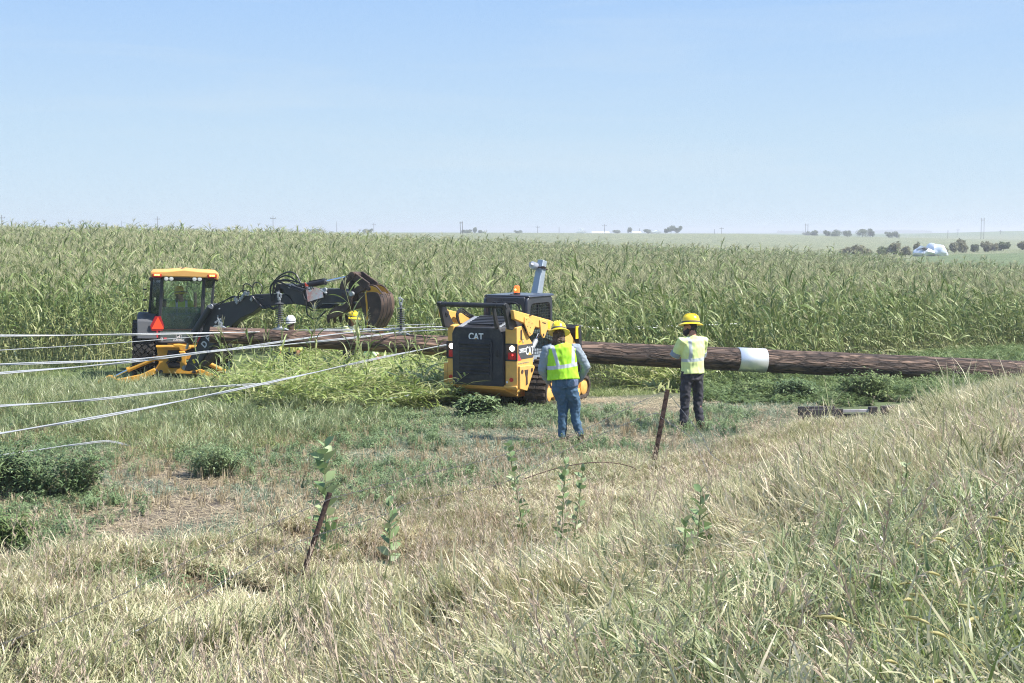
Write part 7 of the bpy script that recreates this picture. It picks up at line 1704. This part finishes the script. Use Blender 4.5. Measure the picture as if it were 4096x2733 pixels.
def tree(u, vt, vb, wpx, d, label, mm='crown', grp='trees on the horizon', trunk=True, dens=1.0, bushy=False):
    B = W(u, vb, d); T = W(u, vt, d); h = T.z-B.z; wd_ = wpx/3264*d; o = thing('tree' if not bushy else 'bush', label, 'tree' if not bushy else 'bush', (B.x, B.y, B.z-.5), group=grp); pm = PM(); z0 = h*(.25 if not bushy else .0); h = h+.5
    lobes = [(Vector((ru(-.32, .32)*wd_, ru(-.3, .3)*wd_, z0+(h-z0)*ru(.25, .78))), ru(.14, .30)) for _ in range(10 if not bushy else 11)]; leaf = max(.3, h*.05)
    for c_, r_ in lobes:
        for _ in range(int(130*dens)):
            v_ = Vector((random.gauss(0, 1), random.gauss(0, 1), random.gauss(0, 1))).normalized()*(rr()**.33*ru(.7, 1.25))*r_; p = c_+Vector((v_.x*wd_, v_.y*wd_, v_.z*(h-z0)))
            if p.z < z0*.6: continue
            a = Vector((ru(-1, 1), ru(-1, 1), ru(-1, 1))).normalized(); b_ = a.orthogonal().normalized(); s_ = leaf*ru(.5, 1.2); n0 = len(pm.v); cv = rr()
            pm.v += [p-a*s_, p+b_*s_*.5, p+a*s_, p-b_*s_*.5]; pm.c += [(cv, 0, 0, 1)]*4; pm.f.append((n0, n0+1, n0+2, n0+3)); pm.m.append(0)
    c_ = bpy.data.objects.new('crown', pm.mesh('crown', [M[mm]])); col.objects.link(c_); c_.parent = o
    b = MB(); tr_ = h*.02
    b.tube([(0, 0, -.5), (0, 0, h*.4), (wd_*.05, 0, h*.75)], [tr_*1.4, tr_, tr_*.4], 6)
    for k in range(5): a = rr()*6.283; b.tube([(0, 0, h*ru(.25, .45)), (math.cos(a)*wd_*.3, math.sin(a)*wd_*.3, h*ru(.6, .8))], [tr_*.6, tr_*.15], 5)
    b.build('trunk', 'bark', o)
random.seed(90)
for i, (u, vt, vb, w_, d, wh) in enumerate([(722, 524, 536, 34, 800, 'round tree behind the left field'), (837, 526, 536, 16, 850, 'left one of the first low pair'), (850, 525, 536, 12, 850, 'right one of the first low pair'), (1067, 527, 537, 18, 800, 'low one beside the twin poles'), (1075, 526, 537, 14, 800, 'rounded one just right of the twin poles'), (1090, 522, 537, 10, 800, 'pointed one right of the twin poles'),
        (1105, 528, 538, 16, 820, 'spreading low one right of the pointed tree'), (1190, 529, 538, 20, 900, 'faint low one above the loader cab'), (1416, 528, 538, 20, 900, 'low dark one right of the long white roof'), (1446, 521, 538, 13, 850, 'narrow one left of the gabled barns'), (1486, 526, 538, 18, 850, 'leafy one left of the gabled barns'),
        (1540, 517, 538, 24, 750, 'tallest dark one right of the gabled barns'), (1556, 518, 538, 18, 750, 'second tall dark one right of the gabled barns'), (1528, 524, 538, 14, 750, 'shorter dark one touching the gabled barns'), (1852, 529, 545, 18, 900, 'small one beside the pair of tall poles'),
        (1880, 529, 546, 20, 700, 'first of the right-hand group, small and round'), (1912, 527, 547, 16, 700, 'shrubby one left in the right-hand group'), (1930, 526, 547, 28, 680, 'greener one in the right-hand group'), (1957, 528, 548, 26, 680, 'round one in the right-hand group'), (1992, 524, 549, 34, 680, 'broadest dark one of the right-hand group'), (2010, 525, 549, 20, 680, 'dark one closing the right-hand group'), (2052, 530, 550, 22, 680, 'thin pale one right of the group'), (2070, 529, 550, 18, 680, 'last thin pale one right of the group')]):
    tree(u if u < 1860 else u-13, vt, vb, w_, d, 'distant tree, '+wh)
for i, (u, vt, vb, w_, d, wh, mm) in enumerate([(1940, 563, 584, 34, 250, 'leftmost brownish', 'crown_brown'), (1968, 559, 584, 40, 250, 'brown, beside the leftmost', 'crown_brown'), (1990, 565, 584, 26, 250, 'low brown', 'crown_brown'), (2026, 559, 583, 36, 250, 'rounded green', 'crown'), (2052, 551, 582, 30, 250, 'tall brown', 'crown_brown'), (2078, 560, 582, 34, 250, 'greenish, left of the silver bin', 'crown_brown'), (2104, 553, 580, 18, 262, 'twiggy brown, just behind the silver bin', 'crown_brown'),
        (2160, 560, 578, 40, 275, 'brown, behind the right end of the silver bin', 'crown_brown'), (2190, 553, 576, 26, 280, 'grey brown, right of the silver bin', 'crown_brown'), (2208, 543, 575, 34, 285, 'tallest dark', 'crown_brown'), (2237, 556, 572, 26, 290, 'small green', 'crown'), (2262, 550, 571, 24, 290, 'dark round', 'crown_brown'), (2281, 553, 571, 24, 290, 'dark round, beside its twin', 'crown_brown'), (2303, 552, 570, 30, 300, 'low green, near the right edge', 'crown'), (2347, 550, 568, 26, 300, 'at the right edge', 'crown_brown')]):
    tree(u, vt+4, vb, w_*.8, d, 'hedge bush, '+wh+(' one' if not wh.startswith('at') else ''), mm, 'bushes of the far hedge', bushy=True, dens=1.1)
# blue woods on the skyline
def woods():
    pm = PM(); 
    for _ in range(9000):
        u = ru(1785, 2135); vtop = 535-3.0*math.exp(-((u-2060)/60)**2)-1.2*mnoise.noise(Vector((u*.06, 0, 0)))-.8*mnoise.noise(Vector((u*.25, 3, 0))); v = vtop+(541-vtop)*rr(); d = 3300+ru(-80, 80); p = W(u, v, d)
        a = Vector((ru(-1, 1), 0, ru(-1, 1))).normalized()*ru(3, 7); b_ = Vector((0, 1, 0)).cross(a)*.6; n0 = len(pm.v); pm.v += [p-a, p+b_, p+a, p-b_]; pm.c += [(rr(), 0, 0, 1)]*4; pm.f.append((n0, n0+1, n0+2, n0+3)); pm.m.append(0)
    o = bpy.data.objects.new('distant_woods', pm.mesh('distant_woods', [M['crown']])); col.objects.link(o); tag(o, 'line of far blue woods on the skyline', 'woods', kind='stuff')
woods()
M['barn_white'] = mat('white_metal_siding', (.82, .84, .86), .4, var=.03); M['barn_roof'] = mat('white_metal_roof', (.86, .88, .90), .35, var=.03)
def barn(u0, u1, vt, vb, d, label, gable='front', cup=False):
    A_ = W(u0, vb, d); B2 = W(u1, vb, d); T = W((u0+u1)/2, vt, d); wd_ = B2.x-A_.x; h = T.z-A_.z; o = thing('barn', label, 'barn', ((A_.x+B2.x)/2, d, A_.z-1)); h += 1
    b = MB(); b.box((0, 5, h*.32), (wd_*.97, 10, h*.64)); b.build('wall', 'barn_white', o)
    b = MB()
    if gable == 'front': b.prism([(-wd_/2, h*.64), (wd_/2, h*.64), (0, h)], 1, -.3, 10.3)
    else: b.prism([(-.4, h*.64), (10.4, h*.64), (5, h)], 0, -wd_/2, wd_/2)
    r_ = b.build('roof', 'barn_roof', o)
    b = MB(); b.box((0, -.05, h*.2), (min(wd_*.3, 3), .1, h*.4)); b.build('door', 'fender', o)
    return o, wd_, h
o, wd_, h = barn(1322, 1346, 527.5, 537, 900, 'white gabled grain building with a box cupola on the horizon')
b = MB(); b.box((0, 5, h*1.02), (wd_*.42, 4, h*.55)); b.prism([(-wd_*.28, h*1.28), (wd_*.28, h*1.28), (wd_*.2, h*1.36), (-wd_*.2, h*1.36)], 1, 2.6, 7.4); b.build('cupola', 'barn_white', o)
barn(1359, 1399, 531.5, 538, 900, 'long low white roofed shed on the horizon', 'side'); barn(1452, 1472, 531.5, 538, 900, 'short low white shed left of the gabled barns', 'side'); barn(1489, 1506, 529, 538, 860, 'white gabled barn, the smaller left one of the pair'); barn(1500, 1518, 528.3, 538, 858, 'white gabled barn, the brighter right one of the pair')
# crushed silver grain bin
M['bin'] = mat('bin_metal', (.72, .75, .80), .35, metal=.55, var=.08, vscale=.5)
def graybin():
    C_ = W(2133, 580, 255); o = thing('grain_bin', 'crushed silver grain bin lying in the field before the hedge', 'grain bin', (C_.x, C_.y, C_.z-.3))
    s = 255/3264
    def blob(name, cx, cz, rx, rz, seed, m_='bin', dy=0, ry=2.2):
        b = MB(); b.ell((cx, dy, cz), (rx, ry, rz), 28, 18)
        for i, p in enumerate(b.v):
            n_ = mnoise.noise(Vector((p.x*.7+seed, p.y*.5, p.z*.7)))+.5*abs(mnoise.noise(Vector((p.x*1.8+seed, p.y*1.2, p.z*1.5)))); c_ = Vector((cx, dy, cz)); b.v[i] = c_+(p-c_)*(1+.28*n_)
        return b.build(name, m_, o, smooth=R(25))
    blob('crushed_dome', 1.0, .55, 1.9, 1.45, 1); blob('crushed_wall', -1.0, .25, 1.9, .95, 5); blob('torn_sheet', -2.3, .15, .9, .7, 9, dy=-.5, ry=1.0); blob('fold', 2.2, .1, 1.0, .7, 12, dy=-.3, ry=1.2)
    b = MB(); b.prism([(-2.4, 1.0), (-1.7, 1.55), (-1.0, 1.35), (-1.7, 1.30)], 1, -1.3, -.2); b.build('bent_panel', 'bin', o)
    b = MB(); b.ell((-1.35, -1.7, 1.05), (.55, .4, .22)); b.build('opening_shade', 'black', o)  # solid black lump paints the shade inside the torn gap
graybin()
# ================================================================ HAZE
hz = MB(); hz.box((0, 2050, -1), (13800, 4500, 28)); hv = bpy.data.materials.new('haze_air'); hv.use_nodes = True; nt = hv.node_tree; nt.nodes.remove(nt.nodes['Principled BSDF'])
vp = nt.nodes.new('ShaderNodeVolumePrincipled'); vp.inputs['Color'].default_value = (.90, .93, .97, 1); vp.inputs['Density'].default_value = .00062; vp.inputs['Anisotropy'].default_value = .2
nt.links.new(vp.outputs[0], nt.nodes['Material Output'].inputs['Volume'])
ho = hz.build('haze', hv, None); tag(ho, kind='stuff')
